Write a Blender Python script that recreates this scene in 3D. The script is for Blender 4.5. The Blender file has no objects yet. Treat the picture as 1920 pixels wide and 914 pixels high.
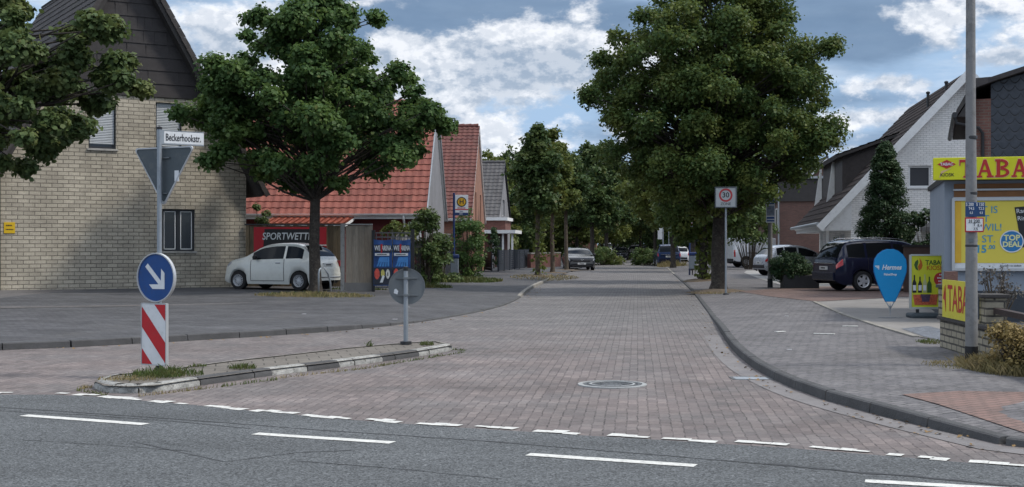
import bpy, bmesh, math, random
import numpy as np
from mathutils import Vector, Matrix
from mathutils.geometry import tessellate_polygon
R = math.radians
F = 2400.0; CX = 960.0; HY = 460.0; CH = 1.6      # focal length in px of a 1920 wide frame, horizon row, eye height
S = bpy.context.scene
COL = S.collection
# ------------------------------------------------------------------ camera
cam = bpy.data.cameras.new('camera'); co = bpy.data.objects.new('camera', cam); COL.objects.link(co)
co.location = (0, 0, CH); co.rotation_euler = (R(90), 0, 0)
cam.sensor_width = 36; cam.lens = 36 * F / 1920; cam.shift_y = 3 / 1920
cam.clip_start = 0.1; cam.clip_end = 3000
S.camera = co
S.view_settings.view_transform = 'Standard'; S.view_settings.look = 'None'
S.view_settings.exposure = 0.43; S.view_settings.gamma = 1; S.view_settings.use_curve_mapping = False
# ------------------------------------------------------------------ node helper
class NT:
    def __init__(s, tree): s.t = tree; s.n = tree.nodes; s.l = tree.links
    def node(s, typ, ins=None, **kw):
        nd = s.n.new(typ)
        for k, v in kw.items(): setattr(nd, k, v)
        for k, v in (ins or {}).items(): s.put(nd.inputs[k], v)
        return nd
    def put(s, sock, v):
        if isinstance(v, bpy.types.NodeSocket): s.l.new(v, sock)
        else: sock.default_value = v
    def m(s, op, a, b=0.0, c=0.0, clamp=False):
        nd = s.n.new('ShaderNodeMath'); nd.operation = op; nd.use_clamp = clamp
        s.put(nd.inputs[0], a); s.put(nd.inputs[1], b); s.put(nd.inputs[2], c)
        return nd.outputs[0]
    def mix(s, f, a, b, blend='MIX'):
        nd = s.n.new('ShaderNodeMix'); nd.data_type = 'RGBA'; nd.blend_type = blend
        s.put(nd.inputs[0], f)
        for i, v in ((6, a), (7, b)):
            if isinstance(v, (tuple, list)) and len(v) == 3: v = (*v, 1)
            s.put(nd.inputs[i], v)
        return nd.outputs[2]
    def noise(s, vec, scale, det=4, rough=.55, out=0, w=None, dist=0):
        nd = s.node('ShaderNodeTexNoise', {'Scale': scale, 'Detail': det, 'Roughness': rough, 'Distortion': dist})
        if vec is not None: s.l.new(vec, nd.inputs['Vector'])
        return nd.outputs[out]
    def ramp(s, v, lo, hi, a=0.0, b=1.0, smooth=True):
        nd = s.n.new('ShaderNodeMapRange'); nd.interpolation_type = 'SMOOTHSTEP' if smooth else 'LINEAR'
        s.put(nd.inputs[0], v); nd.inputs[1].default_value = lo; nd.inputs[2].default_value = hi
        nd.inputs[3].default_value = a; nd.inputs[4].default_value = b
        return nd.outputs[0]
    def mapping(s, vec, scale=(1, 1, 1), loc=(0, 0, 0), rot=(0, 0, 0)):
        return s.node('ShaderNodeMapping', {'Vector': vec, 'Scale': scale, 'Location': loc, 'Rotation': rot}).outputs[0]
# ------------------------------------------------------------------ sky with broken cloud, and a soft sun behind it
SUN_EL = 52; SUN_AZ = 97            # degrees clockwise from +Y (looking direction)
W = bpy.data.worlds.new('World'); S.world = W; W.use_nodes = True
nt = NT(W.node_tree); nt.n.clear()
sky = nt.node('ShaderNodeTexSky', sky_type='NISHITA', sun_disc=False, sun_elevation=R(SUN_EL), sun_rotation=R(SUN_AZ),
              air_density=1.0, dust_density=1.2, ozone_density=1.6)
tc = nt.node('ShaderNodeTexCoord').outputs['Generated']
sx = nt.node('ShaderNodeSeparateXYZ', {0: tc})
az = nt.m('ARCTAN2', sx.outputs[0], sx.outputs[1])
el = nt.m('ARCSINE', sx.outputs[2])
def pa(px): return math.atan((px - CX) / F)
def pe(py): return math.atan((HY - py) / F)
def blob(px, py, rx, ry, amp):
    a = nt.m('DIVIDE', nt.m('SUBTRACT', az, pa(px)), rx / F)
    b = nt.m('DIVIDE', nt.m('SUBTRACT', el, pe(py)), ry / F)
    r2 = nt.m('ADD', nt.m('MULTIPLY', a, a), nt.m('MULTIPLY', b, b))
    return nt.m('MULTIPLY', nt.m('EXPONENT', nt.m('MULTIPLY', r2, -1.0)), amp)
def total(lst):
    o = lst[0]
    for x in lst[1:]: o = nt.m('ADD', o, x)
    return o
def cloudvec(dv=0.0, sv=1.9, du=0.0):
    return nt.node('ShaderNodeCombineXYZ', {0: nt.m('ADD', az, du), 1: nt.m('MULTIPLY', nt.m('ADD', el, dv), sv), 2: 3.7}).outputs[0]
# bright heaped cloud
Bc = total([blob(440, 105, 150, 75, .33), blob(780, 95, 110, 38, .32), blob(900, 165, 170, 75, .36), blob(1050, 125, 110, 42, .34), blob(1190, 190, 120, 60, .2),
            blob(1715, 50, 55, 35, .30), blob(1585, 85, 110, 45, -.22), blob(1640, 168, 110, 22, .26), blob(1640, 232, 100, 22, .28), blob(1880, 135, 60, 18, .30),
            blob(1880, 20, 70, 30, .2), blob(960, 270, 120, 26, .22), blob(1470, 110, 90, 45, .15), blob(500, 215, 300, 60, .18)])
def dens(dv, du=0.0):
    n = nt.noise(cloudvec(dv, 1.7, du), 13, 10, .60)
    n2 = nt.noise(cloudvec(dv, 1.7, du), 60, 5, .6)
    return nt.m('ADD', nt.m('ADD', nt.m('SUBTRACT', nt.m('MULTIPLY', n, 1.35), .66), nt.m('MULTIPLY', nt.m('SUBTRACT', n2, .5), .16)), Bc)
d0 = dens(0.0); d1 = dens(0.016, .006)
cum = nt.ramp(d0, .05, .23)
lit = nt.ramp(nt.m('SUBTRACT', d1, d0), -.12, .07, 1.0, 0.0)
edge = nt.ramp(d0, .14, .42, 1.0, 0.0)
fa = nt.noise(cloudvec(0, 1.5), 42, 6, .62); fb = nt.noise(cloudvec(.0055, 1.5, .003), 42, 6, .62)
fine = nt.ramp(nt.m('SUBTRACT', fb, fa), -.10, .10, 1.0, 0.0)
litv = nt.m('ADD', nt.m('ADD', nt.m('MULTIPLY', lit, .55), nt.m('MULTIPLY', fine, .38)), nt.m('MULTIPLY', edge, .18), clamp=True)
ccol = nt.mix(litv, (.27, .34, .44), (.73, .75, .79))
# dark flat cloud
Bd = total([blob(880, 25, 300, 62, .5), blob(1600, 75, 150, 55, .5), blob(1880, 40, 90, 30, .30), blob(620, 30, 120, 40, .1),
            blob(1060, 90, 260, 40, .12), blob(1500, 10, 200, 40, .25), blob(1650, 195, 120, 16, .14), blob(1620, 270, 120, 22, .2)])
nd_ = nt.noise(cloudvec(.3, 3.2), 9, 7, .5)
dk = nt.ramp(nt.m('ADD', nt.m('SUBTRACT', nd_, .47), Bd), -.02, .3)
dcol = nt.mix(nt.noise(cloudvec(.1, 3), 22, 6, .55), (.10, .165, .27), (.19, .275, .40))
# thin veil over blue
vl = nt.ramp(nt.noise(cloudvec(.7, 4.5), 11, 8, .6), .42, .68, .25, .85)
blue = nt.mix(vl, (.25, .39, .58), (.46, .56, .69))
base = nt.mix(1.0, blue, blue)
c1 = nt.mix(nt.m('MULTIPLY', dk, .92), base, dcol)
c2 = nt.mix(nt.m('MULTIPLY', cum, .96), c1, ccol)
low = nt.ramp(el, -.01, .03)
# high up the physical sky shows between clouds, lower down the cloud deck does
hi = nt.ramp(el, .22, .5)
ngap = nt.ramp(nt.noise(tc, 3.0, 6), .42, .62)
skyc = nt.node('ShaderNodeVectorMath', {0: sky.outputs[0], 3: .10}, operation='SCALE').outputs[0]
top = nt.mix(ngap, skyc, (1.62, 1.70, 1.80))
full = nt.mix(hi, c2, top)
bg = nt.node('ShaderNodeBackground', {'Color': full, 'Strength': 1.0})
WSTR = bg
out = nt.node('ShaderNodeOutputWorld'); nt.l.new(bg.outputs[0], out.inputs[0])
sl = bpy.data.lights.new('sun', 'SUN'); sl.energy = 2.0; sl.angle = R(7); sl.color = (1, .94, .84)
so = bpy.data.objects.new('sun', sl); COL.objects.link(so)
sd = Vector((math.sin(R(SUN_AZ)) * math.cos(R(SUN_EL)), math.cos(R(SUN_AZ)) * math.cos(R(SUN_EL)), math.sin(R(SUN_EL))))
so.rotation_euler = sd.to_track_quat('Z', 'Y').to_euler(); so.location = (30, 10, 40)
S.cycles.max_bounces = 6; S.cycles.transparent_max_bounces = 6; S.cycles.use_denoising = True
# ------------------------------------------------------------------ materials
MC = {}
def new_mat(name):
    m = bpy.data.materials.new(name); m.use_nodes = True
    t = NT(m.node_tree); t.n.clear()
    b = t.node('ShaderNodeBsdfPrincipled'); o = t.node('ShaderNodeOutputMaterial'); t.l.new(b.outputs[0], o.inputs[0])
    t.b = b; t.o = o
    return m, t
def c4(c): return (*c, 1) if len(c) == 3 else c
def plain(name, col, rough=.6, var=.12, scale=3.0, metal=0.0, bump=0.0, bscale=40, spec=.4, coat=0.0, dirt=0.0, dirtcol=(.06, .055, .05)):
    """one paint or material with slight mottling, wear and bump"""
    if name in MC: return MC[name]
    m, t = new_mat(name)
    ob = t.node('ShaderNodeTexCoord').outputs['Object']
    n = t.noise(ob, scale, 6)
    k = t.ramp(n, .25, .75, 1 - var, 1 + var, False)
    c = t.node('ShaderNodeVectorMath', {0: col[:3], 3: k}, operation='SCALE').outputs[0]
    if dirt:
        dn = t.ramp(t.noise(ob, scale * 2.7, 8, .65), .48, .75, 0, dirt)
        c = t.mix(dn, c, dirtcol)
    t.put(t.b.inputs['Base Color'], c)
    t.put(t.b.inputs['Roughness'], t.ramp(t.noise(ob, scale * 5, 4), .3, .7, max(.02, rough - .07), min(1, rough + .07)))
    t.b.inputs['Metallic'].default_value = metal; t.b.inputs['Specular IOR Level'].default_value = spec
    t.b.inputs['Coat Weight'].default_value = coat; t.b.inputs['Coat Roughness'].default_value = .08
    if bump:
        bn = t.node('ShaderNodeBump', {'Height': t.noise(ob, bscale, 5, .6), 'Strength': bump, 'Distance': .02})
        t.put(t.b.inputs['Normal'], bn.outputs[0])
    MC[name] = m
    return m
def brick(name, c1, c2, mortar, bw, rh, ms=.012, off=.5, rot=0.0, var=.35, stain=.35, rough=.85, coord='UV', bump=.5, tint=None, tscale=.12, loc=(0, 0, 0), staincol=(.05, .05, .05), wob=1.2):
    if name in MC: return MC[name]
    m, t = new_mat(name)
    tcn = t.node('ShaderNodeTexCoord')
    raw = tcn.outputs[coord]
    v = t.mapping(raw, rot=(0, 0, rot), loc=loc)
    wn_ = t.noise(v, 2.2 if wob < 2 else 5.5, 4, .6, out=1)
    v = t.node('ShaderNodeVectorMath', {0: v, 1: t.node('ShaderNodeVectorMath', {0: t.node('ShaderNodeVectorMath', {0: wn_, 1: (.5, .5, .5)}, operation='SUBTRACT').outputs[0], 3: ms * wob}, operation='SCALE').outputs[0]}, operation='ADD').outputs[0]
    bt = t.node('ShaderNodeTexBrick', {'Vector': v, 'Color1': c4(c1), 'Color2': c4(c2), 'Mortar': c4(mortar), 'Scale': 1.0, 'Mortar Size': ms,
                                       'Mortar Smooth': .25, 'Bias': 0.0, 'Brick Width': bw, 'Row Height': rh}, offset=off, squash=1.0)
    mk = t.m('MULTIPLY', bt.outputs[1], t.ramp(t.noise(raw, 3.5 if wob < 2 else 9, 5, .65), .35, .6, 1.0, .75 if wob < 2 else .15))
    col = t.mix(mk, t.mix(.5, bt.outputs[0], c1) if False else t.node('ShaderNodeTexBrick', {'Vector': v, 'Color1': c4(c1), 'Color2': c4(c2), 'Mortar': c4(tuple((a + b_) / 2 for a, b_ in zip(c1, c2))), 'Scale': 1.0, 'Mortar Size': ms, 'Mortar Smooth': .25, 'Bias': 0.0, 'Brick Width': bw, 'Row Height': rh}, offset=off, squash=1.0).outputs[0], c4(mortar))
    if tint:
        tn = t.ramp(t.noise(raw, tscale, 5, .6), .42, .62)
        if wob > 5: tn = t.m('MULTIPLY', t.ramp(t.m('ADD', t.node('ShaderNodeSeparateXYZ', {0: raw}).outputs[1], t.m('MULTIPLY', t.noise(raw, .3, 4), 9)), 20, 34, 1.5, .1), t.ramp(t.noise(raw, .9, 5), .3, .6, .4, 1))
        col = t.mix(t.m('MULTIPLY', tn, .6), col, tint, 'MULTIPLY')
    f = t.ramp(t.noise(raw, 1.1, 7, .62), .3, .75, 1 + var * .5, 1 - var * .5, False)
    f2 = t.ramp(t.noise(raw, 26, 4, .6), .3, .7, 1 + var * .35, 1 - var * .35, False)
    if wob > 2: f = t.m('MULTIPLY', f, t.ramp(t.noise(t.mapping(raw, rot=(0, 0, rot), scale=(.06, .8, 1)), 1.0, 5, .6), .35, .65, .84, 1.10, False))
    if wob > 2: f2 = t.m('ADD', f2, t.m('MULTIPLY', t.ramp(t.noise(raw, 85, 3, .7), .60, .72), .55))
    col = t.node('ShaderNodeVectorMath', {0: col, 3: t.m('MULTIPLY', f, f2)}, operation='SCALE').outputs[0]
    if stain:
        sn = t.ramp(t.noise(t.mapping(raw, scale=(1, .35, 1)), .9, 8, .68), .5, .8, 0, stain)
        col = t.mix(sn, col, staincol)
    t.put(t.b.inputs['Base Color'], col)
    t.b.inputs['Roughness'].default_value = rough; t.b.inputs['Specular IOR Level'].default_value = .3
    h = t.m('ADD', t.m('MULTIPLY', t.m('SUBTRACT', 1.0, bt.outputs[1]), 1.0), t.m('MULTIPLY', t.noise(raw, 60, 4), .35))
    bn = t.node('ShaderNodeBump', {'Height': h, 'Strength': bump, 'Distance': .012})
    t.put(t.b.inputs['Normal'], bn.outputs[0])
    MC[name] = m
    return m
def tiles(name, c1, c2, cw=.3, rh=.36, rough=.75, moss=.0):
    """colour of roof tiles: each tile its own shade"""
    if name in MC: return MC[name]
    m, t = new_mat(name)
    uv = t.node('ShaderNodeTexCoord').outputs['UV']
    fl = t.node('ShaderNodeVectorMath', {0: t.node('ShaderNodeVectorMath', {0: uv, 1: (cw, rh, 1)}, operation='DIVIDE').outputs[0]}, operation='FLOOR').outputs[0]
    wn = t.node('ShaderNodeTexWhiteNoise', {0: fl}, noise_dimensions='3D').outputs[0]
    col = t.mix(wn, c1, c2)
    f = t.ramp(t.noise(uv, .9, 7, .6), .3, .75, 1.15, .8, False)
    col = t.node('ShaderNodeVectorMath', {0: col, 3: t.m('MULTIPLY', f, t.ramp(t.noise(uv, 14, 5), .3, .7, 1.12, .86, False))}, operation='SCALE').outputs[0]
    if moss: col = t.mix(t.ramp(t.noise(uv, 1.7, 8, .7), .5, .75, 0, moss), col, (.05, .055, .035))
    t.put(t.b.inputs['Base Color'], col); t.b.inputs['Roughness'].default_value = rough; t.b.inputs['Specular IOR Level'].default_value = .35
    t.put(t.b.inputs['Normal'], t.node('ShaderNodeBump', {'Height': t.noise(uv, 35, 4), 'Strength': .25, 'Distance': .01}).outputs[0])
    MC[name] = m
    return m
def foliage(name, c1, c2, tip, trans=.35, rough=.55, sc=1.0):
    if name in MC: return MC[name]
    m, t = new_mat(name)
    gi = t.node('ShaderNodeNewGeometry').outputs['Random Per Island']
    ob = t.node('ShaderNodeTexCoord').outputs['Object']
    col = t.mix(gi, c1, c2)
    col = t.mix(t.ramp(t.noise(ob, .8 * sc, 5, .6), .45, .72), col, tip)
    col = t.mix(t.ramp(gi, .93, 1.0, 0, .5), col, (.14, .11, .03))
    t.put(t.b.inputs['Base Color'], col); t.b.inputs['Roughness'].default_value = rough; t.b.inputs['Specular IOR Level'].default_value = .25
    tr = t.node('ShaderNodeBsdfTranslucent', {'Color': t.mix(.5, col, tip)})
    mx = t.node('ShaderNodeMixShader', {0: trans, 1: t.b.outputs[0], 2: tr.outputs[0]})
    t.l.new(mx.outputs[0], t.o.inputs[0])
    MC[name] = m
    return m
def glass(name, col=(.02, .025, .03), rough=.05, spec=.8):
    if name in MC: return MC[name]
    m, t = new_mat(name)
    t.b.inputs['Base Color'].default_value = c4(col); t.b.inputs['Roughness'].default_value = rough
    t.b.inputs['Specular IOR Level'].default_value = spec
    ob = t.node('ShaderNodeTexCoord').outputs['Object']
    t.put(t.b.inputs['Normal'], t.node('ShaderNodeBump', {'Height': t.noise(ob, 1.5, 2), 'Strength': .04, 'Distance': .05}).outputs[0])
    MC[name] = m
    return m
# ------------------------------------------------------------------ mesh builder
def tag(o, label=None, cat=None, group=None, kind=None):
    if label: o['label'] = label
    if cat: o['category'] = cat
    if group: o['group'] = group
    if kind: o['kind'] = kind
    return o
def thing(name, label, cat, loc=(0, 0, 0), rz=0, group=None):
    o = bpy.data.objects.new(name, None); COL.objects.link(o); o.location = loc; o.rotation_euler = (0, 0, rz)
    o.empty_display_size = .2
    return tag(o, label, cat, group)
class MB:
    def __init__(s): s.v = []; s.f = []; s.mi = []; s.uv = []; s.cur = 0
    def face(s, pts, uv=None):
        b = len(s.v); s.v += [tuple(p) for p in pts]; s.f.append(tuple(range(b, b + len(pts)))); s.mi.append(s.cur); s.uv.append(uv); return s
    def mesh(s, verts, faces, uv=None):
        b = len(s.v); s.v += [tuple(p) for p in verts]
        for i, f in enumerate(faces): s.f.append(tuple(b + k for k in f)); s.mi.append(s.cur); s.uv.append(uv[i] if uv else None)
        return s
    def box(s, x0, x1, y0, y1, z0, z1, M=None):
        P = [Vector((x, y, z)) for z in (z0, z1) for x, y in ((x0, y0), (x1, y0), (x1, y1), (x0, y1))]
        if M is not None: P = [M @ p for p in P]
        return s.mesh(P, [(0, 3, 2, 1), (4, 5, 6, 7), (0, 1, 5, 4), (1, 2, 6, 5), (2, 3, 7, 6), (3, 0, 4, 7)])
    def bar(s, a, b, w, d, up=Vector((0, 0, 1))):
        a = Vector(a); b = Vector(b); t = (b - a).normalized(); u = t.cross(up)
        if u.length < 1e-4: u = t.cross(Vector((0, 1, 0)))
        u.normalize(); q = u.cross(t)
        P = []
        for c in (a, b):
            for i, j in ((-1, -1), (1, -1), (1, 1), (-1, 1)): P.append(c + u * (w / 2 * i) + q * (d / 2 * j))
        return s.mesh(P, [(0, 1, 2, 3), (7, 6, 5, 4), (0, 4, 5, 1), (1, 5, 6, 2), (2, 6, 7, 3), (3, 7, 4, 0)])
    def tube(s, pts, rad, n=8, cap=True):
        pts = [Vector(p) for p in pts]
        if not isinstance(rad, (list, tuple)): rad = [rad] * len(pts)
        V = []; ref = None
        for i, p in enumerate(pts):
            t = (pts[min(i + 1, len(pts) - 1)] - pts[max(i - 1, 0)])
            t = t.normalized() if t.length > 1e-6 else Vector((0, 0, 1))
            if ref is None: ref = Vector((0, 0, 1)) if abs(t.z) < .9 else Vector((1, 0, 0))
            u = t.cross(ref).normalized(); w = t.cross(u)
            ref = u.cross(t) if False else ref
            for k in range(n):
                a = 2 * math.pi * k / n; V.append(p + (u * math.cos(a) + w * math.sin(a)) * rad[i])
        Fc = [(i * n + k, i * n + (k + 1) % n, (i + 1) * n + (k + 1) % n, (i + 1) * n + k) for i in range(len(pts) - 1) for k in range(n)]
        if cap: Fc += [tuple(range(n - 1, -1, -1)), tuple((len(pts) - 1) * n + k for k in range(n))]
        return s.mesh(V, Fc)
    def lathe(s, prof, n=24, M=None, closed=False, cap=True):
        """prof = (r, z) about local z"""
        V = []
        for r, z in prof:
            for k in range(n):
                a = 2 * math.pi * k / n; p = Vector((r * math.cos(a), r * math.sin(a), z)); V.append(M @ p if M is not None else p)
        m = len(prof)
        Fc = [(i * n + k, i * n + (k + 1) % n, ((i + 1) % m) * n + (k + 1) % n, ((i + 1) % m) * n + k) for i in range(m if closed else m - 1) for k in range(n)]
        if not closed and cap:
            if prof[0][0] > 1e-5: Fc.append(tuple(range(n - 1, -1, -1)))
            if prof[-1][0] > 1e-5: Fc.append(tuple((m - 1) * n + k for k in range(n)))
        return s.mesh(V, Fc)
    def prism(s, outline, y0, y1, M=None):
        """outline in (x,z), extruded along y; front at y0"""
        n = len(outline)
        area = sum(outline[i][0] * outline[(i + 1) % n][1] - outline[(i + 1) % n][0] * outline[i][1] for i in range(n))
        if area < 0: outline = outline[::-1]
        V = [Vector((x, y0, z)) for x, z in outline] + [Vector((x, y1, z)) for x, z in outline]
        if M is not None: V = [M @ p for p in V]
        return s.mesh(V, [tuple(range(n)), tuple(range(2 * n - 1, n - 1, -1))] + [(i, i + n, (i + 1) % n + n, (i + 1) % n) for i in range(n)])
    def flat(s, outline, y, M=None):
        n = len(outline)
        area = sum(outline[i][0] * outline[(i + 1) % n][1] - outline[(i + 1) % n][0] * outline[i][1] for i in range(n))
        if area < 0: outline = outline[::-1]
        V = [Vector((x, y, z)) for x, z in outline]
        if M is not None: V = [M @ p for p in V]
        return s.mesh(V, [tuple(range(n))])
    def ball(s, c, r, n=10, m=7):
        V = []; rx, ry, rz = (r, r, r) if not isinstance(r, (tuple, list)) else r
        for i in range(m + 1):
            ph = math.pi * i / m
            for k in range(n): th = 2 * math.pi * k / n; V.append((c[0] + rx * math.sin(ph) * math.cos(th), c[1] + ry * math.sin(ph) * math.sin(th), c[2] + rz * math.cos(ph)))
        return s.mesh(V, [(i * n + k, (i + 1) * n + k, (i + 1) * n + (k + 1) % n, i * n + (k + 1) % n) for i in range(m) for k in range(n)])
    def build(s, name, mats, parent=None, smooth=False, bevel=0, loc=None):
        me = bpy.data.meshes.new(name); me.from_pydata(s.v, [], s.f)
        if not isinstance(mats, (list, tuple)): mats = [mats]
        for m in mats: me.materials.append(m)
        me.polygons.foreach_set('material_index', s.mi)
        uvl = me.uv_layers.new(name='UVMap'); data = np.zeros((len(me.loops), 2), dtype=np.float32)
        Z = Vector((0, 0, 1))
        for p, u in zip(me.polygons, s.uv):
            if u is not None:
                for k, li in enumerate(p.loop_indices): data[li] = u[k]
                continue
            n = p.normal
            if abs(n.z) > .97: t = Vector((1, 0, 0)); b = Vector((0, 1, 0))
            else: t = Z.cross(n).normalized(); b = n.cross(t)
            for li in p.loop_indices:
                q = me.vertices[me.loops[li].vertex_index].co; data[li] = (q.dot(t), q.dot(b))
        uvl.data.foreach_set('uv', data.ravel())
        if smooth: me.polygons.foreach_set('use_smooth', [True] * len(me.polygons))
        me.update()
        o = bpy.data.objects.new(name, me); COL.objects.link(o)
        if parent: o.parent = parent
        if loc is not None: o.location = loc
        if bevel:
            md = o.modifiers.new('bevel', 'BEVEL'); md.width = bevel; md.segments = 2; md.limit_method = 'ANGLE'; md.angle_limit = R(40)
        if smooth and smooth != 'full':
            md = o.modifiers.new('split', 'EDGE_SPLIT'); md.split_angle = R(smooth if smooth is not True else 38)
        return o
def lettering(body, size, mat, parent, loc, name='lettering', rot=(R(90), 0, 0), sx=1.0, bold=0.0, shear=0.0, align='CENTER', depth=.0015, spacing=1.0):
    if body.startswith('~'):            # print too small to read: rows of dark or light strokes
        b = MB(); rg = random.Random(len(body)); x = -len(body) * size * .27; end = -x
        while x < end - size * .3:
            w = size * rg.uniform(.35, .7); b.box(x, min(end, x + w), -size * .3, size * .3, 0, depth); x += w + size * .18
        o = b.build('small_print', mat, parent, loc=loc); o.rotation_euler = rot; o.scale = (sx, 1, 1); o['kind'] = 'stuff'; return o
    cu = bpy.data.curves.new(name, 'FONT'); cu.body = body; cu.size = size; cu.align_x = align; cu.align_y = 'CENTER'
    cu.extrude = depth; cu.offset = bold; cu.shear = shear; cu.space_character = spacing; cu.resolution_u = 3
    tmp = bpy.data.objects.new('tmp', cu); COL.objects.link(tmp)
    dg = bpy.context.evaluated_depsgraph_get(); dg.update()
    me = bpy.data.meshes.new_from_object(tmp.evaluated_get(dg)); me.name = name
    bpy.data.objects.remove(tmp); bpy.data.curves.remove(cu)
    me.materials.clear(); me.materials.append(mat)
    o = bpy.data.objects.new(name, me); COL.objects.link(o); o.parent = parent; o.location = loc; o.rotation_euler = rot; o.scale = (sx, 1, 1)
    return o
# ------------------------------------------------------------------ photo-to-place measuring
def gp(px, py, z=0.0):
    Y = F * (CH - z) / (py - HY); return Vector(((px - CX) * Y / F, Y, z))
def at(px, py, Y): return Vector(((px - CX) * Y / F, Y, CH - (py - HY) * Y / F))
def sm(t): t = max(0, min(1, t)); return t * t * (3 - 2 * t)
KL = [(-60, 34), (-22, 21.5), (-14, 18.4), (-10.5, 18.2)] + [tuple(gp(*p)[:2]) for p in [(0, 656), (120, 652), (330, 640), (500, 630), (640, 620), (755, 608), (830, 597), (900, 584), (945, 572), (972, 558), (985, 547), (1000, 538), (1030, 525), (1055, 514), (1080, 506), (1095, 500)]] + [(9.0, 130), (22, 260)]
KR = [tuple(gp(*p)[:2]) for p in [(1249, 500), (1262, 512), (1290, 535), (1308, 553), (1320, 568), (1345, 600), (1362, 625), (1375, 645), (1400, 672), (1440, 700), (1500, 728), (1560, 750), (1640, 772), (1700, 787), (1760, 802), (1840, 820), (1920, 840)]]
KR = [(27.5, 260), (14.8, 130)] + KR + [(5.2, 9.3), (8, 7.6), (14, 4.8), (50, -10)]
def densify(P, step=.5, iters=2):
    for _ in range(iters):
        Q = [P[0]]
        for a, b in zip(P[:-1], P[1:]):
            Q += [(a[0] * .75 + b[0] * .25, a[1] * .75 + b[1] * .25), (a[0] * .25 + b[0] * .75, a[1] * .25 + b[1] * .75)]
        P = Q + [P[-1]]
    return P
KLd = densify(KL); KRd = densify(KR)
def pdist(x, y, P):
    best = 1e9
    for a, b in zip(P[:-1], P[1:]):
        dx, dy = b[0] - a[0], b[1] - a[1]; L2 = dx * dx + dy * dy or 1e-9
        t = max(0, min(1, ((x - a[0]) * dx + (y - a[1]) * dy) / L2)); ex, ey = a[0] + t * dx - x, a[1] + t * dy - y
        best = min(best, ex * ex + ey * ey)
    return math.sqrt(best)
def edgeL(y, x=0):
    if y < 23: return .10
    if y < 27: return .10 - .07 * sm((y - 23) / 4)
    if y < 38: return .03
    return .03 + .07 * sm((y - 38) / 3) if y < 60 else .08
def edgeR(y): return (.04 + .06 * sm((y - 9.0) / 3.5)) if y < 14 else .10 - .07 * sm((y - 22) / 8)
def zL(x, y):
    d = pdist(x, y, KLd); return edgeL(y) + (.10 - edgeL(y)) * sm(d / 1.2) + .14 * sm(d / 14)
def zR(x, y):
    d = pdist(x, y, KRd); return edgeR(y) + (.12 - edgeR(y)) * sm(d / 1.5)
def onL(px, py):
    z = .15
    for _ in range(6): p = gp(px, py, z); z = zL(p.x, p.y)
    return gp(px, py, z)
def onR(px, py):
    z = .12
    for _ in range(5): p = gp(px, py, z); z = zR(p.x, p.y)
    return gp(px, py, z)
# ================================================================== GROUND
random.seed(5)
def sheet(name, pts, mat, z=0.0, zf=None, kind='structure', cuts=0):
    tri = tessellate_polygon([[Vector((p[0], p[1], 0)) for p in pts]])
    V = [(p[0], p[1], (zf(p[0], p[1]) if zf else 0) + z) for p in pts]
    b = MB(); F2 = []
    for t in tri:
        a, c, d = (Vector(V[i]) for i in t)
        F2.append(t if (c - a).cross(d - a).z > 0 else (t[0], t[2], t[1]))
    b.mesh(V, F2); o = b.build(name, mat); tag(o, kind=kind); return o
PAV = brick('street_pavers', (.170, .163, .160), (.118, .114, .115), (.052, .050, .050), .2, .1, .0075, rot=R(-84.4), var=.5, stain=.35, bump=.6, wob=7, rough=.8,
            tint=(1.13, .98, .94), tscale=.16, staincol=(.125, .112, .115))
PAVL = brick('dark_forecourt_pavers', (.094, .094, .099), (.064, .065, .070), (.030, .031, .034), .2, .1, .009, rot=R(20), wob=4, var=.6, stain=.5, bump=.4, rough=.85, staincol=(.10, .095, .09))
PAVLB = brick('pale_forecourt_pavers', (.135, .128, .125), (.11, .105, .105), (.06, .06, .06), .2, .1, .006, rot=R(33), var=.4, stain=.3, bump=.4, rough=.85)
PAVR = brick('grey_footway_pavers', (.165, .158, .160), (.115, .111, .116), (.034, .034, .036), .2, .1, .012, rot=R(-30), wob=4, var=.5, stain=.3, bump=.6, rough=.85, staincol=(.07, .065, .06))
PAVRED = brick('red_footway_pavers', (.21, .135, .115), (.165, .115, .10), (.075, .06, .055), .2, .1, .009, rot=R(-30), var=.35, stain=.25, bump=.6, rough=.85)
CONC = plain('pale_concrete_paving', (.20, .19, .18), .85, .16, .8, bump=.3, dirt=.35, dirtcol=(.10, .09, .075))
def asphalt_mat():
    m, t = new_mat('asphalt')
    ob = t.node('ShaderNodeTexCoord').outputs['Object']
    vo = t.node('ShaderNodeTexVoronoi', {'Vector': ob, 'Scale': 75.0}); vo2 = t.node('ShaderNodeTexVoronoi', {'Vector': ob, 'Scale': 38.0})
    sp = t.m('ADD', t.ramp(vo.outputs['Color'], .15, .95, .45, 1.7, False), t.m('MULTIPLY', t.ramp(vo2.outputs['Color'], .80, .95), .7))
    big = t.ramp(t.noise(ob, .35, 6, .6), .3, .7, .86, 1.14, False)
    tr = t.mapping(ob, rot=(0, 0, R(24)), scale=(.12, 1.1, 1))
    lane = t.ramp(t.noise(tr, 1.3, 5, .55), .35, .65, .86, 1.12, False)
    col = t.node('ShaderNodeVectorMath', {0: (.090, .096, .100), 3: t.m('MULTIPLY', t.m('MULTIPLY', sp, big), lane)}, operation='SCALE').outputs[0]
    t.put(t.b.inputs['Base Color'], col); t.b.inputs['Roughness'].default_value = .82; t.b.inputs['Specular IOR Level'].default_value = .3
    t.put(t.b.inputs['Normal'], t.node('ShaderNodeBump', {'Height': vo.outputs['Distance'], 'Strength': .7, 'Distance': .008}).outputs[0])
    return m
ASP = asphalt_mat()
KERBM = plain('kerb_concrete', (.068, .068, .070), .85, .25, 2.5, bump=.5, dirt=.5, dirtcol=(.05, .05, .048))  # colour set dark to carry the shade on the right kerb's face
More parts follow.
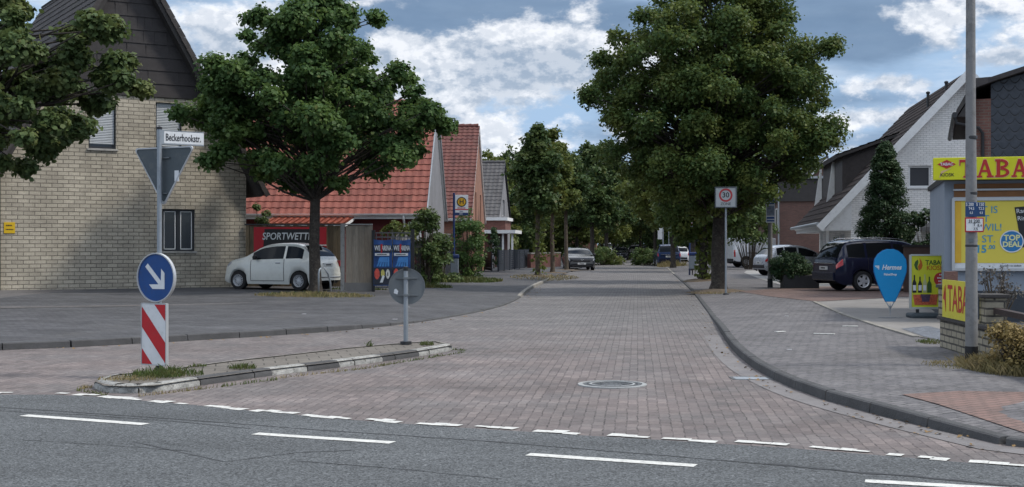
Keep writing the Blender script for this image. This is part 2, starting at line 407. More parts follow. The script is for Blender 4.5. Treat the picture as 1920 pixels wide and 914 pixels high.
KERBL = plain('pale_kerb_concrete', (.25, .235, .21), .85, .25, 3, bump=.5, dirt=.5, dirtcol=(.08, .075, .06))
KERBW = plain('worn_white_kerb_paint', (.31, .31, .295), .85, .45, 7, bump=1.0, dirt=1.0, dirtcol=(.10, .095, .085))
LINE = plain('road_marking_paint', (.60, .60, .57), .75, .12, 9, bump=.3, dirt=.75, dirtcol=(.2, .2, .19))
SEAM = plain('bitumen_joint', (.035, .036, .038), .7, .2, 6)
SOIL = plain('dry_soil', (.115, .088, .062), .95, .3, 4, bump=.8, dirt=.6, dirtcol=(.06, .05, .03))
GRB = plain('far_ground', (.055, .062, .035), .95, .3, .3, bump=.3)
b = MB(); b.face([(-900, -600, -.05), (900, -600, -.05), (900, 1800, -.05), (-900, 1800, -.05)]); tag(b.build('ground', GRB), kind='structure')
EDGE = [gp(*p) for p in [(0, 741), (100, 741), (180, 745), (265, 752), (360, 760), (450, 769), (550, 778), (655, 788), (750, 795), (860, 803), (960, 809), (1085, 817), (1220, 825), (1345, 833), (1475, 841), (1625, 853), (1780, 866), (1920, 878)]]
E2 = [Vector((-60, 33, 0)), Vector((-24, 20, 0)), Vector((-12, 15.6, 0))] + EDGE + [Vector((9, 5.9, 0)), Vector((16, 1.8, 0)), Vector((60, -24, 0))]
sheet('side_street', [(p.x, p.y) for p in E2] + [(60, 20), (60, 262), (-10, 262), (-60, 60)], PAV, 0.0)
sheet('main_road', [(p.x, p.y) for p in reversed(E2)] + [(-60, -60), (60, -60)], ASP, .004)
def strip_ground(name, K, zf, side, widths, mat):
    """pavement sheet from a kerb line outwards"""
    b = MB(); rows = []
    n = len(K)
    for i, (x, y) in enumerate(K):
        a = Vector(K[max(i - 1, 0)]); c = Vector(K[min(i + 1, n - 1)]); t = (c - a).normalized(); nn = Vector((-t.y, t.x)) * side
        far = FAR[name](i / (n - 1), x, y)
        row = [Vector((x, y))]
        for w in widths: row.append(Vector((x, y)) + nn * w)
        for f in (.15, .4, 1.0): row.append(Vector((row[len(widths)])).lerp(Vector(far), f))
        rows.append([(p.x, p.y, zf(p.x, p.y)) for p in row])
    m = len(rows[0]); V = [p for r in rows for p in r]
    Fc = []
    for i in range(n - 1):
        for j in range(m - 1):
            q = (i * m + j, i * m + j + 1, (i + 1) * m + j + 1, (i + 1) * m + j)
            a, c_, d = Vector(V[q[0]]), Vector(V[q[1]]), Vector(V[q[2]])
            Fc.append(q if (c_ - a).cross(d - a).z > 0 else q[::-1])
    b.mesh(V, Fc); o = b.build(name, mat); tag(o, kind='structure'); return o
KLs = densify(KL, iters=1); KRs = densify(KR, iters=1)
FAR = {'left_forecourt': lambda t, x, y: (-62, 44 + max(0, (y - 18)) * 1.05), 'right_footway': lambda t, x, y: (75, max(-8, y * .9))}
strip_ground('left_forecourt', KLs, zL, 1, (.4, 1.2), PAVL)
strip_ground('right_footway', KRs, zR, 1, (.4, 1.5), PAVR)
def kerb(name, K, edge, side, mats, pick, step=1.0, w=.09, y0=-99, y1=999):
    b = MB(); pts = [Vector(p) for p in K]; L = [0]
    for a, c in zip(pts[:-1], pts[1:]): L.append(L[-1] + (c - a).length)
    def at_s(s):
        for i in range(len(L) - 1):
            if L[i + 1] >= s: return pts[i].lerp(pts[i + 1], (s - L[i]) / max(1e-6, L[i + 1] - L[i]))
        return pts[-1]
    s = 0; k = 0
    while s < L[-1] - .1:
        e = min(s + step, L[-1]); p, q = at_s(s + .006), at_s(e - .006); s = e; k += 1
        if not (y0 < (p.y + q.y) / 2 < y1): continue
        t = (q - p).normalized(); n = Vector((-t.y, t.x)) * side
        zp, zq = edge(p.y) + .004, edge(q.y) + .004
        dz = random.uniform(-.003, .003)
        b.cur = pick(k, p)
        V = []
        for c, z in ((p, zp + dz), (q, zq + dz)):
            o_, i_ = c - n * w, c + n * .015
            V += [(o_.x - n.x * .015, o_.y - n.y * .015, -.03), (o_.x, o_.y, z - .012), (o_.x + n.x * .018, o_.y + n.y * .018, z), (i_.x, i_.y, z + .002), (i_.x, i_.y, -.03)]
        fc = [(0, 1, 6, 5), (1, 2, 7, 6), (2, 3, 8, 7), (3, 4, 9, 8), (4, 3, 2, 1, 0), (5, 6, 7, 8, 9)]
        if side < 0: fc = [f[::-1] for f in fc]
        b.mesh(V, [f[::-1] for f in fc])
    tag(b.build(name, mats), kind='structure')
kerb('left_kerb', KLd, edgeL, 1, [KERBM, KERBL], lambda k, p: 1 if p.y > 39 and p.y < 62 else 0, y1=130)
kerb('right_kerb', KRd, edgeR, 1, [KERBM, KERBL], lambda k, p: 1 if p.y > 70 else 0, y1=130)
# gutter course of smooth slabs on the right
b = MB(); prev = None
for i, (x, y) in enumerate(KRs):
    if not 9 < y < 24: continue
    a = Vector(KRs[i - 1]); c = Vector(KRs[i + 1]); t = (c - a).normalized(); n = Vector((-t.y, t.x))
    p = Vector((x, y)) - n * .145; q = Vector((x, y)) - n * .42
    if prev: b.face([(prev[0].x, prev[0].y, .005), (prev[1].x, prev[1].y, .005), (q.x, q.y, .005), (p.x, p.y, .005)])
    prev = (p, q)
o = b.build('gutter', plain('gutter_slabs', (.17, .16, .16), .8, .2, 1.6, bump=.3, dirt=.8, dirtcol=(.12, .105, .10))); tag(o, kind='structure')
def patch(name, px, mat, side, dz=.006, kind='structure'):
    P = [(onL if side == 'L' else onR if side == 'R' else gp)(*p) for p in px]
    zf = zL if side == 'L' else zR if side == 'R' else (lambda x, y: 0)
    return sheet(name, [(p.x, p.y) for p in P], mat, dz, zf, kind)
# pale strip of paving along the brick house
patch('house_paving', [(-60, 585), (0, 579), (200, 576), (430, 571), (560, 562), (640, 556), (700, 549), (700, 541), (640, 541), (420, 536), (0, 543), (-60, 546)], PAVLB, 'L', .008)
patch('concrete_yard', [(1527, 567), (1580, 590), (1645, 612), (1700, 628), (1762, 640), (1800, 640), (1900, 600), (1900, 560), (1700, 558)], CONC, 'R', .010)
patch('red_driveway', [(1385, 547), (1440, 556), (1530, 566), (1700, 557), (1900, 556), (1900, 536), (1500, 538)], brick('driveway_pavers', (.17, .115, .10), (.14, .10, .09), (.06, .055, .05), .2, .1, .008, rot=R(-10), stain=.3), 'R', .008)
patch('pale_parking_paving', [(1395, 512), (1425, 524), (1475, 538), (1560, 538), (1700, 520), (1550, 505), (1400, 508)], plain('pale_paving', (.28, .275, .265), .85, .15, .9, bump=.2, dirt=.3), 'R', .012)
patch('red_paving', [(1690, 741), (1760, 760), (1850, 790), (1925, 815), (2100, 870), (2100, 742), (1925, 737), (1800, 735)], PAVRED, 'R', .009)
patch('gravel_strip', [(1690, 618), (1735, 634), (1765, 640), (1775, 622), (1740, 613)], plain('blue_gravel', (.15, .165, .19), .9, .4, 9, bump=1.0, bscale=70, dirt=.5), 'R', .016, 'stuff')
# edging stone between footway and yard
b = MB(); E = [onR(*p) for p in [(1527, 567), (1580, 590), (1645, 612), (1718, 633)]]
for a, c in zip(E[:-1], E[1:]):
    n = int((c - a).length / .9) + 1
    for i in range(n): b.bar(a.lerp(c, i / n) , a.lerp(c, (i + .985) / n), .10, .05)
tag(b.build('edging_kerb', KERBL), kind='structure')
# parking tick marks on the footway
b = MB()
for (x0, y0, x1, y1) in [(1580, 613, 1608, 613), (1526, 627, 1565, 628), (1455, 624, 1471, 623)]:
    p, q = onR(x0, y0), onR(x1, y1); p.z += .012; q.z += .012; b.bar(p, q, .07, .01)
tag(b.build('footway_marking', LINE), kind='structure')
# ---- traffic island
ISF = [gp(*p) for p in [(176, 728), (196, 737), (240, 739), (290, 737), (385, 722), (500, 706), (600, 694), (700, 681), (790, 668), (852, 657)]]
ISB = [gp(*p) for p in [(176, 728), (205, 716), (270, 711), (330, 703), (420, 690), (560, 674), (640, 664), (760, 653), (822, 650), (852, 657)]]
iz = .085
core = [(p.x, p.y) for p in ISF] + [(p.x, p.y) for p in reversed(ISB[1:-1])]
ctr = Vector((sum(p[0] for p in core) / len(core), sum(p[1] for p in core) / len(core)))
V2 = []
sheet('island_surface', core, brick('island_slabs', (.165, .15, .13), (.14, .125, .11), (.05, .047, .04), .3, .3, .01, rot=R(-12), stain=.5, var=.4, staincol=(.06, .055, .035)), iz - .006)
b = MB(); b.cur = 0
ring = [Vector(p) for p in core]; ring.append(ring[0]); random.seed(2)
Ls = [0]
for a, c in zip(ring[:-1], ring[1:]): Ls.append(Ls[-1] + (c - a).length)
def rp(s):
    s = min(max(s, 0), Ls[-1] - 1e-4)
    for i in range(len(Ls) - 1):
        if Ls[i + 1] >= s: return ring[i].lerp(ring[i + 1], (s - Ls[i]) / max(1e-6, Ls[i + 1] - Ls[i]))
front_len = Ls[len(ISF) - 1]; s = 0; k = 0
while s < Ls[-1] - .05:
    st = .95 if s < front_len else 1.0
    e = min(s + st, Ls[-1]); sub = 3
    front = s < front_len
    for j in range(sub):
        p, q = rp(s + .008 + (e - s - .016) * j / sub), rp(s + .008 + (e - s - .016) * (j + 1) / sub)
        ppx = CX + F * (p.x + q.x) / (p.y + q.y)
        b.cur = (0 if ppx < 388 or 498 < ppx < 562 or 648 < ppx < 712 or ppx > 782 else 1) if front else (0 if ppx < 235 else 2)
        t = (q - p).normalized(); n = Vector((-t.y, t.x))
        top = iz + .006; ww = .16 if front else .09
        a0, a1 = p, q; m0, m1 = p + n * .045, q + n * .045; i0, i1 = p + n * ww, q + n * ww
        hz = .045 if front else .055
        V = [(a0.x, a0.y, -.02), (a1.x, a1.y, -.02), (a1.x, a1.y, hz), (a0.x, a0.y, hz), (m1.x, m1.y, top), (m0.x, m0.y, top), (i1.x, i1.y, top), (i0.x, i0.y, top)]
        b.mesh(V, [(0, 1, 2, 3), (3, 2, 4, 5), (5, 4, 6, 7)])
    s = e; k += 1
tag(b.build('island_kerb', [KERBW, KERBM, KERBL], smooth=50), kind='structure')
# ---- markings
random.seed(8); b = MB()
for (x0, y0, x1, y1) in [(-30, 738, 22, 738), (105, 739, 180, 743), (195, 744, 265, 751), (285, 753, 350, 759), (390, 762, 462, 769), (480, 770, 555, 777), (575, 779, 655, 787), (685, 788, 748, 794), (785, 795, 862, 800), (893, 800, 965, 806),
                         (1003, 809, 1087, 815), (1117, 816, 1217, 822), (1243, 824, 1345, 830), (1380, 830, 1475, 837), (1520, 839, 1627, 850), (1665, 853, 1780, 863), (1818, 866, 1930, 874)]:
    p, q = gp(x0, y0), gp(x1, y1); L = (q - p).length; n = max(3, int(L / .11)); t = (q - p).normalized(); m = Vector((-t.y, t.x, 0)); off = 0
    for i in range(n):
        if random.random() < .10: continue
        off = .35 * off + random.uniform(-.038, .038); wdt = random.uniform(.045, .095) * (1 if .5 < i < n - 1.5 else .75)
        a = p + t * (L * i / n + random.uniform(-.01, .005)) + m * off; c = p + t * (L * (i + 1) / n) + m * off
        b.face([(*(a - m * wdt).xy, .0085), (*(c - m * (wdt + random.uniform(-.02, .01))).xy, .0085), (*(c + m * wdt).xy, .0085), (*(a + m * wdt * random.uniform(.7, 1)).xy, .0085)])
tag(b.build('edge_line', LINE), kind='structure')
b = MB()
for (x0, y0, x1, y1) in [(45, 780.5, 273, 797.5), (478, 815, 736, 832), (990, 854, 1304, 875.5), (1622, 904, 1990, 925), (-420, 752, -180, 764)]:
    p, q = gp(x0, y0), gp(x1, y1); t = (q - p).normalized(); m = Vector((-t.y, t.x, 0)) * .062; n = 12
    up = [p + t * (q - p).length * i / n + m * random.uniform(.9, 1.06) for i in range(n + 1)]; dn = [p + t * (q - p).length * i / n - m * random.uniform(.9, 1.06) for i in range(n + 1)]
    for i in range(n): b.face([(*dn[i].xy, .0085), (*dn[i + 1].xy, .0085), (*up[i + 1].xy, .0085), (*up[i].xy, .0085)])
tag(b.build('centre_line', LINE), kind='structure')
def crack(name, px, w, mat, z=.0065, jit=.01):
    b = MB(); P = []
    for (x0, y0), (x1, y1) in zip(px[:-1], px[1:]):
        p, q = gp(x0, y0), gp(x1, y1); n = max(2, int((q - p).length / .15))
        for i in range(n): P.append(p.lerp(q, i / n) + Vector((random.uniform(-jit, jit), random.uniform(-jit, jit), 0)))
    P.append(gp(*px[-1]))
    for a, c in zip(P[:-1], P[1:]):
        t = (c - a).normalized(); m = Vector((-t.y, t.x, 0)) * w * random.uniform(.3, .7)
        b.face([(*(a - m).xy, z), (*(c - m).xy, z), (*(c + m).xy, z), (*(a + m).xy, z)])
    tag(b.build(name, mat), kind='structure')
crack('road_joint', [(-20, 764), (300, 785), (600, 808), (900, 828), (1250, 856), (1600, 886), (1960, 917)], .022, SEAM)
crack('road_joint', [(-20, 771), (150, 779), (330, 792), (470, 805)], .014, SEAM, z=.0068)
crack('road_joint', [(1440, 872), (1700, 895), (1900, 913)], .05, SEAM, z=.0072, jit=.02)
crack('road_crack', [(250, 830), (420, 868), (560, 850), (660, 846)], .012, SEAM, z=.0062)
crack('road_crack', [(560, 866), (760, 882), (940, 900)], .012, SEAM, z=.0062)
crack('road_crack', [(40, 826), (200, 836), (360, 848)], .010, SEAM, z=.0062)
# ---- manhole
root = thing('manhole_cover', 'round cast iron manhole cover with a pale ring in the paved street', 'manhole cover', gp(1148, 722))
IRON = plain('cast_iron', (.085, .09, .095), .55, .2, 9, .3, bump=.4); RIM = plain('manhole_concrete', (.33, .34, .34), .8, .2, 12, bump=.6, dirt=.6)
MB().lathe([(.395, .0), (.395, .012), (.345, .014), (.345, .003)], 40).build('frame_ring', RIM, root)
MB().lathe([(.33, .0), (.33, .011), (.29, .012), (.29, .003)], 40).build('rim', IRON, root)
b = MB().lathe([(.28, .0), (.28, .012), (.24, .013), (.235, .006), (0, .006)], 40); b.build('lid', IRON, root)
b = MB(); b.lathe([(.262, .011), (.262, .0165), (.236, .0165), (.236, .011)], 40, closed=True); b.build('lid_ring', RIM, root)
b = MB()
for k in range(14):
    a = k * math.pi / 7; b.box(.12, .2, -.012, .012, .004, .010, Matrix.Rotation(a, 4, 'Z'))
b.build('lid_ribs', IRON, root)
root = thing('drain_grate', 'flat metal water valve cover beside the right kerb', 'utility cover', gp(1408, 710)); MB().box(-.2, .2, -.14, .14, -.01, .007).build('cover', plain('galvanised_cover', (.30, .33, .36), .5, .2, 8, .4), root, bevel=.01); MB().box(-.24, .24, -.18, .18, -.01, .005).build('frame', IRON, root)
# ================================================================== BUILDINGS
def wall_panel(b, x0, x1, top, holes, y=0.0, zb=0.0, rec=.16, flip=False, rmi=None):
    """front wall at plane y (outside towards -y); top = list of (x,z); holes = (xa,xb,za,zb)"""
    def zt(x):
        for (a, za), (c, zc) in zip(top[:-1], top[1:]):
            if a - 1e-6 <= x <= c + 1e-6: return za + (zc - za) * (x - a) / max(1e-6, c - a)
        return top[-1][1]
    xs = sorted(set([x0, x1] + [p[0] for p in top if x0 < p[0] < x1] + [v for h in holes for v in h[:2]]))
    for a, c in zip(xs[:-1], xs[1:]):
        m = (a + c) / 2; hs = sorted([h for h in holes if h[0] < m < h[1]], key=lambda h: h[2]); z = zb
        for h in hs:
            b.face([(a, y, z), (c, y, z), (c, y, h[2]), (a, y, h[2])]); z = h[3]
        b.face([(a, y, z), (c, y, z), (c, y, zt(c)), (a, y, zt(a))])
    for xa, xb, za, zc in holes:
        r = y + rec
        b.face([(xa, y, za), (xb, y, za), (xb, r, za), (xa, r, za)]); b.face([(xa, r, zc), (xb, r, zc), (xb, y, zc), (xa, y, zc)])
        b.face([(xa, y, za), (xa, r, za), (xa, r, zc), (xa, y, zc)]); b.face([(xb, r, za), (xb, y, za), (xb, y, zc), (xb, r, zc)])
def window(root, xa, xb, za, zc, frame, pane, y=.12, M=None, mull=1, shutter=None, sill=None, fw=.06, bars=None, name='window', curtain=None, shut=1.0):
    b = MB(); T = M if M is not None else Matrix.Identity(4)
    b.box(xa + .002, xb - .002, y, y + .05, za + .002, za + fw, T); b.box(xa + .002, xb - .002, y, y + .05, zc - fw, zc - .002, T)
    b.box(xa + .002, xa + fw, y + .002, y + .048, za + fw, zc - fw, T); b.box(xb - fw, xb - .002, y + .002, y + .048, za + fw, zc - fw, T)
    for i in range(1, mull):
        xm = xa + (xb - xa) * i / mull; b.box(xm - fw * .6, xm + fw * .6, y - .002, y + .045, za + fw, zc - fw, T)
    w = b.build(name, frame, root)
    MB().box(xa + .01, xb - .01, y + .03, y + .04, za + .01, zc - .01, T).build('pane', pane, w)
    if bars:
        b = MB()
        for i in range(mull):
            a = xa + (xb - xa) * i / mull + fw + .01; c = xa + (xb - xa) * (i + 1) / mull - fw - .01
            for (p, q, r, s_) in ((a, a + .025, za + fw, zc - fw), (c - .025, c, za + fw, zc - fw), (a, c, za + fw, za + fw + .025), (a, c, zc - fw - .025, zc - fw)): b.box(p, q, y + .01, y + .027, r, s_, T)
        b.build('inner_frame', bars, w)
    if shutter:
        b = MB(); n = int((zc - za) * shut / .052); 
        for i in range(n):
            z1 = zc - .02 - i * .052; b.mesh([T @ Vector(p) for p in [(xa + fw * .6, y - .012, z1), (xb - fw * .6, y - .012, z1), (xb - fw * .6, y - .022, z1 - .022), (xa + fw * .6, y - .022, z1 - .022), (xb - fw * .6, y - .012, z1 - .046), (xa + fw * .6, y - .012, z1 - .046), (xb - fw * .6, y - .004, z1 - .051), (xa + fw * .6, y - .004, z1 - .051)]],
                                             [(0, 3, 2, 1), (3, 5, 4, 2), (5, 7, 6, 4)])
        b.build('roller_shutter', shutter, w)
    if sill: MB().box(xa - .05, xb + .05, -.05, y + .02, za - .05, za + .012, T).build('sill', sill, w, bevel=.006)
    return w
def tile_plane(b, O, U, V, W, L, cw=.30, rh=.36, amp=.028, lip=.022, tall=None):
    """pantiles laid on a plane: O lower left corner, U along eave, V up slope"""
    O = Vector(O); U = Vector(U).normalized(); V = Vector(V).normalized(); N = U.cross(V).normalized()
    if N.z < 0: N = -N
    nc = max(1, round(W / cw)); cw = W / nc; nr = max(1, round(L / rh)); rh = L / nr; k = 5
    for r in range(nr):
        verts = []; uvs = []
        for v, h in ((r * rh - .03 * 0, lip + .012), ((r + 1) * rh + .015, .002)):
            for i in range(nc * k + 1):
                u = i * cw / k; ph = (i % k) / k
                hh = h + amp * (.5 + .5 * math.cos(2 * math.pi * ph)); verts.append(O + U * u + V * v + N * hh); uvs.append((u, min(v, (r + .99) * rh)))
        for i in range(nc * k + 1):
            u = i * cw / k; verts.append(O + U * u + V * (r * rh) + N * (-.002)); uvs.append((u, r * rh + .01))
        n = nc * k + 1
        fc = []; fu = []
        for i in range(nc * k):
            cu = (min(i // k, nc - 1) + .5) * cw
            q = (i, i + 1, n + i + 1, n + i); fc.append(q); fu.append([(cu, uvs[j][1]) for j in q])
            q = (2 * n + i, 2 * n + i + 1, i + 1, i); fc.append(q); fu.append([(cu, uvs[j][1]) for j in q])
        # orientation
        a, c_, d = Vector(verts[fc[0][0]]), Vector(verts[fc[0][1]]), Vector(verts[fc[0][2]])
        if (c_ - a).cross(d - a).dot(N) < 0: fc = [f[::-1] for f in fc]; fu = [f[::-1] for f in fu]
        b.mesh(verts, fc, fu)
def slab(b, O, U, V, W, L, th=.12, lo=0.0):
    O = Vector(O); U = Vector(U).normalized(); V = Vector(V).normalized(); N = U.cross(V).normalized()
    if N.z < 0: N = -N
    P = [O, O + U * W, O + U * W + V * L, O + V * L]; P = [p - N * .004 for p in P]; Q = [p - N * th for p in P]
    V8 = Q + P
    fc = [(0, 3, 2, 1), (4, 5, 6, 7), (0, 1, 5, 4), (1, 2, 6, 5), (2, 3, 7, 6), (3, 0, 4, 7)]
    b.mesh(V8, fc)
WHITE = plain('white_trim_paint', (.74, .75, .75), .5, .06, 3, dirt=.25, dirtcol=(.3, .3, .28)); DARKF = plain('anthracite_frame', (.028, .03, .035), .4, .1)
SHUT = plain('grey_shutter', (.38, .41, .44), .5, .05, 2); SILL = plain('stone_sill', (.34, .33, .31), .7, .15, 4, dirt=.4)
GLS = glass('dark_glass'); GLC = glass('window_glass', (.06, .07, .08), .08)
ZINC = plain('zinc_gutter', (.36, .38, .40), .45, .1, 3, .5); DGUT = plain('dark_gutter', (.03, .03, .032), .4, .1, 3)
SOF = plain('dark_soffit_boards', (.04, .036, .035), .7, .15, 3)
# ---- brick house, left: local x along its gable wall, y into the house
LB = brick('cream_brick', (.46, .415, .335), (.35, .315, .255), (.15, .135, .112), .335, .124, .014, var=.5, stain=.5, bump=.7, staincol=(.13, .115, .09))
CLAD = plain('dark_clad_board', (.034, .030, .031), .7, .12, 2, bump=.15, dirt=.3, dirtcol=(.06, .055, .055))
DTILE = tiles('dark_concrete_tiles', (.040, .036, .036), (.062, .055, .054), .33, .34, moss=.5)
Lp = Vector((-15.42, 38.55, 0)); Cp = Vector((-8.88, 42.75, 0)); zg = .15
WH = (Cp - Lp).length; angH = math.atan2(Cp.y - Lp.y, Cp.x - Lp.x)
H = thing('brick_house', 'cream brick house with a dark clad steep gable and roller shutters, left of the street', 'house', (Lp.x, Lp.y, zg), angH)
MH = Matrix.Translation((Lp.x, Lp.y, zg)) @ Matrix.Rotation(angH, 4, 'Z'); MHi = MH.inverted()
def onwall(px, py, Mi, M, y=0.0):
    o_ = Mi @ Vector((0, 0, CH)); d = (Mi.to_3x3() @ Vector(((px - CX) / F, 1, -(py - HY) / F)))
    t = (y - o_.y) / d.y; p = o_ + d * t; return p.x, p.z
slope = 1.74; ez = 3.95; ax = WH / 2; apz = ez + ax * slope
def wr(x0, y0, x1, y1):
    a = onwall(x0, y0, MHi, MH); c = onwall(x1, y1, MHi, MH); return (a[0], c[0], c[1], a[1])
w1 = wr(166, 184, 218, 281); w2 = wr(292, 196, 341, 284); w3 = wr(304, 392, 366, 472)
w2 = (w2[0], w2[0] + (w1[1] - w1[0]), w1[2], w1[3])
b = MB()
b.cur = 0; zc = onwall(300, 180, MHi, MH)[1]
xl = (zc - ez) / slope
wall_panel(b, 0, WH, [(0, ez), (xl, zc), (WH - xl, zc), (WH, ez)], [w1, w2, w3], 0, -.3)
D = 11
b.face([(0, D, -.3), (0, 0, -.3), (0, 0, ez), (0, D, ez)]); b.face([(WH, 0, -.3), (WH, D, -.3), (WH, D, ez), (WH, 0, ez)]); b.face([(WH, D, -.3), (0, D, -.3), (0, D, ez), (ax, D, apz), (WH, D, ez)])
b.build('wall', LB, H)
# cladding boards, each lapping the one below
b = MB(); z = zc - .05; n = 0
random.seed(3)
while z < apz - .05:
    z1 = min(z + .42, apz - .02)
    xa, xb = (z - ez) / slope, WH - (z - ez) / slope; xc, xd = (z1 - ez) / slope, WH - (z1 - ez) / slope
    xc = min(xc, ax - .01); xd = max(xd, ax + .01)
    b.face([(xa, -.055, z), (xb, -.055, z), (xd, -.032, z1 + .02), (xc, -.032, z1 + .02)]); b.face([(xa, -.02, z), (xb, -.02, z), (xb, -.055, z), (xa, -.055, z)])
    for j in range(4):
        xj = xa + (xb - xa) * random.random(); 
        if xc < xj < xd: b.box(xj - .004, xj + .004, -.056, -.04, z + .02, z1)
    z = z1
b.build('gable_cladding', CLAD, H)
b = MB(); c = math.sqrt(1 + slope * slope); OV = .42; 
SL = (ax + .55) * c
pl = Vector((1, 0, slope)).normalized(); pr = Vector((-1, 0, slope)).normalized(); lift = .17
tile_plane(b, (-.55, -OV, ez - .55 * slope + lift), (0, 1, 0), pl, D + 2 * OV, SL, .33, .34)
tile_plane(b, (WH + .55, -OV, ez - .55 * slope + lift), (0, 1, 0), pr, D + 2 * OV, SL, .33, .34)
b.cur = 1
slab(b, (-.55, -OV + .01, ez - .55 * slope + lift), (0, 1, 0), pl, D + 2 * OV - .02, SL, .20); slab(b, (WH + .55, -OV + .01, ez - .55 * slope + lift), (0, 1, 0), pr, D + 2 * OV - .02, SL, .20)
rf = b.build('roof', [DTILE, SOF], H)
b = MB()
for sgn, x0 in ((1, -.6), (-1, WH + .6)):
    nn = int((ax + .6) * c / .34)
    for i in range(nn):
        s0 = i * .34 / c; z0 = ez + lift + (-.6 + s0) * slope
        p = Vector((x0 + sgn * s0, -OV - .03, z0 + .02)); q = Vector((x0 + sgn * (s0 + .36 / c), -OV - .03, z0 + .36 * slope / c - .01))
        b.bar(p, q, .06, .16, up=Vector((sgn * -slope, 0, 1)).normalized())
b.build('verge_tile', DTILE, rf)
window(H, *w1, DARKF, GLS, .10, shutter=SHUT, sill=SILL, fw=.09, shut=.9); window(H, *w2, DARKF, GLS, .10, shutter=SHUT, sill=SILL, fw=.09, shut=.9)
window(H, *w3, DARKF, glass('curtained_glass', (.028, .033, .04), .12), .08, mull=2, bars=WHITE, sill=SILL, fw=.07)
MB().tube([(-.06, -.08, -.1), (-.06, -.08, ez + .5)], .06, 10).build('downpipe', DGUT, H, smooth=True)
# lower wing to the left of the gable
b = MB(); b.box(-6, -.01, .5, 8, -.3, 3.4); b.build('side_wing', LB, H)
b = MB(); tile_plane(b, (-6, .2, 3.3), (1, 0, 0), (0, 1, .8), 5.4, 6, .33, .34); b.build('wing_roof', DTILE, H)
# yellow plate on the wall
xs = onwall(7, 417, MHi, MH); xe = onwall(28, 438, MHi, MH)
T = thing('wall_sign', 'small yellow notice plate on the far left of the cream brick wall', 'sign', MH @ Vector(((xs[0] + xe[0]) / 2, -.012, (xs[1] + xe[1]) / 2)), angH)
YEL = plain('yellow_sign_paint', (.62, .40, .01), .5, .06, 4); BLK = plain('black_paint', (.015, .015, .017), .5, .1)
hw = (xe[0] - xs[0]) / 2; hh = (xs[1] - xe[1]) / 2
MB().box(-hw, hw, -.01, .01, -hh, hh).build('plate', YEL, T, bevel=.004)
lettering('~~~~~~', .06, BLK, T, (0, -.013, .07)); lettering('~~~~~~~~', .05, BLK, T, (0, -.013, -.05))
# ---- generic houses at right angles to the street (direction 5.6 deg)
ST = R(-5.6)       # rotation that turns local +y onto the street direction
def gable_roof_y(H, x0, x1, y0, y1, ez, rz, mats, name='roof', ov=.3, ovy=.25, cw=.3, rh=.36, lift=.1, amp=.028):
    """ridge along local x, slopes to -y and +y"""
    b = MB(); ym = (y0 + y1) / 2; run = ym - y0; rise = rz - ez; sl_ = rise / run; L = math.hypot(run + ov, (run + ov) * sl_)
    v1 = Vector((0, 1, sl_)).normalized(); v2 = Vector((0, -1, sl_)).normalized()
    tile_plane(b, (x0 - ovy, y0 - ov, ez - ov * sl_ + lift), (1, 0, 0), v1, x1 - x0 + 2 * ovy, L, cw, rh, amp)
    tile_plane(b, (x0 - ovy, y1 + ov, ez - ov * sl_ + lift), (1, 0, 0), v2, x1 - x0 + 2 * ovy, L, cw, rh, amp)
    b.cur = 1
    slab(b, (x0 - ovy + .01, y0 - ov, ez - ov * sl_ + lift), (1, 0, 0), v1, x1 - x0 + 2 * ovy - .02, L, .14); slab(b, (x0 - ovy + .01, y1 + ov, ez - ov * sl_ + lift), (1, 0, 0), v2, x1 - x0 + 2 * ovy - .02, L, .14)
    b.cur = 0
    n = int((x1 - x0 + 2 * ovy) / .38)
    for i in range(n): xx = x0 - ovy + i * .38; b.tube([(xx, ym, rz + lift + .02), (xx + .39, ym, rz + lift + .035)], [.10, .12], 8)
    return b.build(name, mats, H)
def box_house(H, x0, x1, y0, y1, ez, rz, wm, holes_f=(), holes_r=(), holes_l=()):
    b = MB(); ym = (y0 + y1) / 2
    wall_panel(b, x0, x1, [(x0, ez), (x1, ez)], list(holes_f), y0, -.4)
    MR = Matrix.Translation((x1, y0, 0)) @ Matrix.Rotation(R(90), 4, 'Z')     # right gable
    t = MB(); wall_panel(t, 0, y1 - y0, [(0, ez), (ym - y0, rz), (y1 - y0, ez)], list(holes_r), 0, -.4)
    b.mesh([MR @ Vector(p) for p in t.v], t.f)
    ML = Matrix.Translation((x0, y1, 0)) @ Matrix.Rotation(R(-90), 4, 'Z')
    t = MB(); wall_panel(t, 0, y1 - y0, [(0, ez), (y1 - ym, rz), (y1 - y0, ez)], list(holes_l), 0, -.4)
    b.mesh([ML @ Vector(p) for p in t.v], t.f)
    b.face([(x1, y1, -.4), (x0, y1, -.4), (x0, y1, ez), (x1, y1, ez)])
    return b.build('wall', wm, H), MR, ML
def gutter(H, x0, x1, y, z, mat, down=(), parent=None, r=.07):
    b = MB(); n = 8; V = []
    for x in (x0, x1):
        for k in range(n + 1): a = math.pi + math.pi * k / n; V.append((x, y + r * math.cos(a), z + r * math.sin(a)))
        for k in range(n + 1): a = 2 * math.pi - math.pi * k / n; V.append((x, y + (r - .012) * math.cos(a), z + (r - .012) * math.sin(a)))
    m = 2 * (n + 1); b.mesh(V, [(k, (k + 1) % m, m + (k + 1) % m, m + k) for k in range(m)] + [tuple(range(m - 1, -1, -1)), tuple(range(m, 2 * m))])
    g = b.build('gutter', mat, H)
    for xd, zb in down: MB().tube([(xd, y, z - r), (xd, y, z - .2), (xd, y + .25, z - .45), (xd, y + .25, zb)], .045, 8).build('downpipe', mat, H, smooth=True)
    return g
